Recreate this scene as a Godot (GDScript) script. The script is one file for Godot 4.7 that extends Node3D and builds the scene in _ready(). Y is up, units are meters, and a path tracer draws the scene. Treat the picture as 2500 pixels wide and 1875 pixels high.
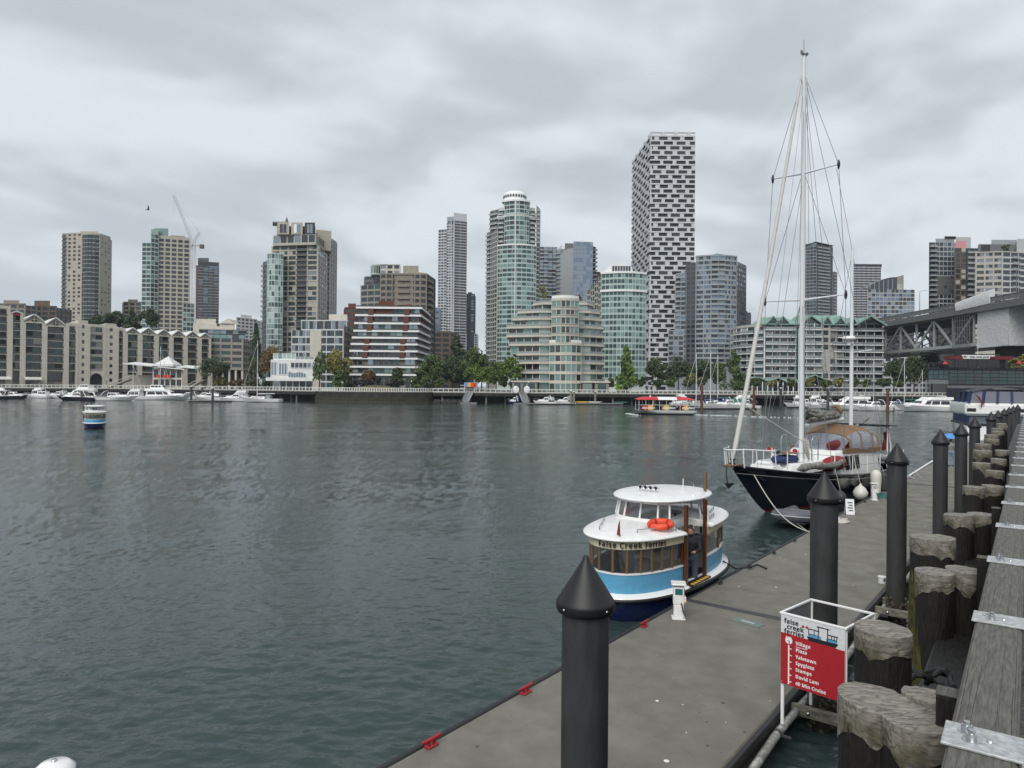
extends Node3D
# A grey day on a city harbour inlet: floating ferry dock in front, towers and marinas on the far shore.

const FOCAL:=1734.0
const EYE:=Vector3(0, 5.2, 0)
const DOCK_Y:=0.45
const PIER_Y:=3.45
var view:=Basis.from_euler(Vector3(deg_to_rad(0.25), 0, deg_to_rad(0.5)))
var M:={}
var tex:={}
var boxes:={}
var rng:=RandomNumberGenerator.new()

# ---------------------------------------------------------------- surveying: bearings of the photograph turned into places
func ray(px, py) -> Vector3:
	return view*Vector3((px - 1250.0) / FOCAL, -(py - 937.5) / FOCAL, -1.0)

func at(px, py, z) -> Vector3:
	var d:=ray(px, py)
	return EYE + d*(z / -d.z)

func on(px, py, y) -> Vector3:
	var d:=ray(px, py)
	return EYE + d*((y - EYE.y) / d.y)

func pp(px, z, py=760.0) -> Vector2:
	var q:=at(px, py, z)
	return Vector2(q.x, q.z)

func hh(py, px, z) -> float:
	return at(px, py, z).y

# ---------------------------------------------------------------- mesh collecting
class MB:
	var v:=PackedVector3Array()
	var n:=PackedVector3Array()
	var c:=PackedColorArray()
	var idx:=PackedInt32Array()
	var tint=null

	func vert(p: Vector3, nn: Vector3) -> int:
		v.append(p)
		n.append(nn)
		if tint != null:
			c.append(tint)
		return v.size() - 1

	func tri(a: Vector3, b: Vector3, d: Vector3) -> void:
		var nn:=(b - a).cross(d - a)
		if nn.length_squared() < 1e-16:
			return
		nn=nn.normalized()
		var i:=vert(a, nn)
		vert(b, nn)
		vert(d, nn)
		idx.append_array([i, i + 2, i + 1])

	func quad(a: Vector3, b: Vector3, d: Vector3, e: Vector3) -> void:
		var nn:=(d - a).cross(e - b)
		if nn.length_squared() < 1e-16:
			return
		nn=nn.normalized()
		var i:=vert(a, nn)
		vert(b, nn)
		vert(d, nn)
		vert(e, nn)
		idx.append_array([i, i + 2, i + 1, i, i + 3, i + 2])

	func box(o: Vector3, s: Vector3, b:=Basis.IDENTITY) -> void:
		var x:=b.x*s.x*0.5
		var y:=b.y*s.y*0.5
		var z:=b.z*s.z*0.5
		quad(o - x - y + z, o + x - y + z, o + x + y + z, o - x + y + z)
		quad(o + x - y - z, o - x - y - z, o - x + y - z, o + x + y - z)
		quad(o + x - y + z, o + x - y - z, o + x + y - z, o + x + y + z)
		quad(o - x - y - z, o - x - y + z, o - x + y + z, o - x + y - z)
		quad(o - x + y + z, o + x + y + z, o + x + y - z, o - x + y - z)
		quad(o - x - y - z, o + x - y - z, o + x - y + z, o - x - y + z)

	func bevel(o: Vector3, s: Vector3, k: float, b:=Basis.IDENTITY) -> void:
		var h:=s*0.5
		for ax in 3:
			var u:=(ax + 1) % 3
			var w:=(ax + 2) % 3
			for sg in [-1.0, 1.0]:
				var q:=[]
				for e in [[-1, -1],[1, -1],[1, 1],[-1, 1]]:
					var p:=Vector3()
					p[ax]=sg*h[ax]
					p[u]=e[0]*(h[u] - k)
					p[w]=e[1]*(h[w] - k)
					q.append(o + b*p)
				if sg > 0:
					quad(q[0],q[1],q[2],q[3])
				else:
					quad(q[3],q[2],q[1],q[0])
			for su in [-1.0, 1.0]:
				for sw in [-1.0, 1.0]:
					var q:=[]
					for e in [[-1, 0],[1, 0],[1, 1],[-1, 1]]:
						var p:=Vector3()
						p[ax]=e[0]*(h[ax] - k)
						p[u]=su*(h[u] - (k if e[1] == 1 else 0.0))
						p[w]=sw*(h[w] - (0.0 if e[1] == 1 else k))
						q.append(o + b*p)
					if su*sw > 0:
						quad(q[3],q[2],q[1],q[0])
					else:
						quad(q[0],q[1],q[2],q[3])
		for sx in [-1.0, 1.0]:
			for sy in [-1.0, 1.0]:
				for sz in [-1.0, 1.0]:
					var a:=o + b*Vector3(sx*h.x, sy*(h.y - k), sz*(h.z - k))
					var d:=o + b*Vector3(sx*(h.x - k), sy*h.y, sz*(h.z - k))
					var e:=o + b*Vector3(sx*(h.x - k), sy*(h.y - k), sz*h.z)
					if sx*sy*sz > 0:
						tri(a, d, e)
					else:
						tri(a, e, d)

	func beam(p: Vector3, q: Vector3, w: float, h: float, up:=Vector3.UP) -> void:
		var f:=(q - p).normalized()
		if absf(f.dot(up)) > 0.98:
			up=Vector3.RIGHT
		var s:=f.cross(up).normalized()
		box((p + q)*0.5, Vector3(p.distance_to(q), h, w), Basis(f, s.cross(f), s))

	# grid of points, rows x columns, smooth
	func sheet(rows: Array, closed:=false, flip:=false) -> void:
		var nr:=rows.size()
		var nc: int=rows[0].size()
		var base:=v.size()
		for i in nr:
			for j in nc:
				var l: Vector3=rows[i][(j - 1 + nc) % nc] if closed or j > 0 else rows[i][j]
				var r: Vector3=rows[i][(j + 1) % nc] if closed or j < nc - 1 else rows[i][j]
				var d: Vector3=rows[maxi(i - 1, 0)][j]
				var u: Vector3=rows[mini(i + 1, nr - 1)][j]
				var nn:=(r - l).cross(u - d)
				if nn.length_squared() < 1e-14:
					d=rows[maxi(i - 1, 0)][(j + nc / 2) % nc] if closed else d
					u=rows[mini(i + 1, nr - 1)][(j + nc / 2) % nc] if closed else u
					nn=Vector3.UP if rows[0][0].y < rows[nr - 1][0].y or i == nr - 1 else Vector3.DOWN
					if i == 0 and nr > 1 and rows[1][0].y < rows[0][0].y:
						nn=Vector3.UP
					nn=-nn if flip else nn
				vert(rows[i][j], nn.normalized()*(-1.0 if flip else 1.0))
		for i in nr - 1:
			for j in nc if closed else nc - 1:
				var a:=base + i*nc + j
				var b:=base + i*nc + (j + 1) % nc
				var e:=base + (i + 1)*nc + (j + 1) % nc
				var f:=base + (i + 1)*nc + j
				if flip:
					idx.append_array([a, b, e, a, e, f])
				else:
					idx.append_array([a, e, b, a, f, e])

	func fan(ring: Array, up:=true) -> void:
		var m:=Vector3()
		for p in ring:
			m += p
		m /= ring.size()
		for i in ring.size():
			var a: Vector3=ring[i]
			var b: Vector3=ring[(i + 1) % ring.size()]
			if ((a - m).cross(b - m).y > 0) == up:
				tri(m, a, b)
			else:
				tri(m, b, a)

	# profile of (radius, height) turned round a vertical axis
	func lathe(o: Vector3, prof: Array, seg:=20, smooth:=true) -> void:
		if smooth:
			var rows:=[]
			for p in prof:
				var row:=[]
				for j in seg:
					var a:=-TAU*j / seg
					row.append(o + Vector3(cos(a)*p.x, p.y, sin(a)*p.x))
				rows.append(row)
			sheet(rows, true)
		else:
			for i in prof.size() - 1:
				lathe(o, [prof[i], prof[i + 1]], seg, true)

	func tube(pts: Array, r, sides:=8, caps:=true) -> void:
		var rows:=[]
		var side:=Vector3()
		for i in pts.size():
			var f: Vector3=(pts[mini(i + 1, pts.size() - 1)] - pts[maxi(i - 1, 0)]).normalized()
			if side == Vector3():
				side=f.cross(Vector3.UP if absf(f.y) < 0.9 else Vector3.RIGHT).normalized()
			side=(side - f*f.dot(side)).normalized()
			var up:=side.cross(f)
			var row:=[]
			var rr: float=r[i] if r is Array else r
			for j in sides:
				var a:=TAU*j / sides
				row.append(pts[i] + (side*cos(a) + up*sin(a))*rr)
			rows.append(row)
		sheet(rows, true)
		if caps:
			for e in [0, rows.size() - 1]:
				var m: Vector3=pts[e]
				for j in sides:
					if e == 0:
						tri(m, rows[e][(j + 1) % sides], rows[e][j])
					else:
						tri(m, rows[e][j], rows[e][(j + 1) % sides])

	func prism(poly: PackedVector2Array, y0: float, y1: float) -> void:
		var p:=poly
		if Geometry2D.is_polygon_clockwise(p):
			p=p.duplicate()
			p.reverse()
		var k:=p.size()
		for i in k:
			var a:=p[i]
			var b:=p[(i + 1) % k]
			quad(Vector3(b.x, y0, b.y), Vector3(a.x, y0, a.y), Vector3(a.x, y1, a.y), Vector3(b.x, y1, b.y))
		var t:=Geometry2D.triangulate_polygon(p)
		for i in range(0, t.size(), 3):
			var q:=[p[t[i]], p[t[i + 1]], p[t[i + 2]]]
			var ccw: bool=(q[1] - q[0]).cross(q[2] - q[0]) > 0
			for y in [y0, y1]:
				var g:=[]
				for w in q:
					g.append(Vector3(w.x, y, w.y))
				if (y == y1) == ccw:
					tri(g[0],g[2],g[1])
				else:
					tri(g[0],g[1],g[2])

	func mesh() -> ArrayMesh:
		var a:=[]
		a.resize(Mesh.ARRAY_MAX)
		a[Mesh.ARRAY_VERTEX]=v
		a[Mesh.ARRAY_NORMAL]=n
		if c.size() == v.size():
			a[Mesh.ARRAY_COLOR]=c
		a[Mesh.ARRAY_INDEX]=idx
		var m:=ArrayMesh.new()
		if v.size():
			m.add_surface_from_arrays(Mesh.PRIMITIVE_TRIANGLES, a)
		return m

# ---------------------------------------------------------------- scene helpers
func obj(called: String, mb, mat, parent: Node=self, xf:=Transform3D.IDENTITY) -> MeshInstance3D:
	var o:=MeshInstance3D.new()
	o.name=called
	o.mesh=mb.mesh() if mb is MB else mb
	o.material_override=M[mat] if mat is String else mat
	o.transform=xf
	parent.add_child(o, true)
	return o

func tag(o: Node, label: String, category:="", group:="", kind:="") -> Node:
	if label:
		o.set_meta("label", label)
	if category:
		o.set_meta("category", category)
	if group:
		o.set_meta("group", group)
	if kind:
		o.set_meta("kind", kind)
	return o

func thing(called: String, label: String, category: String, xf:=Transform3D.IDENTITY, group:="") -> Node3D:
	var o:=Node3D.new()
	o.name=called
	o.transform=xf
	add_child(o, true)
	tag(o, label, category, group)
	return o

func copy(src: Node3D, label: String, xf: Transform3D) -> Node3D:
	var o: Node3D=src.duplicate()
	o.name=String(src.name).rstrip("0123456789")
	add_child(o, true)
	o.transform=xf
	if label:
		o.set_meta("label", label)
	return o

func ground(called: String, mb, mat, parent: Node=self) -> MeshInstance3D:
	var o:=obj(called, mb, mat, parent)
	o.set_meta("kind", "structure")
	return o

func shared_box(s: Vector3) -> BoxMesh:
	var k:=Vector3(snappedf(s.x, 0.02), snappedf(s.y, 0.02), snappedf(s.z, 0.02))
	if not boxes.has(k):
		var b:=BoxMesh.new()
		b.size=k
		boxes[k]=b
	return boxes[k]

func lin(r, g, b) -> Color:
	return Color(r, g, b).linear_to_srgb()

func noise_image(size: int, freq: float, octaves: int, lo: float, hi: float, sd: int, gain:=0.55, power:=1.0) -> Image:
	var f:=FastNoiseLite.new()
	f.seed=sd
	f.frequency=freq
	f.fractal_octaves=octaves
	f.fractal_gain=gain
	var im:=f.get_seamless_image(size, size)
	im.convert(Image.FORMAT_RGB8)
	for y in size:
		for x in size:
			var k:=lerpf(lo, hi, pow(im.get_pixel(x, y).r, power))
			im.set_pixel(x, y, Color(k, k, k))
	return im

func make_tex(im: Image) -> ImageTexture:
	return ImageTexture.create_from_image(im)

# linear base colour; o: metal, spec, t (texture name), s (Vector3 scale), world, bump, n (normal texture), rt (roughness texture)
func mat(called: String, col: Array, rough: float, o:={}) -> StandardMaterial3D:
	var m:=StandardMaterial3D.new()
	m.albedo_color=lin(col[0],col[1],col[2])
	m.roughness=rough
	m.metallic=o.get("metal", 0.0)
	m.metallic_specular=o.get("spec", 0.5)
	if o.has("t") or o.has("n") or o.has("bump"):
		m.uv1_triplanar=true
		m.uv1_world_triplanar=o.get("world", true)
		m.uv1_scale=o.get("s", Vector3.ONE)
	if o.has("t"):
		m.albedo_texture=tex[o.t]
	if o.has("rt"):
		m.roughness_texture=tex[o.rt]
	if o.has("bump"):
		m.heightmap_enabled=true
		m.heightmap_texture=tex[o.get("bt", o.get("t"))]
		m.heightmap_scale=o.bump
	if o.has("n"):
		m.normal_enabled=true
		m.normal_texture=tex[o.n]
		m.normal_scale=o.get("ns", 1.0)
	if o.has("alpha"):
		m.transparency=BaseMaterial3D.TRANSPARENCY_ALPHA
		m.albedo_color.a=o.alpha
	if o.get("vc", false):
		m.vertex_color_use_as_albedo=true
	if o.has("back"):
		m.backlight_enabled=true
		m.backlight=Color(o.back, o.back, o.back)
	if o.has("coat"):
		m.clearcoat_enabled=true
		m.clearcoat=o.coat
		m.clearcoat_roughness=0.08
	M[called]=m
	return m

func text_mesh(s: String, size: float, font:="Droid Sans", weight:=700, depth:=0.006) -> TextMesh:
	var f:=SystemFont.new()
	f.font_names=PackedStringArray([font])
	f.font_weight=weight
	var t:=TextMesh.new()
	t.text=s
	t.font=f
	t.font_size=64
	t.pixel_size=size / 64.0
	t.depth=depth
	t.curve_step=4.0
	return t

func V(x: float, y: float, z: float) -> Vector3:
	return Vector3(x, y, z)

func W(x: float, y: float) -> Vector2:
	return Vector2(x, y)

func T(p: Vector3) -> Transform3D:
	return Transform3D(Basis.IDENTITY, p)

func make_sky() -> ImageTexture:
	var w:=1536
	var h:=768
	var im:=Image.create(w, h, false, Image.FORMAT_RGB8)
	var a:=FastNoiseLite.new()
	a.seed=11
	a.frequency=0.55
	a.fractal_octaves=5
	a.fractal_gain=0.5
	var b:=FastNoiseLite.new()
	b.seed=23
	b.frequency=1.9
	b.fractal_octaves=4
	for y in h:
		var el:=(0.5 - (y + 0.5) / h)*PI
		var up:=sin(el)
		for x in w:
			var az:=(float(x) + 0.5) / w*TAU
			var k:=0.30
			var col:=Color(0.3, 0.33, 0.34)
			if up > -0.02:
				var u:=maxf(up, 0.0) + 0.26
				var cx:=sin(az)*cos(el) / u
				var cz:=cos(az)*cos(el) / u
				var p:=cx*0.75 + cz*0.55
				var q:=-cx*0.45 + cz*0.7
				var broad:=a.get_noise_2d(p*0.85, q*1.4)
				var fine:=b.get_noise_2d(p*1.1 + broad*0.5, q*1.5)
				k=0.5 + broad*0.75 + fine*0.9
				k=clampf(k, 0.0, 1.0)
				k=k*k*(3.0 - 2.0*k)
				var low:=exp(-maxf(up, 0.0)*7.0)
				var light:=lerpf(0.0, 1.0, k)
				var dark:=Color(0.612, 0.638, 0.662)
				var pale:=Color(0.715, 0.739, 0.76)
				col=dark.lerp(pale, light)
				col=col.lerp(Color(0.71, 0.74, 0.765), low*0.35)
			im.set_pixel(x, y, col)
	return ImageTexture.create_from_image(im)

func textures() -> void:
	tex.mottle=make_tex(noise_image(512, 0.012, 5, 0.72, 1.0, 3))
	tex.faint=make_tex(noise_image(256, 0.02, 4, 0.9, 1.0, 4))
	tex.fine=make_tex(noise_image(512, 0.06, 4, 0.7, 1.0, 5))
	tex.grain=make_tex(noise_image(512, 0.03, 5, 0.45, 1.0, 7, 0.65))
	tex.stain=make_tex(noise_image(512, 0.008, 6, 0.35, 1.0, 9, 0.6))
	tex.speck=make_tex(noise_image(512, 0.16, 3, 0.55, 1.0, 13, 0.7))
	tex.wet=make_tex(noise_image(512, 0.010, 4, 0.42, 1.0, 15, 0.5))
	var f:=noise_image(512, 0.02, 4, 0.0, 1.0, 21, 0.55)
	f.bump_map_to_normal_map(6.0)
	tex.ripple=make_tex(f)

func materials() -> void:
	mat("white_paint", [0.84, 0.84, 0.83],0.3, {t="faint", s=Vector3(0.7, 0.7, 0.7)})
	mat("gelcoat", [0.8, 0.8, 0.79],0.22, {coat=0.5})
	mat("off_white", [0.62, 0.61, 0.56],0.4)
	mat("cream_paint", [0.66, 0.6, 0.44],0.4)
	mat("navy", [0.008, 0.016, 0.08],0.18, {coat=0.6})
	mat("navy_dark", [0.004, 0.005, 0.016],0.14, {coat=0.7})
	mat("sky_blue", [0.11, 0.36, 0.58],0.35, {t="faint", s=Vector3(1.5, 1.5, 1.5), coat=0.2})
	mat("red_boot", [0.13, 0.012, 0.016],0.5)
	mat("black_rubber", [0.012, 0.012, 0.013],0.5)
	mat("dark_grey", [0.04, 0.042, 0.045],0.55)
	mat("mid_grey", [0.16, 0.165, 0.17],0.5)
	mat("pale_grey", [0.42, 0.43, 0.44],0.5)
	mat("steel", [0.55, 0.56, 0.57],0.28, {metal=1.0})
	mat("galvanised", [0.6, 0.61, 0.62],0.5, {metal=0.3, t="mottle", s=Vector3(3, 3, 3), world=false})
	mat("varnish", [0.17, 0.05, 0.018],0.25, {coat=0.5, t="grain", s=Vector3(8, 1, 8), world=false})
	mat("teak", [0.3, 0.17, 0.08],0.5, {t="grain", s=Vector3(8, 1, 8), world=false})
	mat("orange_ring", [0.75, 0.07, 0.02],0.4)
	mat("red_paint", [0.5, 0.02, 0.025],0.4)
	mat("cleat_red", [0.45, 0.018, 0.025],0.35, {t="mottle", s=Vector3(6, 6, 6), world=false})
	mat("sign_red", [0.42, 0.014, 0.024],0.45, {t="faint", s=Vector3(3, 3, 3)})
	mat("sign_white", [0.72, 0.74, 0.75],0.45, {t="faint", s=Vector3(3, 3, 3)})
	mat("ink", [0.012, 0.012, 0.02],0.5)
	mat("white_ink", [0.8, 0.8, 0.8],0.5)
	mat("canvas_tan", [0.3, 0.175, 0.09],0.75, {t="fine", s=Vector3(2, 2, 2)})
	mat("canvas_blue", [0.015, 0.03, 0.11],0.7)
	mat("canvas_black", [0.014, 0.016, 0.024],0.6)
	mat("canvas_teal", [0.03, 0.14, 0.12],0.7)
	mat("sail_grey", [0.45, 0.43, 0.39],0.8, {t="stain", s=Vector3(1.4, 1.4, 1.4), bump=1.0})
	mat("sail_white", [0.74, 0.73, 0.7],0.75, {t="fine", s=Vector3(1.5, 0.7, 1.5)})
	mat("deep_red", [0.14, 0.014, 0.018],0.8)
	mat("red_canvas", [0.25, 0.012, 0.022],0.7)
	mat("mast_white", [0.68, 0.7, 0.72],0.35)
	mat("wire", [0.2, 0.21, 0.22],0.4, {metal=0.5})
	mat("rope_pale", [0.5, 0.48, 0.43],0.8)
	mat("rope_black", [0.02, 0.02, 0.022],0.7)
	mat("boat_glass", [0.01, 0.012, 0.015],0.05, {spec=0.9})
	mat("clear_pane", [0.06, 0.065, 0.07],0.02, {alpha=0.2})
	mat("vinyl", [0.3, 0.31, 0.38],0.12, {alpha=0.5})
	mat("concrete_float", [0.185, 0.172, 0.145],0.85, {t="concrete", s=Vector3(0.22, 0.22, 0.22), rt="wet", bump=0.1, bt="speck"})
	mat("pile_coat", [0.047, 0.048, 0.05],0.55, {vc=true, t="mottle", s=Vector3(1.2, 0.25, 1.2), bump=0.3, bt="mottle"})
	mat("pile_cap", [0.008, 0.008, 0.009],0.5, {t="fine", s=Vector3(3, 3, 3), bump=0.15, bt="fine"})
	mat("timber_pile", [0.016, 0.0125, 0.01],0.65, {t="grain", s=Vector3(2.2, 0.22, 2.2), bump=3.0})
	mat("cap_cloth", [0.29, 0.268, 0.23],0.85, {vc=true, t="crease", s=Vector3(0.7, 1.3, 2.6), bump=1.4, bt="crease"})
	mat("moss", [0.15, 0.14, 0.018],0.95, {t="stain", s=Vector3(4, 1.5, 4), bump=3.0})
	mat("beam_timber", [0.16, 0.155, 0.135],0.75, {t="beam", s=Vector3(0.3, 2.6, 2.6), world=false, bump=0.7, bt="beam"})
	mat("deck_timber", [0.15, 0.145, 0.132],0.8, {t="grain", s=Vector3(0.35, 2.2, 2.2), world=false, bump=0.6})
	mat("wale_timber", [0.035, 0.036, 0.033],0.5, {t="grain", s=Vector3(0.5, 2, 2), world=false, bump=0.6})
	mat("bracket_timber", [0.4, 0.37, 0.3],0.7, {t="stain", s=Vector3(0.9, 4, 4), world=false})
	mat("pvc_pipe", [0.7, 0.7, 0.66],0.35, {t="stain", s=Vector3(1.5, 1.5, 1.5)})
	mat("hatch_green", [0.14, 0.18, 0.165],0.5)
	mat("teal_pane", [0.02, 0.12, 0.12],0.15)
	mat("yellow", [0.7, 0.42, 0.03],0.5)
	mat("skin", [0.42, 0.24, 0.17],0.6)
	mat("hair_white", [0.6, 0.58, 0.54],0.8)
	mat("hair_dark", [0.02, 0.015, 0.012],0.7)
	mat("jacket_black", [0.012, 0.013, 0.017],0.8)
	mat("jacket_grey", [0.2, 0.2, 0.2],0.85)
	mat("jeans", [0.06, 0.075, 0.12],0.85)
	mat("jeans_pale", [0.2, 0.27, 0.36],0.85)
	mat("umbrella_blue", [0.08, 0.27, 0.62],0.6)
	mat("beige", [0.46, 0.425, 0.36],0.85, {t="faint", s=Vector3(0.06, 0.06, 0.06)})
	mat("beige_dark", [0.34, 0.315, 0.265],0.85, {t="faint", s=Vector3(0.06, 0.06, 0.06)})
	mat("concrete_pale", [0.47, 0.45, 0.41],0.85, {t="faint", s=Vector3(0.06, 0.06, 0.06)})
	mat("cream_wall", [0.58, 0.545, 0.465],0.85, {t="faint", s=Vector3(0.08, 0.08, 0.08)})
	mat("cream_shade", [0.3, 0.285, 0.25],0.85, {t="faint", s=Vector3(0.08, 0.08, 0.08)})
	mat("white_wall", [0.72, 0.72, 0.71],0.7, {t="faint", s=Vector3(0.08, 0.08, 0.08)})
	mat("white_trim", [0.76, 0.77, 0.76],0.6)
	mat("brick", [0.21, 0.075, 0.05],0.85, {t="speck", s=Vector3(0.3, 0.6, 0.3)})
	mat("brick_brown", [0.155, 0.115, 0.09],0.85, {t="mottle", s=Vector3(0.1, 0.1, 0.1)})
	mat("brown_wall", [0.26, 0.225, 0.19],0.85, {t="faint", s=Vector3(0.1, 0.1, 0.1)})
	mat("grey_wall", [0.15, 0.155, 0.16],0.8, {t="faint", s=Vector3(0.1, 0.1, 0.1)})
	mat("slate_wall", [0.33, 0.36, 0.385],0.75, {t="faint", s=Vector3(0.1, 0.1, 0.1)})
	mat("hypalon", [0.1, 0.11, 0.125],0.55)
	mat("slate_dark", [0.07, 0.078, 0.09],0.7)
	mat("charcoal", [0.03, 0.031, 0.034],0.7)
	mat("tower_white", [0.58, 0.59, 0.61],0.6, {t="faint", s=Vector3(0.1, 0.1, 0.1)})
	mat("frame_grey", [0.52, 0.53, 0.55],0.6)
	mat("teal_frame", [0.5, 0.56, 0.53],0.55)
	mat("teal_glass", [0.21, 0.32, 0.3],0.09, {metal=0.45})
	mat("teal_deep", [0.06, 0.105, 0.105],0.08, {metal=0.35})
	mat("teal_pale", [0.42, 0.52, 0.49],0.2, {metal=0.3})
	mat("glass_dark", [0.016, 0.019, 0.022],0.07, {spec=0.9})
	mat("glass_mid", [0.06, 0.07, 0.08],0.08, {metal=0.3})
	mat("glass_sky", [0.3, 0.34, 0.38],0.07, {metal=0.8})
	mat("glass_blind", [0.36, 0.36, 0.33],0.35)
	mat("glass_blue", [0.2, 0.26, 0.33],0.08, {metal=0.7})
	mat("glass_green", [0.012, 0.042, 0.036],0.1, {spec=0.8})
	mat("rail_glass", [0.3, 0.33, 0.33],0.12, {metal=0.3})
	mat("rail_dark", [0.06, 0.062, 0.065],0.4)
	mat("copper_green", [0.28, 0.46, 0.39],0.65, {t="mottle", s=Vector3(0.2, 0.2, 0.2)})
	mat("copper_dark", [0.06, 0.2, 0.16],0.6)
	mat("roof_grey", [0.3, 0.3, 0.29],0.8)
	mat("bridge_steel", [0.17, 0.18, 0.18],0.6, {t="mottle", s=Vector3(0.3, 0.3, 0.3)})
	mat("bridge_pale", [0.36, 0.38, 0.375],0.6)
	mat("wrap_white", [0.82, 0.83, 0.84],0.7, {t="mottle", s=Vector3(0.25, 0.25, 0.25), bump=4.0})
	mat("wall_dark", [0.055, 0.05, 0.042],0.8, {t="stain", s=Vector3(0.15, 0.15, 0.15)})
	mat("wall_algae", [0.1, 0.085, 0.055],0.8, {t="stain", s=Vector3(0.15, 0.15, 0.15)})
	mat("shore_deck", [0.3, 0.29, 0.27],0.9)
	mat("rail_paint", [0.74, 0.74, 0.71],0.5)
	mat("shore_pile", [0.19, 0.175, 0.15],0.8)
	mat("red_umbrella", [0.5, 0.025, 0.03],0.6)
	mat("crane_white", [0.5, 0.51, 0.52],0.5)
	mat("grass", [0.14, 0.12, 0.05],0.95, {t="speck", s=Vector3(0.3, 0.3, 0.3)})
	mat("earth", [0.09, 0.085, 0.07],0.95, {t="stain", s=Vector3(0.05, 0.05, 0.05)})
	mat("rock", [0.08, 0.078, 0.07],0.9, {t="stain", s=Vector3(0.5, 0.5, 0.5), bump=10.0})
	mat("bark", [0.06, 0.048, 0.036],0.9)
	mat("leaf_dark", [0.061, 0.094, 0.039],0.8, {vc=true, back=0.3})
	mat("leaf_mid", [0.085, 0.130, 0.039],0.8, {vc=true, back=0.35})
	mat("leaf_bright", [0.123, 0.198, 0.040],0.8, {vc=true, back=0.4})
	mat("leaf_yellow", [0.221, 0.208, 0.052],0.8, {vc=true, back=0.4})
	mat("leaf_rust", [0.17, 0.105, 0.04],0.8, {vc=true, back=0.35})
	mat("leaf_purple", [0.04, 0.03, 0.034],0.8, {vc=true, back=0.2})
	mat("leaf_red", [0.16, 0.02, 0.03],0.8, {vc=true, back=0.2})
	mat("water", [0.03, 0.049, 0.047],0.07, {spec=0.3, n="ripple", ns=0.32, s=Vector3(0.42, 0.42, 0.62)})
	mat("foam", [0.6, 0.64, 0.64],0.6)

func _ready() -> void:
	rng.seed=4711
	var cam:=Camera3D.new()
	cam.name="camera"
	cam.position=EYE
	cam.basis=view
	cam.fov=56.79
	cam.near=0.1
	cam.far=4000.0
	add_child(cam)
	var env:=Environment.new()
	var sky:=Sky.new()
	var pan:=PanoramaSkyMaterial.new()
	pan.panorama=make_sky()
	pan.energy_multiplier=1.0
	sky.sky_material=pan
	env.background_mode=Environment.BG_SKY
	env.sky=sky
	env.tonemap_mode=Environment.TONE_MAPPER_LINEAR
	env.tonemap_exposure=1.6
	env.sdfgi_enabled=true
	env.ssao_enabled=true
	env.ssil_enabled=true
	env.fog_enabled=true
	env.fog_density=0.0001
	env.fog_light_color=Color(0.82, 0.86, 0.9)
	var we:=WorldEnvironment.new()
	we.name="world_environment"
	we.environment=env
	add_child(we)
	var sun:=DirectionalLight3D.new()
	sun.name="sun"
	sun.light_energy=0.5
	sun.light_angular_distance=40.0
	sun.light_color=Color(1.0, 0.985, 0.96)
	sun.shadow_enabled=true
	sun.rotation_degrees=Vector3(-44, -24, 0)
	add_child(sun)
	textures()
	near_textures()
	materials()
	water()
	far_ground()
	seawall()
	skyline()
	bridge()
	trees()
	marina()
	dock()
	pier()
	ferry_things()
	yacht()
	dock_things()
	people()
	print("built")

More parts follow.
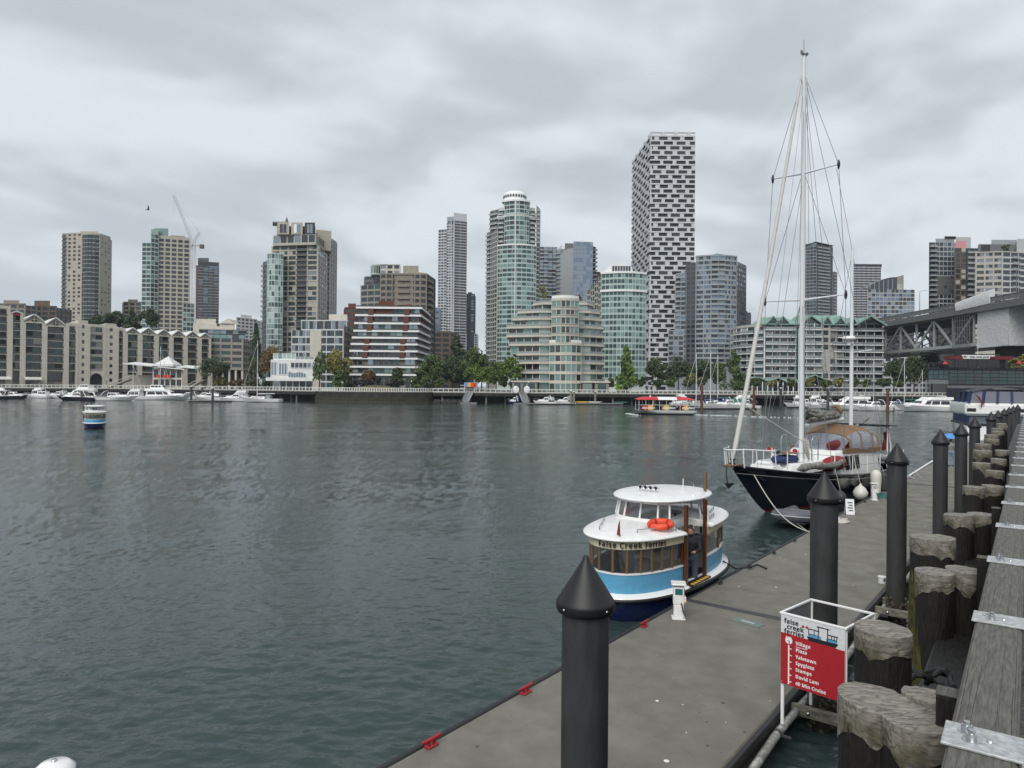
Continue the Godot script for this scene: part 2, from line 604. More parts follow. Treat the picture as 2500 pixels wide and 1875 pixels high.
# ---------------------------------------------------------------- buildings
class Bld:
	var S
	var node: Node3D
	var walls:={}
	var rest:={}
	var count:=0
	var limit:=260
	var r:=RandomNumberGenerator.new()

	func _init(scene, label: String, sd: int, called:="apartment_tower", category:="tower") -> void:
		S=scene
		node=S.thing(called, label, category)
		r.seed=sd

	func w(m: String, part:="wall") -> MB:
		var k:=part + "|" + m
		if not walls.has(k):
			walls[k]=MB.new()
		return walls[k]

	func piece(part: String, o: Vector3, s: Vector3, b: Basis, m: String) -> Node3D:
		if count < limit:
			count += 1
			return S.obj(part, S.shared_box(s), m, node, Transform3D(b, o))
		var k:=part + "|" + m
		if not rest.has(k):
			rest[k]=MB.new()
		rest[k].box(o, s, b)
		return null

	func body(poly: PackedVector2Array, y0: float, y1: float, m: String, part:="wall") -> void:
		w(m, part).prism(poly, y0, y1)

	func slab(poly: PackedVector2Array, y: float, h: float, out: float, m: String, part:="cornice") -> void:
		var mb:=MB.new()
		for q in Geometry2D.offset_polygon(poly, out, Geometry2D.JOIN_MITER):
			mb.prism(q, y, y + h)
		S.obj(part, mb, m, node)

	# frame of piers and spandrels over a wall line a -> b (left to right from outside), window panes in its openings
	func face(a: Vector2, b: Vector2, y0: float, y1: float, fh0: float, o: Dictionary) -> void:
		var n: int=maxi(1, roundi((y1 - y0) / fh0))
		var fh:=(y1 - y0) / n
		var length:=a.distance_to(b)
		var u2:=(b - a) / length
		var u:=Vector3(u2.x, 0, u2.y)
		var nn:=Vector3(-u2.y, 0, u2.x)
		var bs:=Basis(u, Vector3.UP, nn)
		var A:=Vector3(a.x, 0, a.y)
		var bays: int=maxi(1, roundi(length / o.get("bay", 3.6)))
		var bw:=length / bays
		var pier: float=o.get("pier", 0.6)
		var span: float=o.get("span", 0.9)
		var out: float=o.get("out", 0.3)
		var wall: MB=w(o.wall, o.get("part", "wall"))
		var smat: MB=w(o.get("swall", o.wall), "spandrel")
		var glass: Array=o.glass
		var skip: float=o.get("skip", 0.0)
		if pier > 0.0:
			for i in bays + 1:
				wall.box(A + u*(bw*i) + nn*(out*0.5 - 0.02) + Vector3(0, (y0 + y1)*0.5, 0), Vector3(pier, y1 - y0, out), bs)
		for f in n:
			var yb:=y0 + f*fh
			smat.box(A + u*length*0.5 + nn*(out*0.42 - 0.02) + Vector3(0, yb + span*0.5, 0), Vector3(length - 0.02, span, out*0.84), bs)
			for i in bays:
				var sx:=bw*(i + 0.5)
				var hw:=bw - pier
				if r.randf() < skip:
					wall.box(A + u*sx + nn*(out*0.4) + Vector3(0, yb + fh*0.5, 0), Vector3(bw, fh - 0.01, out*0.78), bs)
					continue
				var m: String=glass[r.randi() % glass.size()]
				var split: int=o.get("split", 1)
				for k in split:
					var ww:=hw / split
					var mm: String=m if split == 1 else glass[r.randi() % glass.size()]
					piece("window", A + u*(sx - hw*0.5 + ww*(k + 0.5)) + nn*0.05 + Vector3(0, yb + span + (fh - span)*0.5, 0), Vector3(ww - (0.0 if split == 1 else 0.12), fh - span, 0.12), bs, mm)
				if o.has("bal") and i in o.bal:
					balcony(A + u*sx + nn*out + Vector3(0, yb + 0.1, 0), bw*o.get("balw", 0.92), o.get("bald", 1.3), bs, o.get("bslab", o.wall), o.get("brail", "rail_glass"))

	func balcony(p: Vector3, wide: float, deep: float, bs: Basis, m: String, rail: String) -> void:
		var s:=piece("balcony", p + bs.z*deep*0.5, Vector3(wide, 0.24, deep), bs, m)
		if s:
			S.obj("railing", S.shared_box(Vector3(wide, 0.95, 0.06)), rail, s, Transform3D(Basis.IDENTITY, Vector3(0, 0.58, deep*0.5 - 0.06)))
		else:
			var k:="railing|" + rail
			if not rest.has(k):
				rest[k]=MB.new()
			rest[k].box(p + bs.z*(deep - 0.06) + Vector3(0, 0.58, 0), Vector3(wide, 0.95, 0.06), bs)

	func curve(pts: Array, y0: float, y1: float, fh: float, o: Dictionary) -> void:
		for i in pts.size() - 1:
			face(pts[i], pts[i + 1],y0, y1, fh, o)

	func done() -> Node3D:
		for k in walls:
			if walls[k].idx.size():
				var o=S.obj(k.get_slice("|", 0), walls[k], k.get_slice("|", 1), node)
				if k.get_slice("|", 0) in ["spandrel", "frame", "floor_band", "pier", "mullion", "column", "gable"]:
					o.set_meta("kind", "stuff")
		for k in rest:
			S.tag(S.obj(k.get_slice("|", 0), rest[k], k.get_slice("|", 1), node), "", "", "", "stuff")
		return node

# convex body behind a front line, squared off at the back
func behind(front: Array, deep: float) -> PackedVector2Array:
	var p:=PackedVector2Array(front)
	var z:=1e9
	for q in front:
		z=minf(z, q.y)
	var r:=rb(front[-1],front[-1].y - z + deep)
	var l:=rb(front[0],front[0].y - z + deep)
	p.append(r.lerp(l, 0.02))
	p.append(l.lerp(r, 0.02))
	return p

# the same bearing, farther back
func rb(p: Vector2, deep: float) -> Vector2:
	return p*((deep - p.y) / -p.y)

func bow(a: Vector2, b: Vector2, bulge: float, k: int) -> Array:
	var out:=[]
	var n:=Vector2(-(b - a).y, (b - a).x).normalized()
	for i in k + 1:
		var t:=float(i) / k
		out.append(a.lerp(b, t) + n*bulge*4.0*t*(1.0 - t))
	return out

func skyline() -> void:
	sky_left()
	terrace()
	sky_mid()
	sky_right()
	restaurant()

const G0:=3.3

func sky_left() -> void:
	# round-shouldered beige tower with a dark glazed bay
	var z:=500.0
	var b:=Bld.new(self, "beige concrete tower with a dark curved glass bay up its middle, leftmost tall tower", 1)
	var t:=hh(572, 205, z)
	var tr:=hh(580, 262, z)
	var L:=pp(151, z)
	var a:=pp(199, z - 3)
	var c:=pp(243.5, z - 3)
	var R:=pp(268, z + 8)
	var mid:=bow(a, c, 3.6, 6)
	var front:=[L] + mid + [R]
	b.body(behind(front, 24), G0, t, "beige")
	b.body(behind([pp(193, z + 6), pp(238, z + 6)],12), t, hh(560, 205, z), "beige", "penthouse")
	b.face(L.lerp(a, 0.01), L.lerp(a, 0.24), G0, t, 2.9, {wall="beige", bay=3.4, pier=0.3, span=1.0, out=0.3, glass=["glass_mid", "teal_deep", "glass_dark"], bal=[0],bald=0.8, brail="rail_dark"})
	b.face(L.lerp(a, 0.25), a, G0, t, 2.9, {wall="beige", bay=4.0, pier=2.0, span=1.3, out=0.3, glass=["glass_dark", "charcoal"], skip=0.2})
	b.curve(mid, G0, t - 1.5, 2.9, {wall="charcoal", swall="rail_glass", bay=2.6, pier=0.25, span=0.55, out=0.25, glass=["glass_dark", "glass_dark", "glass_mid", "charcoal"]})
	b.face(c, R, G0, tr, 2.9, {wall="beige", bay=4.0, pier=2.4, span=1.4, out=0.3, glass=["glass_dark", "charcoal"], skip=0.4})
	b.slab(PackedVector2Array(behind([L, a], 10)), t - 0.4, 1.0, 0.4, "beige")
	b.done()
	z=450.0
	b=Bld.new(self, "beige tower with a square window grid, teal glass left corner and teal roof box", 2)
	t=hh(575, 420, z)
	L=pp(385, z)
	R=pp(462, z + 6)
	b.body(behind([L, R], 24), G0, t, "beige")
	b.face(L, R, G0, t - 2, 2.85, {wall="beige", bay=3.5, pier=0.95, span=1.0, out=0.35, glass=["glass_dark", "glass_dark", "charcoal", "glass_mid"]})
	var q:=pp(346, z - 2)
	b.body(behind([pp(367, z - 5), pp(385, z - 1)],20), G0, hh(563, 380, z), "teal_frame")
	b.face(pp(367, z - 5), pp(385, z - 1), G0, hh(575, 380, z), 2.85, {wall="teal_frame", bay=2.4, pier=0.25, span=0.6, out=0.2, glass=["teal_glass", "teal_deep", "glass_mid"]})
	b.body(behind([q, pp(368, z - 2)],20), G0, hh(593, 357, z), "teal_frame")
	b.face(q, pp(367, z - 2), G0, hh(595, 357, z), 2.85, {wall="teal_frame", bay=2.8, pier=0.22, span=0.6, out=0.2, glass=["teal_glass", "teal_deep", "teal_deep", "glass_mid"]})
	b.body(behind([pp(374, z + 2), pp(409, z + 2)],9), t, hh(556, 390, z), "teal_glass", "roof_box")
	b.body(behind([pp(415, z + 4), pp(450, z + 6)],9), t, hh(577, 430, z) + 1.5, "beige_dark", "penthouse")
	b.body(behind([pp(447, z - 6), pp(474, z - 2)],18), G0, hh(742, 460, z), "beige_dark", "podium")
	b.face(pp(447, z - 6), pp(474, z - 2), G0, hh(744, 460, z), 2.85, {wall="teal_frame", bay=2.4, pier=0.3, span=0.7, out=0.2, glass=["teal_glass", "teal_deep", "glass_mid"]})
	b.done()
	z=700.0
	b=Bld.new(self, "dark narrow tower with white balcony bands behind the construction crane", 3)
	t=hh(638, 505, z)
	L=pp(483, z, 720)
	R=pp(534, z + 6, 720)
	b.body(behind([L, R], 22), G0, t, "charcoal")
	b.body(behind([pp(483, z + 4, 640), pp(510, z + 4, 640)],12), t, hh(628, 495, z), "slate_dark", "penthouse")
	b.face(L, R, G0, t - 4, 2.85, {wall="charcoal", bay=4.6, pier=0.4, span=0.4, out=0.3, glass=["glass_dark", "glass_dark", "glass_blue"], bal=[0, 1, 2, 3],bslab="tower_white", brail="rail_dark", balw=0.9})
	b.body(behind([pp(478, z - 1, 720), pp(484.5, z - 1, 720)],4), G0, hh(648, 480, z), "brick", "hoist_strip")
	b.done()
	crane()
	small_block("pale brown slab block with a flat roof behind the dark trees", pp(301, 520), pp(346, 520), hh(738, 320, 520), "brown_wall", 4, 24, "glass_dark", hh(732, 330, 520))
	small_block("low white slab block with balcony bands right of the cream corner building", pp(578, 620), pp(628, 640), hh(775, 600, 620), "white_wall", 5, 16, "glass_dark", hh(768, 590, 620))
	small_block("dark low apartment block behind the roofs at the left edge", pp(-10, 420), pp(62, 420), hh(742, 30, 420), "brown_wall", 6, 14, "glass_mid", hh(734, 25, 420))
	small_block("dark brown block behind the left gables", pp(66, 440), pp(138, 440), hh(748, 100, 440), "brick_brown", 7, 14, "glass_mid", hh(735, 100, 440))
	small_block("red brown brick block below the slender lattice tower", pp(1061, 420), pp(1118, 420), hh(812, 1090, 420), "brick_brown", 8, 14, "glass_mid", hh(809, 1085, 420))
	small_block("narrow blue glass block at the left foot of the slender lattice tower", pp(1060, 720), pp(1073, 720), hh(752, 1066, 720), "glass_blue", 9, 14, "glass_blue", hh(752, 1066, 720))
	small_block("dark slim glass tower with a rounded top behind the slender lattice tower", pp(1139, 760), pp(1158, 760), hh(718, 1148, 760), "slate_dark", 10, 18, "glass_blue", hh(714, 1146, 760))
	small_block("tiny far office block right of the dark slim glass tower", pp(1158, 900), pp(1166, 900), hh(816, 1161, 900), "slate_wall", 11, 18, "glass_mid", hh(816, 1161, 900))
	small_block("dark red brick roofed block between the white terraces and the beige grid tower", pp(842, 400), pp(878, 400), hh(752, 860, 400), "brick", 12, 14, "glass_mid", hh(742, 860, 400))
	small_block("red topped block peeping out left of the brick patterned tower", pp(1452, 520), pp(1470, 520), hh(666, 1460, 520), "brick", 13, 14, "glass_mid", hh(664, 1460, 520))
	small_block("dark small tower peeping out right of the blue grey tower", pp(1818, 640), pp(1832, 640), hh(764, 1825, 640), "slate_dark", 14, 14, "glass_mid", hh(760, 1825, 640))

func small_block(label: String, a: Vector2, c: Vector2, t: float, m: String, sd: int, deep: float, g: String, t2: float) -> void:
	var b:=Bld.new(self, label, sd + 100, "apartment_block", "building")
	b.limit=90
	b.body(behind([a, c], deep), G0, t, m)
	b.face(a, c, maxf(G0, t - 42.0), t - 0.6, 3.0, {wall=m, bay=4.4, pier=1.2, span=1.2, out=0.35, glass=[g, g, "glass_mid"]})
	if c.x < 0.0:
		b.face(c, c + Vector2(0.1, -deep), maxf(G0, t - 42.0), t - 0.6, 3.0, {wall=m, bay=4.4, pier=1.2, span=1.2, out=0.35, glass=[g, "glass_mid"]})
	var mid:=a.lerp(c, 0.45)
	b.body(behind([a.lerp(mid, 0.3) + Vector2(0, -3), mid.lerp(c, 0.4) + Vector2(0, -3)],deep*0.4), t, maxf(t2, t + 0.4) + 0.6, m, "penthouse")
	b.slab(behind([a, c], deep), t - 0.2, 0.6, 0.25, m)
	b.done()

func crane() -> void:
	var z:=560.0
	var base:=at(471, 760, z)
	var c:=thing("tower_crane", "white luffing tower crane with a raised lattice jib beside the beige grid tower", "crane", Transform3D(Basis.IDENTITY, Vector3(base.x, G0, base.z)))
	var top:=hh(590, 471, z) - G0
	var f:=func(px, py) -> Vector3:
		return at(px, py, z) - Vector3(base.x, G0, base.z)
	lattice(c, "mast", Vector3(0, 0, 0), Vector3(0, top, 0), 2.2, 26, 0.22)
	var pivot:=Vector3(0, top + 1.0, 0)
	lattice(c, "jib", f.call(470, 590), f.call(424, 476), 1.5, 22, 0.17)
	lattice(c, "back_mast", f.call(473, 592), f.call(487, 567), 1.4, 6, 0.17)
	var d:=MB.new()
	d.beam(f.call(468, 597), f.call(497, 600), 2.2, 1.2)
	obj("counter_deck", d, "crane_white", c)
	var w:=MB.new()
	w.box(f.call(493, 602), Vector3(2.8, 3.0, 2.4))
	obj("counterweight", w, "brick_brown", c)
	var k:=MB.new()
	k.box(f.call(469, 600) + Vector3(0, 0, 1.6), Vector3(1.8, 2.4, 2.0))
	obj("cab", k, "crane_white", c)
	for e in [[[487, 567],[430, 492]], [[487, 567],[496, 599]], [[487, 567],[477, 552]], [[424, 476],[425, 523]]]:
		var s:=MB.new()
		s.tube([f.call(e[0][0],e[0][1]), f.call(e[1][0],e[1][1])],0.09, 4)
		obj("cable", s, "crane_white", c)

func lattice(parent: Node, called: String, a: Vector3, b: Vector3, w: float, n: int, r: float) -> void:
	var mb:=MB.new()
	var f:=(b - a).normalized()
	var s:=f.cross(Vector3(0, 0, 1)).normalized()*w*0.5
	var u:=s.cross(f).normalized()*w*0.5
	var cs:=[s + u, s - u, -s - u, -s + u]
	for q in cs:
		mb.beam(a + q, b + q, r, r)
	for i in n:
		var p:=a.lerp(b, float(i) / n)
		var t:=a.lerp(b, float(i + 1) / n)
		for k in 4:
			mb.beam(p + cs[k], t + cs[(k + 1) % 4],r*0.6, r*0.6)
	obj(called, mb, "crane_white", parent)

# ---------------------------------------------------------------- the long cream terrace on the left shore
func terrace() -> void:
	var b:=Bld.new(self, "long cream concrete waterfront terrace with curved gables and dark balcony bays", 20, "terrace_building", "building")
	b.limit=300
	var A:=pp(-95, 272, 850)
	var E:=pp(516, 336, 850)
	var dir:=(E - A).normalized()
	var u:=Vector3(dir.x, 0, dir.y)
	var nn:=Vector3(-dir.y, 0, dir.x)
	var bs:=Basis(u, Vector3.UP, nn)
	var s:=func(px) -> Vector2:
		var k: float=(px - 1250.0) / FOCAL
		# A + dir*t with x=-k*z
		var t:=(-k*A.y - A.x) / (dir.x + k*dir.y)
		return A + dir*t
	# columns of the bays: left px, right px, eave py, kind
	var bays:=[[-60, -22, 752, "flat"], [-22, 23, 752, "flat"], [23, 55, 768, "arch"], [55, 108, 787, "gable"], [108, 161, 796, "gable"], [161, 190, 795, "flat"], [190, 213, 782, "stair"], [213, 257, 798, "recess"], [257, 283, 790, "stair"], [283, 305, 806, "flat"], [305, 341, 815, "gable"], [341, 381, 817, "gable"], [381, 417, 820, "gable"], [417, 452, 822, "gable"], [452, 486, 824, "gable"], [486, 514, 826, "gable"]]
	var dark:=["glass_dark", "glass_dark", "charcoal", "glass_mid", "glass_blind", "teal_deep"]
	for e in bays:
		var p: Vector2=s.call(e[0])
		var q: Vector2=s.call(e[1])
		var z:=-(p.y + q.y)*0.5
		var top:=hh(e[2],(e[0] + e[1])*0.5, z)
		var back:=Vector2(dir.y, -dir.x)*16.0
		var width:=p.distance_to(q)
		var P:=Vector3(p.x, 0, p.y)
		var ground_top:=G0 + 7.2
		var rec: float=2.2 if e[3] in ["recess", "gable", "flat", "arch"] else 0.0
		var shift:=Vector2(dir.y, -dir.x)*rec
		if e[3] == "stair":
			b.body(PackedVector2Array([p, q, q + back, p + back]), G0, top, "cream_wall")
			b.face(p.lerp(q, 0.1), p.lerp(q, 0.9), G0 + 1.0, top - 2.0, 3.1, {wall="cream_wall", bay=width, pier=width*0.5, span=1.7, out=0.4, glass=["glass_dark", "glass_mid"]})
			continue
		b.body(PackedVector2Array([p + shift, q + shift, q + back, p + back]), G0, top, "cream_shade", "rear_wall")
		# piers at the party walls, floor slabs with solid balcony fronts
		for k in 2:
			var w:=0.9
			b.w("cream_wall", "pier").box(P + u*(0.45 if k == 0 else width - 0.45) - nn*(rec*0.5 - 0.25) + Vector3(0, (G0 + top)*0.5, 0), Vector3(w, top - G0, rec + 0.5), bs)
		var n:=roundi((top - ground_top) / 3.05)
		var fh:=(top - ground_top) / n
		for f in n + 1:
			var y:=ground_top + f*fh
			var hgt:=0.55 if e[3] == "recess" else (1.1 if f == 0 or f == n else 0.7)
			b.w("cream_wall", "floor_band").box(P + u*width*0.5 - nn*0.15 + Vector3(0, y, 0), Vector3(width - 1.7, hgt*0.6, 0.3), bs)
			if f < n:
				b.piece("balcony_front", P + u*width*0.5 + nn*0.06 + Vector3(0, y + 0.5, 0), Vector3(width - 1.9, 0.8, 0.1), bs, "rail_dark" if e[3] != "recess" else "roof_grey")
				var k:=maxi(2, roundi(width / 3.2))
				for i in k:
					var ww:=(width - 1.9) / k
					b.piece("window", P + u*(0.95 + ww*(i + 0.5)) - nn*(rec - 0.08) + Vector3(0, y + fh*0.55, 0), Vector3(ww - 0.2, fh - 0.9, 0.12), bs, dark[b.r.randi() % dark.size()])
		var shop:=3
		for i in shop:
			var ww:=(width - 1.9) / shop
			b.piece("shop_window", P + u*(0.95 + ww*(i + 0.5)) - nn*(rec - 0.1) + Vector3(0, G0 + 4.6, 0), Vector3(ww - 0.25, 4.2, 0.12), bs, "glass_dark")
		if e[3] == "gable" or e[3] == "arch":
			var rise:=width*(0.36 if e[3] == "gable" else 0.24)
			var rows_f:=[]
			var m:=14
			var outline:=[]
			for i in m + 1:
				var t:=float(i) / m
				var k:=absf(2.0*t - 1.0)
				var y:=rise*(pow(1.0 - k, 0.75) if e[3] == "arch" else (1.0 - pow(k, 1.35) + 0.12*pow(1.0 - k, 3.0)))
				outline.append(Vector2(t*width, top + 0.3 + y))
			var gm:=b.w("cream_shade" if e[3] == "gable" else "cream_wall", "gable")
			for i in m:
				var a0: Vector2=outline[i]
				var a1: Vector2=outline[i + 1]
				gm.quad(P + u*a0.x + Vector3(0, top, 0) - nn*0.1, P + u*a1.x + Vector3(0, top, 0) - nn*0.1, P + u*a1.x + Vector3(0, a1.y, 0) - nn*0.1, P + u*a0.x + Vector3(0, a0.y, 0) - nn*0.1)
			var roof:=MB.new()
			var r0:=[]
			var r1:=[]
			var r2:=[]
			for o in outline:
				r0.append(P + u*o.x + Vector3(0, o.y - 0.25, 0) + nn*0.35)
				r1.append(P + u*o.x + Vector3(0, o.y + 0.22, 0) + nn*0.35)
				r2.append(P + u*o.x + Vector3(0, o.y + 0.22, 0) - nn*15.5)
			roof.sheet([r0, r1])
			roof.sheet([r1, r2])
			obj("barrel_roof", roof, "white_wall", b.node)
			if e[3] == "gable":
				var disc:=MB.new()
				disc.lathe(Vector3.ZERO, [Vector2(0.001, 0.25), Vector2(width*0.13, 0.25), Vector2(width*0.13, 0.0)],16, false)
				obj("round_window", disc, "charcoal", b.node, Transform3D(Basis(u, nn, -Vector3.UP), P + u*width*0.5 + Vector3(0, top + rise*0.42, 0) - nn*0.15))
				for k in 2:
					var bar:=MB.new()
					bar.box(Vector3.ZERO, Vector3(width*0.26 if k == 0 else 0.18, 0.18 if k == 0 else width*0.26, 0.12))
					obj("glazing_bar", bar, "cream_wall", b.node, Transform3D(bs, P + u*width*0.5 + Vector3(0, top + rise*0.42, 0) + nn*0.17))
			else:
				var w:=MB.new()
				w.box(P + u*width*0.5 + Vector3(0, top + 0.2, 0) + nn*0.02, Vector3(width - 2, 1.0, 0.1), bs)
				obj("red_panel", w, "red_canvas", b.node)
		else:
			b.w("cream_wall", "parapet").box(P + u*width*0.5 - nn*0.1 + Vector3(0, top + 0.5, 0), Vector3(width, 1.1, 0.5), bs)
			if e[3] == "recess":
				var am:=b.w("cream_wall", "arch_wall")
				var k:=16
				var hw:=(width - 1.8)*0.5
				for i in k:
					var t0:=PI*i / k
					var t1:=PI*(i + 1) / k
					var c0:=P + u*(width*0.5 - cos(t0)*hw*0.98) + Vector3(0, G0 + 3.1 + sin(t0)*3.2, 0) + nn*0.05
					var c1:=P + u*(width*0.5 - cos(t1)*hw*0.98) + Vector3(0, G0 + 3.1 + sin(t1)*3.2, 0) + nn*0.05
					am.quad(c0, c1, Vector3(c1.x, ground_top + 0.3, c1.z), Vector3(c0.x, ground_top + 0.3, c0.z))
				b.w("charcoal", "passage").box(P + u*width*0.5 + Vector3(0, G0 + 3.4, 0) - nn*(rec - 0.3), Vector3(width - 1.9, 6.6, 0.2), bs)
	for e in [[-12, 26],[58, 100]]:
		var p: Vector2=s.call(e[0])
		var q: Vector2=s.call(e[1])
		var aw:=MB.new()
		aw.quad(Vector3(p.x, G0 + 3.4, p.y) + nn*3.2, Vector3(q.x, G0 + 3.4, q.y) + nn*3.2, Vector3(q.x, G0 + 4.3, q.y) + nn*0.4, Vector3(p.x, G0 + 4.3, p.y) + nn*0.4)
		aw.box(Vector3((p.x + q.x)*0.5, G0 + 3.25, (p.y + q.y)*0.5) + nn*3.2, Vector3(p.distance_to(q), 0.35, 0.06), bs)
		obj("awning", aw, "off_white", b.node)
	b.done()
	# corner block with tall columns, stepping back at the top
	var z:=340.0
	b=Bld.new(self, "grey beige corner apartment block with tall entrance columns and a glazed top floor", 21, "apartment_block", "building")
	var L:=pp(512, z, 860)
	var R:=pp(592, z + 4, 860)
	var R2:=pp(628, z + 34, 860)
	var t:=hh(826, 550, z)
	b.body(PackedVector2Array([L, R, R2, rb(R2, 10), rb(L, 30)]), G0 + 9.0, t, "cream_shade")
	b.body(PackedVector2Array([L + Vector2(1, -3), R + Vector2(-3, -3), rb(R2, 4), rb(L, 26)]), G0, G0 + 9.0, "charcoal", "entrance")
	var st:={wall="beige_dark", bay=4.6, pier=0.7, span=1.3, out=0.5, glass=["glass_dark", "glass_dark", "teal_deep", "glass_mid"]}
	b.face(L, R, G0 + 9.0, t, 3.0, st)
	b.face(R, R2, G0 + 9.0, t, 3.0, st)
	for k in 6:
		var p:=L.lerp(R, k / 5.0)
		b.w("cream_wall", "column").box(Vector3(p.x, G0 + 4.5, p.y - 0.3), Vector3(0.9, 9.0, 0.9))
	for k in 4:
		var p:=R.lerp(R2, (k + 1) / 4.0)
		b.w("cream_wall", "column").box(Vector3(p.x - 0.5, G0 + 4.5, p.y - 0.4), Vector3(0.9, 9.0, 0.9))
	var gl:=pp(492, z + 6, 810)
	var gr:=pp(598, z + 10, 810)
	b.body(behind([gl, gr], 18), t, hh(803, 545, z), "cream_shade", "penthouse")
	b.face(gl, gr, t, hh(803, 545, z), 3.0, {wall="charcoal", bay=3.0, pier=0.2, span=0.5, out=0.2, glass=["glass_sky", "glass_mid", "teal_glass"]})
	b.slab(behind([gl, gr], 18), hh(803, 545, z), 0.4, 1.0, "roof_grey", "roof")
	b.done()
	z=366.0
	b=Bld.new(self, "cream gabled block rising behind the corner apartment block", 22, "apartment_block", "building")
	L=pp(479, z, 800)
	R=pp(566, z, 800)
	t=hh(790, 520, z)
	b.body(behind([L, R], 14), G0, t, "cream_wall")
	b.face(L, R, t - 6.5, t, 3.2, {wall="cream_wall", bay=4.4, pier=3.0, span=1.8, out=0.25, glass=["glass_dark", "glass_mid"], skip=0.3})
	var gmid:=pp(551, z, 790)
	var gb:=MB.new()
	for k in 2:
		var x0:=pp(536, z - 1, 790)
		var x1:=pp(571, z - 1, 790)
		var ap:=pp(556, z - 1, 790)
		var ty:=hh(778, 556, z)
		gb.tri(Vector3(x0.x, t, x0.y), Vector3(x1.x, t, x1.y), Vector3(ap.x, ty, ap.y))
		gb.quad(Vector3(x0.x, t, x0.y), Vector3(ap.x, ty, ap.y), Vector3(ap.x, ty, ap.y - 10), Vector3(x0.x, t, x0.y - 10))
		gb.quad(Vector3(ap.x, ty, ap.y), Vector3(x1.x, t, x1.y), Vector3(x1.x, t, x1.y - 10), Vector3(ap.x, ty, ap.y - 10))
		break
	obj("gable", gb, "cream_wall", b.node)
	b.body(behind([pp(479, z + 1, 785), pp(527, z + 1, 785)],10), t, hh(778, 500, z), "cream_wall", "roof_block")
	b.done()
	z=270.0
	b=Bld.new(self, "white roofed waterside restaurant pavilion with a glass pyramid and red awnings", 23, "pavilion", "building")
	L=pp(315, z, 910)
	R=pp(480, z, 910)
	b.body(behind([pp(375, z - 1, 920), pp(445, z - 1, 920)],10), G0, hh(900, 400, z), "cream_wall")
	b.face(pp(375, z - 1, 920), pp(445, z - 1, 920), G0, hh(903, 400, z), 3.2, {wall="cream_wall", bay=2.4, pier=0.4, span=0.7, out=0.3, glass=["glass_dark", "glass_dark", "glass_mid"]})
	for e in [[300, 386, 888, 896],[372, 450, 895, 902],[430, 480, 896, 900]]:
		var p:=pp(e[0],z - 3, 900)
		var q:=pp(e[1],z - 3, 900)
		var y0:=hh(e[2],e[0],z)
		var y1:=hh(e[3],e[1],z)
		var rf:=MB.new()
		rf.quad(Vector3(p.x, y0, p.y), Vector3(q.x, y1, q.y), Vector3(q.x, y1 + 0.9, q.y - 9), Vector3(p.x, y0 + 0.9, p.y - 9))
		rf.beam(Vector3(p.x, y0, p.y), Vector3(q.x, y1, q.y), 0.2, 0.35)
		obj("canopy_roof", rf, "white_wall", b.node)
	var py:=MB.new()
	var c:=pp(411, z + 1, 890)
	var hw:=3.6
	var yb:=hh(890, 411, z)
	py.prism(PackedVector2Array([c + Vector2(-hw, hw), c + Vector2(hw, hw), c + Vector2(hw, -hw), c + Vector2(-hw, -hw)]), yb - 0.8, yb)
	for k in 4:
		var o0: Vector2=c + Vector2(hw, hw).rotated(PI / 2*k)
		var o1: Vector2=c + Vector2(hw, hw).rotated(PI / 2*(k - 1))
		py.tri(Vector3(o0.x, yb, o0.y), Vector3(o1.x, yb, o1.y), Vector3(c.x, yb + 3.2, c.y))
	obj("pyramid_skylight", py, "white_wall", b.node)
	for e in [[382, 393],[397, 417]]:
		var p:=pp(e[0],z - 2.5, 920)
		var q:=pp(e[1],z - 2.5, 920)
		var am:=MB.new()
		am.box(Vector3((p.x + q.x)*0.5, hh(919, 395, z), p.y), Vector3(q.x - p.x, 1.0, 0.4))
		obj("awning", am, "red_paint", b.node)
	for k in 2:
		var x0:=pp(262 if k == 0 else 458, z - 6, 925)
		var x1:=pp(320 if k == 0 else 500, z - 6, 925)
		var stairs:=MB.new()
		stairs.beam(Vector3(x0.x, G0 + 0.2, x0.y), Vector3(x1.x, G0 + 3.6, x1.y), 3.0, 0.5)
		obj("stair", stairs, "cream_shade", b.node)
		var hr:=MB.new()
		hr.beam(Vector3(x0.x, G0 + 1.3, x0.y + 1.5), Vector3(x1.x, G0 + 4.7, x1.y + 1.5), 0.1, 0.15)
		obj("handrail", hr, "cream_wall", b.node)
	b.body(behind([pp(300, z + 4, 915), pp(374, z + 4, 915)],6), G0, hh(915, 340, z), "cream_shade", "deck_wall")
	b.done()

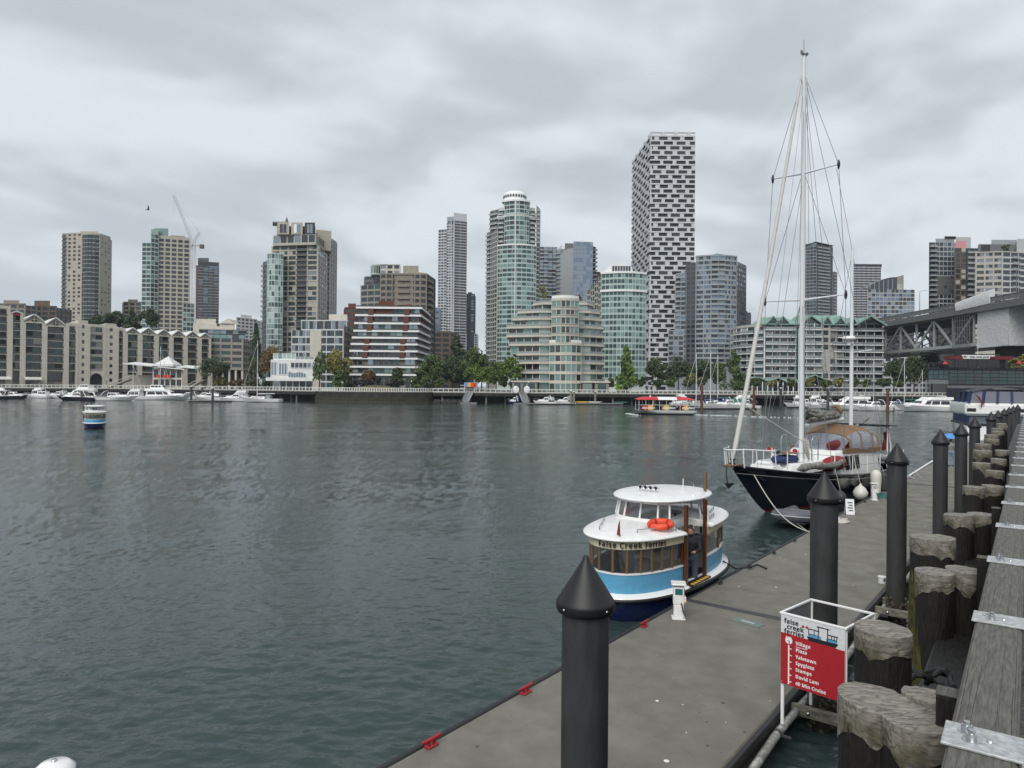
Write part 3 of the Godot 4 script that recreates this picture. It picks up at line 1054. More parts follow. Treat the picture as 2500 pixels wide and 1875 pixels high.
func near_textures() -> void:
	var im:=noise_image(512, 0.03, 5, 0.62, 1.0, 31, 0.65)
	var r:=RandomNumberGenerator.new()
	r.seed=77
	for i in 26:
		var y:=r.randf()*512.0
		var x:=r.randi() % 512
		var n:=r.randi_range(60, 300)
		for k in n:
			y += r.randf_range(-0.5, 0.5)
			var d:=0.35 + 0.3*absf(k - n*0.5) / (n*0.5)
			for w in (2 if i % 4 == 0 else 1):
				var px:=(x + k) % 512
				var py:=posmod(int(y) + w, 512)
				im.set_pixel(px, py, im.get_pixel(px, py)*d)
	tex.beam=make_tex(im)
	var c:=noise_image(1024, 0.005, 6, 0.84, 1.0, 41, 0.6)
	for i in 26000:
		var x:=r.randi() % 1024
		var y:=r.randi() % 1024
		c.set_pixel(x, y, c.get_pixel(x, y)*r.randf_range(0.78, 1.08))
	for i in 46:
		var x:=r.randi() % 1024
		var y:=r.randi() % 1024
		var a:=r.randf()*TAU
		for k in r.randi_range(6, 40):
			a += r.randf_range(-0.3, 0.3)
			c.set_pixel(posmod(x + int(cos(a)*k), 1024), posmod(y + int(sin(a)*k), 1024), Color(0.5, 0.5, 0.49))
	tex.concrete=make_tex(c)
	var f:=FastNoiseLite.new()
	f.seed=19
	f.fractal_type=FastNoiseLite.FRACTAL_RIDGED
	f.frequency=0.014
	f.fractal_octaves=4
	var cr:=f.get_seamless_image(512, 512)
	cr.convert(Image.FORMAT_RGB8)
	var st:=noise_image(512, 0.012, 5, 0.3, 1.0, 9, 0.6)
	for y in 512:
		for x in 512:
			var k:=(0.64 + 0.36*smoothstep(0.0, 0.55, 1.0 - cr.get_pixel(x, y).r))*(0.6 + 0.5*st.get_pixel(x, y).r)
			cr.set_pixel(x, y, Color(k, k, k))
	tex.crease=make_tex(cr)

# ---------------------------------------------------------------- water: wind ripples on a slow heave
func water() -> void:
	var w1:=FastNoiseLite.new()
	w1.seed=5
	w1.frequency=0.6
	w1.fractal_octaves=3
	w1.fractal_gain=0.55
	var w2:=FastNoiseLite.new()
	w2.seed=8
	w2.frequency=1.5
	w2.fractal_octaves=2
	var w3:=FastNoiseLite.new()
	w3.seed=31
	w3.frequency=0.11
	w3.fractal_octaves=2
	var patch:=FastNoiseLite.new()
	patch.seed=12
	patch.frequency=0.035
	patch.fractal_octaves=3
	var height:=func(x: float, z: float) -> float:
		var g:=0.55 + 0.9*clampf(0.5 + patch.get_noise_2d(x*0.8, z*1.6)*1.6, 0.0, 1.0)
		var rr:=x*x + z*z
		var f:=1.0 / (1.0 + rr / 800.0)
		return g*(f*0.021*w1.get_noise_2d(x*0.95 + z*0.3, z*1.6 - x*0.4) + 0.014 / (1.0 + rr / 3500.0)*w2.get_noise_2d(x*0.9 - z*0.3, z*1.5) + 0.06*w3.get_noise_2d(x*0.5, z*1.2))
	var radii:=[2.0]
	while radii[-1] < 520.0:
		var r: float=radii[-1]
		radii.append(r + clampf(r*r*0.00045, 0.06, r*0.035))
	var cols:=640
	var v:=PackedVector3Array()
	var n:=PackedVector3Array()
	var idx:=PackedInt32Array()
	for i in radii.size():
		var r: float=radii[i]
		for j in cols + 1:
			var a:=deg_to_rad(lerpf(-58.0, 58.0, float(j) / cols))
			var x:=sin(a)*r
			var z:=-cos(a)*r
			var e:=maxf(0.03, r*0.0012)
			var h: float=height.call(x, z)
			v.append(V(x, h, z))
			n.append(V(-(height.call(x + e, z) - h) / e, 1.0, -(height.call(x, z + e) - h) / e).normalized())
	for i in radii.size() - 1:
		for j in cols:
			var a:=i*(cols + 1) + j
			var b:=a + cols + 1
			idx.append_array([a, b, b + 1, a, b + 1, a + 1])
	var mb:=MB.new()
	mb.v=v
	mb.n=n
	mb.idx=idx
	ground("water", mb, "water")
	# wakes: foam lying on the water
	foam_line("wake", "white foam wake trailing right from the red and white canopy ferry", on(1692, 1013, 0.03), on(1975, 1021, 0.03), 0.9, 3)
	foam_line("wake", "white curl of foam at the bow of the red and white canopy ferry", on(1531, 1010, 0.03), on(1562, 1014, 0.03), 0.8, 4)

func foam_line(called: String, label: String, a: Vector3, b: Vector3, w: float, sd: int) -> void:
	var r:=RandomNumberGenerator.new()
	r.seed=sd
	var mb:=MB.new()
	var d:=(b - a).normalized()
	var s:=V(-d.z, 0, d.x)
	var length:=a.distance_to(b)
	for i in int(length*3.0):
		var t:=pow(r.randf(), 1.3)
		var p:=a + d*t*length + s*r.randfn(0.0, 0.32)*w*(0.7 + 0.5*t)
		var k:=r.randf_range(0.12, 0.5)*(1.2 - t)
		mb.lathe(p, [W(k, 0.0), W(k*0.7, 0.06*k + 0.05), W(0.001, 0.09*k + 0.07)],6)
	tag(obj(called, mb, "foam"), label, "wake", "", "stuff")

# ---------------------------------------------------------------- far shore: land, embankment, railings
func far_ground() -> void:
	var mb:=MB.new()
	mb.prism(PackedVector2Array([W(-900, -268), W(-112, -268), W(-84, -240), W(900, -240), W(900, -1100), W(-900, -1100)]), -3.0, 3.3)
	ground("terrain", mb, "earth")
	var rows:=[]
	for i in 7:
		var t:=i / 6.0
		var row:=[]
		for j in 17:
			var s:=j / 16.0
			var q:=pp(lerpf(845, 990, s), 226.0 + t*8.0, 948)
			row.append(V(q.x, 3.3 + 2.2*sin(PI*s)*sin(PI*t*0.5), q.y))
		rows.append(row)
	var lawn:=MB.new()
	lawn.sheet(rows)
	tag(ground("lawn", lawn, "grass"), "")
	var rocks:=MB.new()
	for i in 130:
		var q:=pp(rng.randf_range(1062, 1150), rng.randf_range(224.0, 231.0), 975)
		rocks.lathe(V(q.x, -0.2, q.y), [W(0.5, 0), W(rng.randf_range(0.5, 0.9), 0.4), W(rng.randf_range(0.2, 0.5), rng.randf_range(0.7, 1.3)), W(0.01, 1.4)],6)
	tag(obj("riprap", rocks, "rock"), "dark boulders of the bank under the promenade beside the round bulkhead", "rocks", "", "stuff")

func shore_run(p0: Array, p1: Array, piles: bool, called_label: String) -> void:
	var a:=pp(p0[0],p0[1],950)
	var b:=pp(p1[0],p1[1],950)
	var A:=V(a.x, 0, a.y)
	var B:=V(b.x, 0, b.y)
	var d:=(B - A).normalized()
	var back:=V(d.z, 0, -d.x)
	if back.z > 0:
		back=-back
	var length:=A.distance_to(B)
	var t:=Transform3D(Basis(d, Vector3.UP, -back), A)
	var w:=thing("promenade", "promenade deck on piles, " + called_label, "promenade", t)
	var deck:=MB.new()
	deck.box(V(length*0.5, 3.35, -7), V(length, 0.3, 14.4))
	obj("deck", deck, "shore_deck", w)
	var edge:=MB.new()
	edge.box(V(length*0.5, 2.72, -0.1), V(length, 0.95, 0.35))
	obj("edge_beam", edge, "wall_dark", w)
	var rear:=MB.new()
	rear.box(V(length*0.5, 0.9, -6.0), V(length, 4.0, 0.6))
	obj("retaining_wall", rear, "wall_dark", w)
	if piles:
		var pm:=MB.new()
		pm.lathe(Vector3.ZERO, [W(0.3, -2.0), W(0.28, 2.3)],8)
		var shared:=pm.mesh()
		var n:=int(length / 5.5)
		for i in n:
			obj("pile", shared, "shore_pile", w, T(V((i + 0.5)*length / n + rng.randf_range(-0.8, 0.8), 0, -0.9 - 2.2*(i % 2))))
	railing(t, length, called_label)

func railing(t: Transform3D, length: float, where: String) -> void:
	var f:=thing("railing", "white promenade railing " + where, "railing", t)
	for y in [[4.55, 0.16, 0.12],[3.62, 0.1, 0.08],[4.2, 0.05, 0.05]]:
		var r:=MB.new()
		r.box(V(length*0.5, y[0],-0.15), V(length, y[1],y[2]))
		obj("rail", r, "rail_paint", f)
	var n:=maxi(2, int(length / 1.55))
	for i in n + 1:
		obj("post", shared_box(V(0.16, 1.1, 0.12)), "rail_paint", f, T(V(length*i / n, 4.03, -0.15)))

func seawall() -> void:
	shore_run([-190, 262],[300, 260],false, "at the far left behind the moored motor yachts")
	shore_run([300, 260],[590, 246],false, "before the pavilion at the left")
	shore_run([590, 246],[771, 226],true, "left of the round bulkhead")
	shore_run([1057, 226],[1158, 226],true, "between the round bulkhead and the striped arch")
	shore_run([1158, 225],[1262, 226],true, "between the striped arch and the white gangway canopy")
	shore_run([1262, 226],[1470, 227],true, "in front of the stepped cream apartment block")
	shore_run([1470, 227],[1630, 230],true, "behind the red and white canopy ferry")
	shore_run([1630, 231],[2010, 236],false, "behind the right hand marina")
	shore_run([2010, 236],[2620, 240],false, "on the far right below the bridge")
	var w:=thing("bulkhead", "rounded brown seawall bulging into the water with a pale lower face", "seawall")
	var lo:=MB.new()
	var hi:=MB.new()
	var cap:=MB.new()
	var pts:=[]
	for i in 25:
		var t:=i / 24.0
		var q:=pp(lerpf(769, 1057, t), 227.0 - 9.0*pow(sin(PI*t), 0.6), 960)
		pts.append(q)
	for i in 24:
		for e in [[lo, -2.0, 1.65, 0.0],[hi, 1.65, 3.3, 0.1]]:
			var a: Vector2=pts[i]
			var b: Vector2=pts[i + 1]
			e[0].quad(V(a.x, e[1],a.y + e[3]), V(b.x, e[1],b.y + e[3]), V(b.x, e[2],b.y + e[3]), V(a.x, e[2],a.y + e[3]))
	var poly:=PackedVector2Array(pts)
	poly.append(W(pts[24].x, -240))
	poly.append(W(pts[0].x, -240))
	cap.prism(poly, 3.2, 3.45)
	obj("lower_face", lo, "wall_algae", w)
	obj("upper_face", hi, "wall_dark", w)
	obj("coping", cap, "shore_deck", w)
	var f:=thing("railing", "white promenade railing following the round bulkhead", "railing")
	for y in [[4.55, 0.16],[3.66, 0.1],[4.2, 0.05]]:
		var r:=MB.new()
		for i in 24:
			var a: Vector2=pts[i]
			var b: Vector2=pts[i + 1]
			r.beam(V(a.x, y[0],a.y - 0.2), V(b.x, y[0],b.y - 0.2), 0.1, y[1])
		obj("rail", r, "rail_paint", f)
	for i in 49:
		var q: Vector2=pts[i / 2] if i % 2 == 0 else (pts[i / 2] + pts[i / 2 + 1])*0.5
		obj("post", shared_box(V(0.16, 1.1, 0.12)), "rail_paint", f, T(V(q.x, 4.03, q.y - 0.2)))
	landing(1149, "striped", "sloping gangway with a blue, yellow and red striped arch at its top")
	landing(1273, "white", "sloping gangway under a white canopy near the cream stepped block")
	for e in [[260, "in front of the arched passage of the left terrace"], [1005, "on the round bulkhead"], [1290, "right of the white gangway canopy"], [1412, "in front of the cream stepped block"], [1592, "left of the dark red mooring pile"], [1712, "beside the right marina, left of the leaning furled sail"], [1912, "left of the tall white mast"], [1990, "just right of the tall white mast"], [2044, "left of the white mizzen mast"]]:
		var q:=pp(e[0],228.5 if e[0] > 700 else 262.0, 930)
		var l:=thing("street_lamp", "globe lamp " + e[1],"lamp", T(V(q.x, 3.5, q.y)), "globe lamps along the promenade")
		var po:=MB.new()
		po.lathe(Vector3.ZERO, [W(0.11, 0), W(0.07, 0.5), W(0.055, 3.1)],6)
		obj("post", po, "dark_grey", l)
		var g:=SphereMesh.new()
		g.radius=0.22
		g.height=0.44
		g.radial_segments=8
		g.rings=5
		obj("globe", g, "white_paint", l, T(V(0, 3.3, 0)))

func landing(px: float, kind: String, label: String) -> void:
	var q:=pp(px, 225.0, 940)
	var l:=thing("gangway", label, "gangway", T(V(q.x, 0, q.y)))
	var r:=MB.new()
	r.beam(V(0, 3.4, -0.6), V(-1.0 if kind == "striped" else 1.2, 0.5, 8.0), 1.8, 0.15)
	obj("ramp", r, "mid_grey", l)
	for s in [-0.95, 0.95]:
		var h:=MB.new()
		var e:=-1.0 if kind == "striped" else 1.2
		h.beam(V(s, 4.4, -0.6), V(e + s, 1.5, 8.0), 0.07, 0.08)
		h.beam(V(s, 3.6, -0.6), V(e + s, 0.7, 8.0), 0.07, 0.16)
		for k in 9:
			var t:=k / 8.0
			h.box(V(s + e*t, lerpf(4.0, 1.1, t), lerpf(-0.6, 8.0, t)), V(0.06, 0.9, 0.06))
		obj("handrail", h, "pale_grey", l)
	var f:=MB.new()
	f.box(V(0, 0.15, 9.4), V(5.0, 0.6, 3.0))
	obj("landing_float", f, "mid_grey", l)
	if kind == "striped":
		var cols:=["umbrella_blue", "yellow", "orange_ring", "red_paint"]
		for k in 4:
			var p:=MB.new()
			p.box(V(-1.35 + k*0.9, 5.75, 0.2), V(0.9, 1.3, 0.3))
			obj("arch_panel", p, cols[k], l)
		for s in [-1.9, 1.9]:
			var c:=MB.new()
			c.box(V(s, 4.9, 0.2), V(0.22, 3.2, 0.34))
			obj("arch_leg", c, "pale_grey", l)
		var t:=MB.new()
		t.box(V(0, 6.46, 0.2), V(4.0, 0.12, 0.34))
		obj("arch_top", t, "pale_grey", l)
	else:
		var c:=MB.new()
		var rows:=[]
		for i in 7:
			var a:=PI*i / 6.0
			rows.append([V(-cos(a)*1.9, 4.2 + sin(a)*1.9, -1.2), V(-cos(a)*1.9, 4.2 + sin(a)*1.9, 1.6)])
		c.sheet(rows)
		obj("canopy", c, "white_paint", l)
		for s in [-1.7, 1.7]:
			var p:=SphereMesh.new()
			p.radius=1.0
			p.height=2.1
			p.radial_segments=12
			p.rings=6
			obj("side_panel", p, "white_paint", l, Transform3D(Basis.from_scale(V(1, 1.15, 0.2)), V(s, 4.4, 1.3)))

func sky_mid() -> void:
	var z:=400.0
	var b:=Bld.new(self, "beige tower with a dark stepped crown, spire and round teal bay on its left", 30)
	b.limit=300
	var L:=pp(664, z, 700)
	var F:=pp(775, z - 4, 700)
	var R:=pp(803, z + 22, 700)
	var t:=hh(602, 700, z)
	var gl:=["glass_mid", "glass_sky", "glass_blind", "glass_dark", "teal_deep", "glass_dark"]
	var st:={wall="beige", bay=4.6, pier=0.75, span=0.8, out=0.4, glass=gl, split=2}
	var body:=PackedVector2Array([L, F, R, rb(R, 10), rb(L, 30)])
	b.body(body, G0, t, "beige")
	var q1:=L.lerp(F, 0.54)
	var q2:=L.lerp(F, 0.78)
	b.face(L, q1, G0, t, 2.9, st)
	b.face(q1, q2, G0, t, 2.9, {wall="brown_wall", bay=6.0, pier=0.4, span=0.5, out=0.3, glass=["glass_dark", "charcoal"], bal=[0],bald=1.0, bslab="brown_wall", brail="rail_dark"})
	b.face(q2, F, G0, t, 2.9, st)
	b.face(F, R, G0, t, 2.9, {wall="beige", bay=4.2, pier=0.6, span=0.8, out=0.35, glass=gl})
	var wl:=pp(803, z + 20, 700)
	var wr:=pp(821, z + 34, 700)
	b.body(PackedVector2Array([wl, wr, rb(wr, 12), rb(wl, 12)]), G0, hh(582, 812, z + 24), "beige")
	b.face(wl, wr, G0, hh(586, 812, z + 24), 2.9, {wall="beige", bay=4.5, pier=0.5, span=0.8, out=0.3, glass=["glass_mid", "teal_deep", "glass_mid"]})
	var c1:=[pp(668, z - 2, 600), pp(770, z - 6, 600), pp(795, z + 14, 600)]
	b.body(behind(c1, 24), t, hh(577, 700, z), "beige", "crown")
	b.face(c1[0],c1[1],t, hh(578, 700, z), 6.0, {wall="beige", bay=4.0, pier=0.6, span=1.4, out=0.3, glass=["glass_mid", "glass_dark", "glass_sky"]})
	b.face(c1[1],c1[2],t, hh(578, 700, z), 6.0, {wall="beige", bay=4.0, pier=0.6, span=1.4, out=0.3, glass=["glass_mid", "glass_dark"]})
	var ty:=hh(548, 720, z)
	var k0:=hh(577, 700, z)
	b.body(behind([pp(676, z - 1, 570), pp(770, z - 1, 570)],14), k0, ty - 1.2, "grey_wall", "crown")
	for e in [[677, 706, "beige"], [711, 739, "beige"], [744, 769, "charcoal"]]:
		var p:=pp(e[0],z - 5, 560)
		var q:=pp(e[1],z - 5, 560)
		b.body(behind([p, q], 6), k0, ty, e[2],"crown_bay")
		b.face(p.lerp(q, 0.2), p.lerp(q, 0.8), k0 + 0.4, ty - 1.0, 6.0, {wall=e[2],bay=2.2, pier=0.25, span=0.4, out=0.25, glass=["glass_sky", "white_trim", "glass_mid"]})
	b.slab(behind([pp(668, z - 4, 550), pp(700, z - 4, 550)],8), ty, 0.5, 0.6, "roof_grey", "canopy")
	b.body(behind([pp(772, z + 8, 560), pp(809, z + 12, 560)],14), t, hh(553, 790, z), "beige", "roof_box")
	b.body(behind([pp(745, z + 20, 548), pp(800, z + 20, 548)],4), ty - 0.6, hh(546, 780, z), "teal_frame", "screen")
	var sp:=MB.new()
	var s0:=pp(700, z - 4, 545)
	sp.lathe(V(s0.x, ty, s0.y), [W(1.0, 0), W(0.75, 1.4), W(0.02, hh(533, 700, z) - ty)],6)
	obj("spire", sp, "grey_wall", b.node)
	var tl:=pp(652, z - 6, 720)
	var tr:=pp(690, z - 8, 720)
	var tt:=hh(628, 670, z)
	var arc:=bow(tl, tr, 3.4, 6)
	b.body(behind(arc, 10), G0, tt, "teal_frame", "bay_wall")
	b.curve(arc, G0, tt, 2.9, {wall="teal_frame", bay=1.6, pier=0.2, span=0.5, out=0.2, glass=["teal_glass", "teal_deep", "teal_pale"], part="bay_frame"})
	b.slab(behind(arc, 8), tt, 0.6, 0.3, "teal_frame")
	var bl:=pp(642, z, 720)
	b.body(behind([bl, tl + W(0.5, -1)],10), G0, hh(640, 645, z), "slate_dark")
	b.face(bl, tl + W(0, -1), G0, hh(640, 645, z), 2.9, {wall="slate_dark", bay=2.4, pier=0.2, span=0.5, out=0.2, glass=["glass_dark", "teal_deep"], bal=[0],bald=1.2, bslab="pale_grey", brail="rail_glass"})
	b.done()
	z=292.0
	b=Bld.new(self, "low glazed grey terrace block with roof gardens in front of the beige grid tower", 31, "apartment_block", "building")
	var y3:=hh(782, 790, z)
	var y2:=hh(807, 770, z)
	L=pp(713, z, 840)
	F=pp(838, z - 2, 840)
	R=pp(868, z + 24, 840)
	var gg:=["glass_sky", "glass_mid", "teal_deep", "glass_dark"]
	b.body(PackedVector2Array([L, F, R, rb(R, 8), rb(L, 26)]), G0, y2, "cream_shade")
	b.face(L, L.lerp(F, 0.42), G0, y2, 3.0, {wall="tower_white", bay=3.0, pier=0.3, span=0.7, out=0.4, glass=gg, split=2})
	b.face(L.lerp(F, 0.42), L.lerp(F, 0.52), G0, y2, 3.0, {wall="cream_wall", bay=4.0, pier=2.6, span=1.6, out=0.5, glass=["glass_dark"], skip=0.5})
	b.face(L.lerp(F, 0.52), F, G0, y2, 3.0, {wall="tower_white", bay=3.0, pier=0.3, span=0.7, out=0.4, glass=gg, split=2})
	b.face(F, R, G0, y3 - 2, 3.0, {wall="beige_dark", bay=3.6, pier=0.7, span=1.0, out=0.4, glass=gg})
	L=pp(737, z + 5, 790)
	F=pp(847, z + 3, 790)
	b.body(behind([L, F], 18), y2, y3, "cream_shade", "upper_floor")
	b.face(L, F, y2, y3, 3.6, {wall="tower_white", bay=3.4, pier=0.3, span=0.9, out=0.4, glass=gg, split=2})
	b.slab(behind([L, F], 18), y3, 0.5, 0.4, "tower_white")
	b.body(behind([pp(803, z + 16, 770), pp(848, z + 16, 770)],10), y3, hh(758, 826, z), "cream_wall", "penthouse")
	b.done()
	z=248.0
	b=Bld.new(self, "white low modern waterside building with a glass penthouse and an overhanging main floor", 32, "community_building", "building")
	b.limit=120
	L=pp(661, z, 900)
	R=pp(766, z, 900)
	var y1:=hh(922, 700, z)
	y2=hh(878, 700, z)
	y3=hh(862, 700, z)
	b.body(behind([L, R], 14), y1, y2, "white_wall")
	b.slab(behind([pp(652, z - 1.5, 925), pp(766, z - 1.5, 925)],12), hh(930, 700, z), y1 - hh(930, 700, z), 0.4, "white_wall", "overhang")
	b.body(behind([pp(665, z + 1, 940), pp(763, z + 1, 940)],10), G0, hh(930, 700, z), "mid_grey", "ground_floor")
	b.face(pp(668, z + 0.9, 940), pp(763, z + 0.9, 940), G0, hh(930, 700, z), 2.4, {wall="white_wall", bay=2.4, pier=0.35, span=0.2, out=0.3, glass=["glass_mid", "glass_dark", "glass_sky"]})
	b.face(pp(662, z - 0.05, 890), pp(676, z - 0.05, 890), y1 + 0.6, y2 - 1.0, 5.0, {wall="white_wall", bay=1.2, pier=0.2, span=0.3, out=0.15, glass=["teal_deep", "glass_sky"]})
	b.face(pp(681, z - 0.05, 890), pp(701, z - 0.05, 890), y1 + 0.9, y2 - 1.4, 3.0, {wall="white_wall", bay=1.0, pier=0.25, span=0.2, out=0.15, glass=["glass_dark", "glass_blue"]})
	b.face(pp(710, z - 0.05, 890), pp(760, z - 0.05, 890), hh(899, 735, z), hh(886, 735, z), 2.0, {wall="white_wall", bay=1.4, pier=0.2, span=0.2, out=0.15, glass=["glass_blue", "glass_mid"]})
	for i in 7:
		var p:=pp(707 + i*6.1, z - 2.0, 915)
		var tall:=hh(908.5 + 1.6*sin(i*1.1) + i*0.5, 725, z) - hh(921, 725, z)
		b.piece("window", V(p.x, hh(921, 725, z) + tall*0.5, p.y), V(0.7, tall, 0.14), Basis.IDENTITY, "glass_blue")
	b.body(behind([pp(668, z + 1, 870), pp(722, z + 1, 870)],9), y2, y3, "teal_frame", "penthouse")
	b.face(pp(668, z + 0.95, 870), pp(722, z + 0.95, 870), y2, y3, 3.0, {wall="white_trim", bay=1.6, pier=0.16, span=0.3, out=0.2, glass=["teal_pale", "teal_glass", "glass_sky"]})
	b.face(pp(722, z + 0.2, 874), pp(766, z + 0.2, 874), y2, y2 + 1.1, 1.1, {wall="white_trim", bay=1.6, pier=0.1, span=0.15, out=0.15, glass=["rail_glass"], part="railing"})
	b.done()
	z=335.0
	b=Bld.new(self, "brown stepped apartment building with bay windows and a pale rooftop house", 33, "apartment_tower", "building")
	b.limit=300
	var br:={wall="brown_wall", bay=3.0, pier=0.5, span=1.1, out=0.5, glass=["glass_dark", "glass_mid", "glass_dark", "charcoal"], split=2}
	var m0:=pp(930, z, 760)
	var m1:=pp(970, z + 1, 760)
	var m2:=pp(1002, z + 1, 760)
	var m3:=pp(1040, z, 760)
	var m4:=pp(1061, z + 18, 760)
	t=hh(671, 985, z)
	b.body(PackedVector2Array([m0, m3, m4, rb(m4, 14), rb(m0, 28)]), G0, t, "brown_wall")
	b.curve(bow(m0, m1, 1.4, 3), G0, t, 2.9, br)
	b.face(m1, m2, G0, t, 2.9, {wall="brown_wall", bay=6.5, pier=0.5, span=0.6, out=0.4, glass=["charcoal", "glass_dark"], bal=[0],bald=1.5, bslab="brown_wall", brail="brown_wall"})
	b.curve(bow(m2, m3, 1.4, 3), G0, t, 2.9, br)
	b.face(m3, m4, G0, t, 2.9, {wall="brick_brown", bay=4.2, pier=0.6, span=0.8, out=0.4, glass=["glass_dark", "charcoal"], bal=[0, 1],bald=1.0, bslab="brown_wall", brail="brown_wall"})
	b.slab(PackedVector2Array([m0, m3, m4, rb(m4, 14), rb(m0, 28)]), t, 0.7, 0.4, "brown_wall")
	var w0:=pp(882, z + 6, 760)
	var w1:=pp(931, z + 2, 760)
	b.body(behind([w0, w1],16), G0, hh(693, 905, z), "brown_wall")
	b.face(w0, w1, G0, hh(693, 905, z), 2.9, {wall="cream_shade", bay=3.2, pier=0.5, span=0.9, out=0.4, glass=["glass_dark", "glass_mid", "teal_deep"], split=2})
	var w2:=pp(891, z + 9, 690)
	b.body(behind([w2, pp(931, z + 6, 690)],14), hh(694, 905, z), hh(668, 905, z), "grey_wall", "shoulder")
	b.face(w2, pp(931, z + 6, 690), hh(694, 905, z), hh(670, 905, z), 2.9, {wall="grey_wall", bay=4.0, pier=0.8, span=1.0, out=0.3, glass=["glass_mid", "glass_dark"]})
	var h0:=pp(928, z + 4, 650)
	var h1:=pp(977, z + 4, 650)
	b.body(behind([h0, h1],12), t, hh(643, 950, z), "cream_wall", "rooftop_house")
	b.face(h0, h1, t, hh(645, 950, z), 3.0, {wall="cream_wall", bay=3.4, pier=0.8, span=1.0, out=0.3, glass=["glass_mid", "glass_dark", "glass_sky"]})
	var rm:=MB.new()
	var e0:=hh(643, 950, z)
	var e1:=hh(635, 940, z)
	rm.quad(V(h0.x - 2, e0, h0.y + 0.5), V(h1.x + 1, e0, h1.y + 0.5), V(h1.x - 2, e1, h1.y - 7), V(h0.x + 2, e1, h0.y - 7))
	rm.quad(V(h0.x - 2, e0, h0.y + 0.5), V(h0.x + 2, e1, h0.y - 7), V(h0.x + 2, e1, h0.y - 9), V(h0.x - 2, e0, h0.y - 14))
	obj("roof", rm, "beige_dark", b.node)
	var tb:=bow(pp(906, z + 4, 650), pp(929, z + 4, 650), 2.0, 5)
	b.body(behind(tb, 7), hh(668, 905, z), hh(643, 915, z), "teal_frame", "glass_turret")
	b.curve(tb, hh(668, 905, z), hh(646, 915, z), 3.0, {wall="teal_frame", bay=1.6, pier=0.2, span=0.6, out=0.2, glass=["teal_glass", "glass_mid"]})
	b.body(behind([pp(984, z + 3, 655), pp(1022, z + 3, 655)],12), t, hh(646, 1004, z), "beige_dark", "plant_room")
	b.body(behind([pp(1022, z + 3, 660), pp(1042, z + 6, 660)],12), t, hh(662, 1032, z), "cream_wall", "plant_room")
	b.done()
	z=268.0
	b=Bld.new(self, "red brick apartment block wrapped in white balcony bands, stepping back towards its top", 34, "terraced_building", "building")
	b.limit=300
	var ys:=[933, 914, 895, 874, 856, 839, 823, 806, 787, 767, 748]
	var ls:=[853, 853, 853, 854, 857, 860, 864, 866, 868, 870]
	var rs:=[1019, 1019, 1018, 1018, 1018, 1019, 1022, 1025, 1027, 1029]
	var back:=pp(1050, z + 32, 850)
	for k in 10:
		var p:=pp(ls[k], z + k*0.4, ys[k])
		var q:=pp(rs[k], z + k*0.4, ys[k])
		var s:=W(back.x - (9 - k)*0.0, back.y)
		var ya: float=maxf(hh(ys[k], 940, z), G0 - 0.5) if k else G0 - 1.0
		var yb:=hh(ys[k + 1],940, z)
		var foot:=PackedVector2Array([p, q, s, rb(s, 6), rb(p, 24)])
		var inner: PackedVector2Array=Geometry2D.offset_polygon(foot, -1.1)[0]
		b.body(inner, ya, yb, "brick" if k > 7 else "brown_wall")
		b.slab(foot, yb - 0.5, 0.72, 0.2, "white_trim", "balcony_band")
		b.slab(foot, yb + 0.22, 0.5, 0.1, "rail_dark", "railing")
		var pi:=p + W(1.1, -1.05)
		var qi:=q + W(-0.9, -1.05)
		var gls:=["glass_dark", "glass_mid", "glass_mid", "teal_deep", "glass_sky"] if k != 6 and k != 1 else ["teal_glass", "teal_deep", "teal_pale", "glass_mid"]
		b.face(pi, pi.lerp(qi, 0.16), ya, yb - 0.5, 6.0, {wall="brown_wall", bay=2.4, pier=0.25, span=0.3, out=0.25, glass=gls})
		b.face(pi.lerp(qi, 0.24), pi.lerp(qi, 0.76), ya, yb - 0.5, 6.0, {wall="brick" if k > 7 else "brown_wall", bay=2.2, pier=0.25, span=0.3, out=0.25, glass=gls, skip=0.35 if k > 7 else 0.0})
		b.face(pi.lerp(qi, 0.84), qi, ya, yb - 0.5, 6.0, {wall="brown_wall", bay=2.4, pier=0.25, span=0.3, out=0.25, glass=gls})
		b.face(q + W(-1.2, -3), s + W(-1.6, 0), ya, yb - 0.5, 6.0, {wall="brown_wall", bay=4.0, pier=0.8, span=0.3, out=0.25, glass=["glass_dark", "glass_mid"]})
		if k > 2 and k != 6:
			for f in [0.2, 0.8]:
				var c: Vector2=pi.lerp(qi, f)
				b.piece("brick_pier", V(c.x, (ya + yb - 0.5)*0.5, c.y + 0.9), V(2.0, yb - 0.5 - ya, 1.8), Basis.IDENTITY, "brick")
	b.body(behind([pp(924, z + 7, 735), pp(962, z + 7, 735)],8), hh(748, 940, z), hh(729, 940, z), "brick", "penthouse")
	b.body(behind([pp(990, z + 6, 742), pp(1006, z + 6, 742)],6), hh(748, 1000, z), hh(739, 1000, z), "brick", "chimney")
	b.done()
	z=720.0
	b=Bld.new(self, "tall slender pale tower with a white honeycomb left face and dark banded right face", 35)
	b.limit=300
	var sw:={wall="tower_white", bay=3.0, pier=0.55, span=1.0, out=0.5, glass=["glass_dark", "glass_blue", "slate_dark", "glass_mid"]}
	L=pp(1070, z + 3, 680)
	F=pp(1107, z - 3, 680)
	R=pp(1138.5, z + 3, 680)
	t=hh(540, 1115, z)
	b.body(PackedVector2Array([L.lerp(F, 0.6), F, R, rb(R, 18), L.lerp(F, 0.6) + W(1, -18)]), G0, t, "slate_dark")
	b.body(PackedVector2Array([L, F, rb(F, 16), rb(L, 14)]), G0, hh(560, 1085, z), "slate_dark")
	b.face(F, R, G0, t, 2.9, {wall="slate_wall", bay=6.4, pier=0.35, span=0.75, out=0.5, glass=["glass_dark", "slate_dark", "glass_mid"], swall="tower_white"})
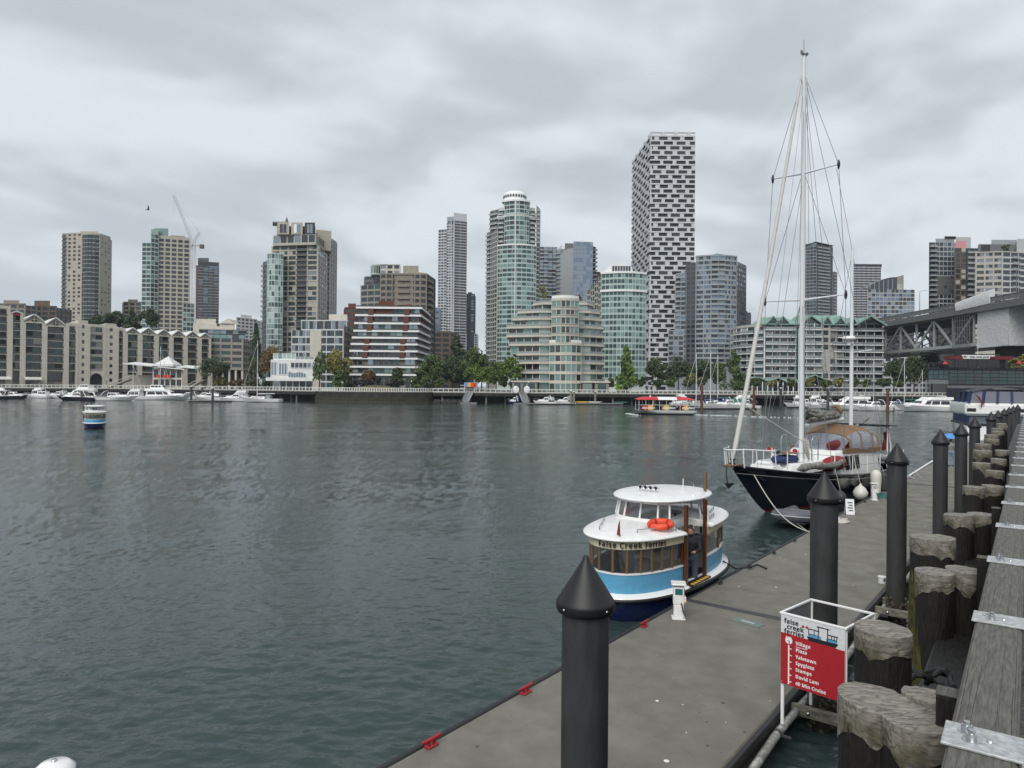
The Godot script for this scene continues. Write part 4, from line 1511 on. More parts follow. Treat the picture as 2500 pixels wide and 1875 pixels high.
	b.face(L, L.lerp(F, 0.55), G0, hh(562, 1080, z), 2.9, sw)
	b.face(L.lerp(F, 0.55), F, G0, hh(545, 1100, z), 2.9, sw)
	b.body(PackedVector2Array([L.lerp(F, 0.55), F, rb(F, 12), L.lerp(F, 0.55) + W(1, -12)]), hh(560, 1085, z), hh(530, 1100, z), "slate_wall", "upper_step")
	b.body(behind([F, R], 10), t, hh(521, 1122, z), "tower_white", "crown")
	for k in 2:
		var line:=MB.new()
		var x0:=pp(1101 + k*8, z - 4.5, 560)
		var x1:=pp(1105 + k*3, z - 4.5, 800)
		line.beam(V(x0.x, t, x0.y + 1), V(x1.x, G0 + 30, x1.y + 1), 0.7, 0.7)
		obj("white_fin", line, "tower_white", b.node)
	b.done()
	teal_tower()
	z=560.0
	b=Bld.new(self, "dark grey banded tower between the domed teal tower and the blue glass tower", 37)
	L=pp(1316, z, 680)
	R=pp(1359, z, 680)
	t=hh(603, 1335, z)
	b.body(behind([L, R], 20), G0, t, "slate_dark")
	b.face(L, R, t - 92, t, 2.95, {wall="charcoal", swall="slate_wall", bay=3.4, pier=0.35, span=0.9, out=0.35, glass=["glass_dark", "glass_blue", "glass_dark", "glass_sky"], bal=[0, 1],bslab="tower_white", brail="rail_glass"})
	b.done()
	z=500.0
	b=Bld.new(self, "pale blue glass tower with balconies down its right edge", 38)
	b.limit=300
	L=pp(1400, z - 2, 660)
	F=pp(1447, z, 660)
	t=hh(591, 1425, z)
	b.body(behind([L, F], 20), G0, t, "slate_wall")
	b.face(L, F, t - 76, t, 2.95, {wall="glass_blue", bay=2.4, pier=0.14, span=0.35, out=0.12, glass=["glass_sky", "glass_sky", "glass_blue"]})
	b.face(F, F + W(2.2, -2), t - 76, t - 3, 2.95, {wall="slate_dark", bay=3.0, pier=0.1, span=0.4, out=0.1, glass=["glass_dark"], bal=[0],bald=1.8, bslab="tower_white", brail="rail_glass"})
	b.body(behind([pp(1358, z + 6, 660), L + W(0.5, -3)],18), G0, hh(605, 1380, z), "slate_wall")
	b.face(pp(1358, z + 6, 660), pp(1399, z + 4, 660), t - 76, hh(607, 1380, z), 2.95, {wall="slate_dark", swall="glass_blue", bay=3.4, pier=0.25, span=0.8, out=0.3, glass=["glass_blue", "glass_dark", "glass_sky"], bal=[0],bslab="tower_white", brail="rail_glass"})
	b.body(behind([pp(1379, z + 3, 600), pp(1400, z + 3, 600)],8), hh(606, 1380, z), hh(592, 1390, z), "grey_wall", "plant_room")
	var fin:=MB.new()
	var f0:=pp(1362, z + 2, 610)
	var f1:=pp(1372, z + 2, 610)
	fin.tri(V(f0.x, hh(606, 1365, z), f0.y), V(f1.x, hh(606, 1365, z), f1.y), V(f1.x, hh(596, 1372, z), f1.y))
	fin.tri(V(f1.x, hh(606, 1365, z), f1.y - 0.4), V(f0.x, hh(606, 1365, z), f0.y - 0.4), V(f1.x, hh(596, 1372, z), f1.y - 0.4))
	obj("roof_fin", fin, "tower_white", b.node)
	b.done()
	stepped_cream()
	z=345.0
	b=Bld.new(self, "shorter teal glass tower with a white barrel arch on its roof", 40)
	b.limit=300
	L=pp(1468, z, 780)
	F=pp(1576, z, 780)
	t=hh(670, 1522, z)
	var arc2:=bow(L, F, 3.6, 6)
	var tg:={wall="teal_frame", swall="teal_pale", bay=2.0, pier=0.2, span=0.95, out=0.2, glass=["teal_glass", "teal_deep", "teal_glass", "teal_deep", "teal_deep"]}
	b.body(behind(arc2, 18), G0, t, "teal_frame")
	b.curve(arc2, G0 + 6, t, 2.9, tg)
	b.slab(behind(arc2, 18), t, 1.0, 0.5, "white_trim")
	b.slab(behind(arc2, 18), hh(714, 1522, z), 1.1, 0.7, "white_trim")
	for k in 4:
		var wl2:=pp(1434 + k*9, z + 12 - k*3, 760)
		var wr2:=pp(1443 + k*9, z + 9 - k*3, 760)
		var wt:=hh(700 - k*9, 1440, z)
		b.body(behind([wl2, wr2],12), G0, wt, "teal_frame", "stepped_wing")
		b.face(wl2, wr2, G0 + 10, wt, 2.9, {wall="concrete_pale", bay=2.0, pier=0.3, span=0.8, out=0.3, glass=["teal_deep", "glass_mid", "glass_dark"]})
	var dr:=MB.new()
	var a0:=pp(1472, z - 1, 660)
	var a1:=pp(1547, z - 1, 660)
	var dh:=hh(643, 1510, z) - t
	var r0:=[]
	var r1:=[]
	for i in 15:
		var s:=i / 14.0
		var y:=t + 1.0 + (dh - 1.0)*pow(sin(PI*s), 0.7)
		r0.append(V(lerpf(a0.x, a1.x, s), y, a0.y))
		r1.append(V(lerpf(a0.x, a1.x, s), y, a0.y - 12))
	dr.sheet([r0, r1])
	for i in 14:
		dr.quad(V(r0[i].x, t, r0[i].z), V(r0[i + 1].x, t, r0[i].z), r0[i + 1],r0[i])
	obj("barrel_roof", dr, "white_trim", b.node)
	var g0:=pp(1494, z - 1.3, 660)
	var g1:=pp(1540, z - 1.3, 660)
	b.face(g0, g1, t + 1, t + dh*0.72, 5.0, {wall="white_trim", bay=1.4, pier=0.2, span=0.3, out=0.2, glass=["glass_dark", "glass_mid"]})
	b.done()

func teal_tower() -> void:
	var z:=440.0
	var b:=Bld.new(self, "tall teal glass tower with a white domed roof and rounded front", 36)
	b.limit=300
	var L:=pp(1215, z, 680)
	var R:=pp(1308, z, 680)
	var t:=hh(493, 1262, z)
	var tw:=hh(602, 1262, z)
	var glz:=["teal_glass", "teal_deep", "teal_glass", "teal_deep", "glass_mid"]
	var outer:=bow(L, R, 4.5, 8)
	b.body(behind(outer, 24), G0, tw, "teal_frame")
	b.curve(outer, G0 + 12, tw, 2.9, {wall="teal_frame", swall="teal_pale", bay=2.2, pier=0.2, span=0.95, out=0.2, glass=glz})
	b.slab(behind(outer, 24), tw, 0.9, 0.4, "white_trim")
	var ul:=pp(1217, z + 3, 560)
	var ur:=pp(1306, z + 3, 560)
	var up:=bow(ul, ur, 3.0, 6)
	b.body(behind(up, 20), tw, t - 3, "teal_frame", "upper_wall")
	b.face(up[0],up[1],tw, t - 5, 2.9, {wall="teal_frame", bay=4.2, pier=0.2, span=0.5, out=0.2, glass=["teal_deep", "glass_dark"], bal=[0],bald=1.8, bslab="white_trim"})
	b.face(up[5],up[6],tw, t - 5, 2.9, {wall="teal_frame", bay=4.2, pier=0.2, span=0.5, out=0.2, glass=["teal_deep", "glass_dark"], bal=[0],bald=1.8, bslab="white_trim"})
	var cl:=pp(1232, z - 1, 560)
	var cr:=pp(1291, z - 1, 560)
	var cb:=bow(cl, cr, 3.4, 5)
	b.body(behind(cb, 12), tw, t, "teal_frame", "bay_wall")
	b.curve(cb, tw, hh(531, 1262, z), 2.9, {wall="teal_frame", bay=2.2, pier=0.2, span=0.6, out=0.25, glass=glz})
	b.curve(cb, hh(525, 1262, z), t - 0.6, 2.9, {wall="teal_frame", bay=2.2, pier=0.2, span=0.6, out=0.25, glass=["teal_deep", "glass_mid", "teal_glass"]})
	b.slab(behind(up, 12), hh(531, 1262, z), 1.5, 1.0, "white_trim")
	b.slab(behind(cb, 12), t - 0.6, 1.2, 0.8, "white_trim")
	var side_l:=pp(1189, z + 16, 680)
	var tl:=hh(555, 1195, z)
	b.body(PackedVector2Array([side_l, L + W(0, -0.5), rb(L, 22), rb(side_l, 6)]), G0, tl, "concrete_pale")
	b.face(side_l, L + W(-0.3, -0.5), G0 + 10, tl, 2.9, {wall="concrete_pale", bay=3.2, pier=0.4, span=0.8, out=0.3, glass=["glass_dark", "teal_deep", "glass_mid"], bal=[0, 1],bald=1.0, bslab="white_trim"})
	var sl2:=pp(1197, z + 8, 560)
	b.body(PackedVector2Array([sl2, ul, rb(ul, 16), rb(sl2, 6)]), tl, hh(507, 1206, z), "concrete_pale", "shoulder")
	b.face(sl2, ul, tl, hh(509, 1206, z), 2.9, {wall="concrete_pale", bay=3.0, pier=0.3, span=0.8, out=0.3, glass=["glass_dark", "teal_deep"], bal=[0, 1],bald=1.2, bslab="white_trim"})
	var side_r:=pp(1317, z + 10, 680)
	b.body(PackedVector2Array([R + W(0, -0.5), side_r, rb(side_r, 8), rb(R, 22)]), G0, hh(500, 1312, z), "concrete_pale")
	b.face(R + W(0.2, -0.5), side_r, G0 + 20, hh(502, 1312, z), 2.9, {wall="concrete_pale", bay=3.4, pier=0.3, span=0.8, out=0.3, glass=["glass_dark", "teal_deep"], bal=[0],bald=1.2, bslab="white_trim"})
	var mast:=MB.new()
	var c:=pp(1256, z + 5.2, 600)
	mast.box(V(c.x + 0.5, (G0 + t)*0.5, pp(1260, z - 4.4, 600).y + 0.6), V(0.5, t - G0, 0.5))
	obj("centre_mullion", mast, "white_trim", b.node)
	var d:=MB.new()
	var o:=pp(1257, z + 4, 470)
	d.lathe(V(o.x, t, o.y), [W(8.0, 0.3), W(8.0, 1.3), W(7.2, 1.5), W(7.2, 4.4), W(7.0, 5.0), W(6.0, 6.2), W(4.2, 7.1), W(2.0, 7.5), W(0.01, 7.6)],28)
	obj("dome", d, "white_trim", b.node)
	for i in 14:
		var a:=PI*i / 13.0
		b.piece("clerestory", V(o.x + cos(a)*7.32, t + 3.3, o.y + sin(a)*7.32), V(1.1, 1.5, 0.1), Basis(Vector3.UP, PI / 2 - a), "glass_mid")
	b.done()

func stepped_cream() -> void:
	var z:=243.0
	var b:=Bld.new(self, "cream stepped waterfront apartment block with planted terraces and a round central bay", 39, "terraced_building", "building")
	b.limit=300
	var ys:=[952, 931, 909, 885, 864, 840, 818, 796, 775, 757, 736]
	var ls:=[1264, 1264, 1263, 1262, 1244, 1238, 1238, 1252, 1264, 1302]
	var rs:=[1476, 1475, 1475, 1474, 1473, 1474, 1472, 1468, 1464, 1448]
	for k in 10:
		var zz:=z + k*0.7
		var p:=pp(ls[k], zz + 3, ys[k])
		var q:=pp(rs[k], zz + 3, ys[k])
		var i0:=pp(1318, zz - 1, ys[k])
		var i1:=pp(1440, zz - 1, ys[k])
		var ya:=hh(ys[k], 1378, z) if k else G0 - 0.3
		var yb:=hh(ys[k + 1],1378, z)
		var front:=[p, i0 if p.x < i0.x - 1.0 else p + W(0.5, 0.5), i1, q] if k < 9 else [p, i0 + W(1, 0), i1 - W(1, 0), q]
		var foot:=behind(front, 22)
		var inner: PackedVector2Array=Geometry2D.offset_polygon(foot, -1.0)[0]
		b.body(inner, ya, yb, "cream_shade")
		b.slab(foot, yb - 0.5, 0.7, 0.2, "cream_wall", "balcony_band")
		b.slab(foot, yb + 0.2, 0.75, 0.02, "rail_glass", "railing")
		for s in front.size() - 1:
			var a: Vector2=front[s] + W(0.6 if s == 0 else 0.0, -0.95)
			var c: Vector2=front[s + 1] + W(-0.6 if s == front.size() - 2 else 0.0, -0.95)
			if s == 1:
				for side in [[a, a.lerp(c, 0.2)],[a.lerp(c, 0.78), c]]:
					b.face(side[0],side[1],ya, yb - 0.5, 6.0, {wall="cream_wall", bay=2.4, pier=0.3, span=0.2, out=0.3, glass=["teal_glass", "teal_deep", "teal_pale"]})
			else:
				b.face(a, c, ya, yb - 0.5, 6.0, {wall="cream_wall", bay=2.6, pier=0.3, span=0.2, out=0.3, glass=["glass_dark", "teal_glass", "glass_mid", "teal_deep"]})
	var cl:=pp(1343, z - 4.5, 840)
	var cr:=pp(1418, z - 4.5, 840)
	var arc:=bow(cl, cr, 2.6, 6)
	for k in 10:
		var sub:=arc if k < 5 else bow(pp(1348, z - 3.0 - 0.4*k, 800), pp(1411, z - 3.0 - 0.4*k, 800), 2.4, 6)
		var ya:=hh(ys[k], 1378, z) if k else G0 - 0.3
		var yb:=hh(ys[k + 1],1378, z)
		b.body(behind(sub, 8), ya, yb, "cream_shade", "bay_wall")
		b.curve(sub, ya, yb - 0.8, 6.0, {wall="cream_wall", bay=1.5, pier=0.22, span=0.2, out=0.25, glass=["teal_deep", "teal_glass", "teal_glass", "glass_dark"], part="bay_frame"})
		b.slab(behind(sub, 6), yb - 0.8, 0.95, 0.35, "cream_wall", "bay_band")
		if k in [4, 7, 9]:
			b.slab(behind(sub, 4), yb + 0.15, 0.85, 0.2, "white_trim", "balustrade")
	var cm:=MB.new()
	var cc:=pp(1384, z - 1.0, 840)
	cm.box(V(cc.x, (G0 + hh(790, 1384, z))*0.5, cc.y + 0.1), V(1.0, hh(790, 1384, z) - G0, 0.9))
	obj("centre_pier", cm, "cream_wall", b.node)
	for e in [[1250, 1277],[1284, 1312],[1422, 1446],[1452, 1487]]:
		var p:=pp(e[0],235, 945)
		var q:=pp(e[1],235, 945)
		var ty:=hh(933, 1300, 235)
		b.body(behind([p, q], 7), G0, ty, "brown_wall", "garden_room")
		b.slab(behind([p, q], 7), ty, 0.45, 0.4, "cream_wall")
		b.face(p.lerp(q, 0.15), p.lerp(q, 0.85), G0, ty - 0.4, 4.0, {wall="brown_wall", bay=2.4, pier=0.5, span=0.3, out=0.25, glass=["teal_glass", "teal_deep"]})
	b.done()
	for e in [[1323, 724, "green", 2.6],[1411, 730, "rusty", 1.5]]:
		var p:=at(e[0],e[1] + 8.0, z + 8)
		var s:=thing("roof_shrub", "bushy %s shrub on the roof terrace of the cream stepped block" % e[2],"shrub", T(p))
		crown(s, e[3],e[3]*1.1, 260, "leaf_yellow" if e[2] == "green" else "leaf_rust", 0.32, 91 + int(e[0]))

func sky_right() -> void:
	var z:=450.0
	var b:=Bld.new(self, "very tall tower of staggered pale grey frames and dark recessed balconies", 50)
	b.limit=300
	var t:=hh(322, 1640, z)
	var FL:=pp(1587, z, 500)
	var FR:=pp(1696.5, z, 500)
	var BL:=pp(1542, 507, 500)
	b.body(PackedVector2Array([FL + W(1.2, -1.2), FR + W(-1.2, -1.2), rb(FR, 50), BL + W(1.2, 0)]), G0, t - 2.5, "charcoal", "core")
	var n:=roundi((t - G0) / 3.04)
	var fh:=(t - G0) / n
	for e in [[FL, FR, 4.0, 0.3],[BL, FL, 5.0, 0.34]]:
		var a: Vector2=e[0]
		var c: Vector2=e[1]
		var length:=a.distance_to(c)
		var u2:=(c - a) / length
		var u:=V(u2.x, 0, u2.y)
		var nn:=V(-u2.y, 0, u2.x)
		var bs:=Basis(u, Vector3.UP, nn)
		var A:=V(a.x, 0, a.y)
		var bw: float=length / (e[2] - 0.5)
		for f in n:
			var y:=G0 + f*fh
			var k:=b.r.randf_range(-0.12, 0.12)
			b.w("frame_grey", "frame").box(A + u*length*0.5 - nn*0.5 + V(0, y + 0.45, 0), V(length, 0.9, 1.0 + 0.3*(f % 2)), bs)
			var x: float=-bw*(0.5 if f % 2 == 0 else 0.0) + k*bw
			while x < length + 0.5:
				var w: float=bw*e[3]*b.r.randf_range(0.75, 1.25)
				var s0:=clampf(x - w*0.5, 0.0, length)
				var s1:=clampf(x + w*0.5, 0.0, length)
				if s1 - s0 > 0.2:
					b.w("frame_grey", "frame").box(A + u*(s0 + s1)*0.5 - nn*0.46 + V(0, y + fh*0.5, 0), V(s1 - s0, fh, 0.9), bs)
				var g0:=s1
				var g1:=clampf(x + bw - w*0.5, 0.0, length)
				if g1 - g0 > 0.6 and f < n - 1:
					b.piece("window", A + u*(g0 + g1)*0.5 - nn*0.78 + V(0, y + 0.9 + (fh - 0.9)*0.5, 0), V(g1 - g0, fh - 0.9, 0.1), bs, ["glass_dark", "canvas_black", "canvas_black", "glass_dark"][b.r.randi() % 4])
				x += bw
	b.w("frame_grey", "frame").box(V((FL.x + FR.x)*0.5, t - 0.3, FL.y - 0.6), V(FR.x - FL.x, 0.6, 1.2))
	b.done()
	z=430.0
	b=Bld.new(self, "blue grey tower with a small green pyramid roof and rounded right corner", 51)
	b.limit=300
	var L:=pp(1699, z, 760)
	var R:=pp(1797, z, 760)
	t=hh(628, 1750, z)
	var arc:=bow(L, R, 3.8, 6)
	b.body(behind(arc, 22), G0, t, "slate_wall")
	var sg:=["glass_blue", "glass_mid", "glass_dark", "glass_dark", "glass_sky"]
	for i in 6:
		var bal:=[0] if i in [2, 3] else []
		b.face(arc[i], arc[i + 1],G0 + 14, t, 2.9, {wall="slate_wall", bay=4.2, pier=0.5, span=1.1, out=0.35, glass=sg, split=1 if bal else 3, bal=bal, bald=1.2, bslab="pale_grey"})
	b.slab(behind(arc, 20), t, 0.8, 0.5, "slate_wall")
	var wl:=pp(1650, z + 8, 760)
	var wm:=pp(1675, z + 3, 760)
	var tl:=hh(640, 1680, z)
	b.body(PackedVector2Array([wl, wm, L, rb(L, 20), rb(wl, 12)]), G0, hh(662, 1660, z), "slate_wall")
	b.body(PackedVector2Array([wm, L, rb(L, 18), rb(wm, 12)]), G0, tl, "slate_wall")
	b.face(wl, wm, G0 + 14, hh(664, 1660, z), 2.9, {wall="slate_wall", bay=3.0, pier=0.4, span=0.9, out=0.3, glass=sg, bal=[0],bslab="pale_grey"})
	b.face(wm, L, G0 + 14, tl, 2.9, {wall="slate_dark", bay=3.2, pier=0.9, span=1.2, out=0.3, glass=["glass_dark", "glass_mid"]})
	var rr:=pp(1820, z + 14, 760)
	b.body(PackedVector2Array([R, rr, rb(rr, 10), rb(R, 20)]), G0, hh(638, 1810, z), "slate_dark")
	b.face(R, rr, G0 + 20, hh(640, 1810, z), 2.9, {wall="slate_dark", bay=3.6, pier=0.6, span=1.0, out=0.3, glass=["glass_dark", "glass_mid", "glass_sky"]})
	var pk:=MB.new()
	var pc:=pp(1751, z + 6, 620)
	var py:=hh(614, 1751, z)
	for k in 4:
		var o0:=pc + W(8, 6) if k == 0 else pc + W(8, -6) if k == 1 else pc + W(-8, -6) if k == 2 else pc + W(-8, 6)
		var o1:=pc + W(8, -6) if k == 0 else pc + W(-8, -6) if k == 1 else pc + W(-8, 6) if k == 2 else pc + W(8, 6)
		pk.tri(V(o0.x, t + 0.6, o0.y), V(o1.x, t + 0.6, o1.y), V(pc.x, py, pc.y))
	obj("peak_roof", pk, "copper_dark", b.node)
	b.done()
	b=Bld.new(self, "low pale blue stepped wing at the left foot of the blue grey tower", 52, "apartment_block", "building")
	b.limit=60
	L=pp(1632, 400, 830)
	R=pp(1668, 400, 830)
	b.body(behind([L, R], 12), G0, hh(806, 1650, 400), "slate_wall")
	b.face(L, R, G0 + 8, hh(808, 1650, 400), 2.9, {wall="slate_wall", bay=2.6, pier=0.4, span=0.9, out=0.3, glass=sg})
	b.done()
	green_roof()
	z=620.0
	b=Bld.new(self, "glass and balcony tower with a slanting roof, right beside the tall mast", 54)
	b.limit=300
	L=pp(1962, z, 680)
	var F:=pp(1993, z - 6, 680)
	R=pp(2032, z + 4, 680)
	t=hh(601, 2010, z)
	b.body(PackedVector2Array([L, F, R, rb(R, 16), rb(L, 16)]), G0, t, "slate_dark")
	b.face(L, F, t - 66, t + 1.5, 2.9, {wall="slate_wall", bay=2.6, pier=0.25, span=0.5, out=0.25, glass=["teal_deep", "glass_mid", "glass_blue", "glass_sky"]})
	b.face(F, R, t - 66, t, 2.9, {wall="charcoal", bay=5.0, pier=0.3, span=0.5, out=0.25, glass=["glass_dark", "glass_mid"], bal=[0, 1, 2],bald=1.6, bslab="pale_grey"})
	var rf:=MB.new()
	rf.quad(V(F.x - 1, hh(594, 1995, z), F.y + 1), V(R.x + 1, hh(598, 2030, z), R.y + 1), V(R.x + 1, hh(598, 2030, z), R.y - 16), V(F.x - 1, hh(590, 1995, z), F.y - 16))
	rf.quad(V(L.x - 0.5, hh(603, 1965, z), L.y + 1), V(F.x, hh(592, 1992, z), F.y + 1), V(F.x, hh(590, 1992, z), F.y - 14), V(L.x - 0.5, hh(600, 1965, z), L.y - 14))
	obj("slant_roof", rf, "grey_wall", b.node)
	b.body(behind([F + W(1, -2), R + W(-1, -2)],12), t, hh(600, 2010, z) + 1.8, "charcoal", "attic")
	var e0:=pp(2033, z + 6, 720)
	var e1:=pp(2043, z + 10, 720)
	b.body(behind([e0, e1],12), G0, hh(660, 2040, z), "slate_dark")
	b.face(e0, e1, t - 66, hh(661, 2040, z), 2.9, {wall="slate_dark", bay=4.0, pier=0.2, span=0.5, out=0.2, glass=["glass_dark"], bal=[0],bald=1.4, bslab="pale_grey"})
	b.done()
	z=800.0
	b=Bld.new(self, "grey tower of close pale balcony bands right of the mizzen mast", 55)
	L=pp(2079, z, 720)
	R=pp(2149, z, 720)
	t=hh(648, 2115, z)
	b.body(behind([L, R], 20), G0, t, "grey_wall")
	b.face(L, R, t - 66, t, 2.9, {wall="slate_dark", swall="pale_grey", bay=5.0, pier=0.4, span=1.1, out=0.8, glass=["glass_dark", "glass_dark", "glass_mid"]})
	b.slab(behind([L, R], 20), t + 0.6, 0.8, 1.4, "grey_wall", "roof")
	b.done()
	z=520.0
	b=Bld.new(self, "glass block with a curved sloping roof and a pale wedge wall on top", 56, "apartment_block", "building")
	L=pp(2118, z, 740)
	R=pp(2232, z, 740)
	t=hh(707, 2190, z)
	b.body(behind([L, R], 20), G0, t, "slate_dark")
	b.face(L, R, t - 30, t, 2.9, {wall="pale_grey", bay=2.8, pier=0.3, span=0.7, out=0.3, glass=["glass_dark", "glass_mid", "glass_blue", "glass_sky"]})
	var cr:=MB.new()
	var c0:=[]
	var c1:=[]
	for i in 9:
		var s:=i / 8.0
		var q:=pp(lerpf(2119, 2190, s), z + 0.5, 690)
		var y:=lerpf(hh(701, 2125, z), hh(676, 2188, z), 1.0 - pow(1.0 - s, 2.0))
		c0.append(V(q.x, y, q.y))
		c1.append(V(q.x, y, q.y - 14))
	cr.sheet([c0, c1])
	obj("curved_roof", cr, "grey_wall", b.node)
	var gw:=MB.new()
	for i in 8:
		gw.quad(V(c0[i].x, t - 4, c0[i].z), V(c0[i + 1].x, t - 4, c0[i].z), c0[i + 1],c0[i])
	obj("gable_glass", gw, "glass_mid", b.node)
	for i in 6:
		var q:=pp(2124 + i*11, z + 0.3, 690)
		b.w("pale_grey", "mullion").box(V(q.x, t + 2.5, q.y), V(0.3, 6 + i*0.8, 0.2))
	var wd:=MB.new()
	var w0:=pp(2150, z + 6, 680)
	var w1:=pp(2206, z + 6, 680)
	var front:=[V(w0.x, t, w0.y), V(w1.x, t, w1.y), V(w1.x, hh(668, 2206, z), w1.y), V(w0.x, hh(684, 2150, z), w0.y)]
	wd.quad(front[0],front[1],front[2],front[3])
	wd.quad(front[1],front[1] - V(0, 0, 8), front[2] - V(0, 0, 8), front[2])
	wd.quad(front[3],front[2],front[2] - V(0, 0, 8), front[3] - V(0, 0, 8))
	obj("wedge_wall", wd, "cream_shade", b.node)
	b.body(behind([pp(2155, z + 1, 700), pp(2203, z + 1, 700)],10), t, hh(693, 2180, z), "concrete_pale", "penthouse")
	b.done()
	z=420.0
	b=Bld.new(self, "grey glass tower with white balconies on its left edge, above the bridge deck", 57)
	b.limit=280
	L=pp(2260, z, 680)
	R=pp(2332, z, 680)
	t=hh(592, 2290, z)
	b.body(behind([L + W(2, 0), R], 18), G0, t, "grey_wall")
	b.face(L + W(2, 0), L.lerp(R, 0.32), t - 46, t, 2.9, {wall="slate_dark", bay=5.0, pier=0.3, span=0.6, out=0.2, glass=["glass_dark", "glass_mid"], bal=[0],bald=1.8, balw=1.15, bslab="tower_white"})
	b.face(L.lerp(R, 0.32), R, t - 20, t, 2.9, {wall="pale_grey", bay=2.6, pier=0.25, span=0.6, out=0.25, glass=["glass_blue", "glass_sky", "glass_mid"]})
	b.face(L.lerp(R, 0.55), R, t - 31, t - 20, 2.9, {wall="grey_wall", bay=5, pier=2.2, span=1.2, out=0.3, glass=["charcoal"], skip=0.6})
	b.face(L.lerp(R, 0.32), R, t - 50, t - 31, 2.9, {wall="tower_white", bay=2.6, pier=0.3, span=0.7, out=0.25, glass=["glass_mid", "glass_dark", "glass_blue"]})
	b.body(behind([pp(2284, z + 3, 585), pp(2330, z + 3, 585)],12), t, hh(580, 2305, z), "slate_wall", "penthouse")
	b.slab(behind([pp(2308, z + 2, 577), pp(2332, z + 2, 577)],6), hh(577, 2320, z), 0.4, 0.5, "grey_wall", "canopy")
	b.done()
	z=400.0
	b=Bld.new(self, "dark red brown tower with a pink mural panel on its rooftop block", 58)
	b.limit=220
	L=pp(2331, z, 680)
	R=pp(2386, z, 680)
	t=hh(606, 2360, z)
	b.body(behind([L, R], 18), G0, t, "charcoal")
	b.face(L, L.lerp(R, 0.5), t - 36, t, 2.9, {wall="brick_brown", bay=2.6, pier=0.7, span=0.9, out=0.3, glass=["glass_dark", "glass_blind", "glass_dark"]})
	b.face(L.lerp(R, 0.5), R, t - 36, t, 2.9, {wall="charcoal", bay=3.0, pier=0.3, span=0.7, out=0.3, glass=["glass_dark", "glass_mid"], bal=[0, 1],bslab="pale_grey"})
	var ml:=pp(2333, z + 2, 590)
	var mr:=pp(2370, z + 2, 590)
	b.body(behind([ml, mr], 10), t, hh(577, 2350, z), "pale_grey", "rooftop_block")
	var pm:=MB.new()
	var pmid:=ml.lerp(mr, 0.68)
	pm.box(V((ml.x + pmid.x)*0.5, t + 2.4, ml.y + 0.1), V(pmid.x - ml.x, 4.2, 0.2))
	M["pink"]=mat("pink", [0.6, 0.25, 0.26],0.7)
	obj("mural_panel", pm, "pink", b.node)
	b.done()
	z=350.0
	b=Bld.new(self, "beige gridded apartment block with grey roof storey, right edge above the bridge", 59, "apartment_block", "building")
	b.limit=300
	L=pp(2382, z, 680)
	F=pp(2446, z - 3, 680)
	R=pp(2560, z + 3, 680)
	t=hh(619, 2440, z)
	b.body(behind([L, F, R], 18), G0, t, "concrete_pale")
	b.face(L, F, t - 32, t, 2.95, {wall="concrete_pale", bay=3.4, pier=0.7, span=1.3, out=0.4, glass=["glass_mid", "glass_dark", "glass_sky"], split=2})
	b.face(F, R, t - 32, t, 2.95, {wall="tower_white", bay=4.6, pier=0.4, span=0.9, out=0.4, glass=["glass_mid", "glass_dark"], bal=[1, 3],bslab="concrete_pale"})
	b.slab(behind([L, F, R], 18), t, 0.6, 0.5, "concrete_pale")
	b.body(behind([pp(2389, z + 4, 600), pp(2476, z + 4, 600)],12), t, hh(592, 2400, z), "grey_wall", "roof_storey")
	b.body(behind([pp(2420, z + 8, 600), pp(2482, z + 8, 600)],12), t, hh(577, 2455, z), "slate_wall", "roof_storey")
	b.body(behind([pp(2482, z + 3, 600), pp(2560, z + 3, 600)],12), t, hh(580, 2500, z), "pale_grey", "roof_storey")
	b.face(pp(2391, z + 3.95, 600), pp(2420, z + 3.95, 600), t, hh(594, 2400, z), 8.0, {wall="grey_wall", bay=9, pier=1.4, span=1.0, out=0.3, glass=["charcoal"]})
	b.done()
	var p:=at(2455, 614, z + 3)
	var s:=thing("roof_shrub", "dark round shrub on the roof terrace of the beige block above the bridge", "shrub", T(p))
	crown(s, 2.4, 2.0, 160, "leaf_dark", 0.5, 92)
	small_block("pale apartment block seen through the bridge truss", pp(2160, 430), pp(2330, 430), hh(860, 2240, 430), "tower_white", 15, 14, "glass_mid", hh(860, 2240, 430))

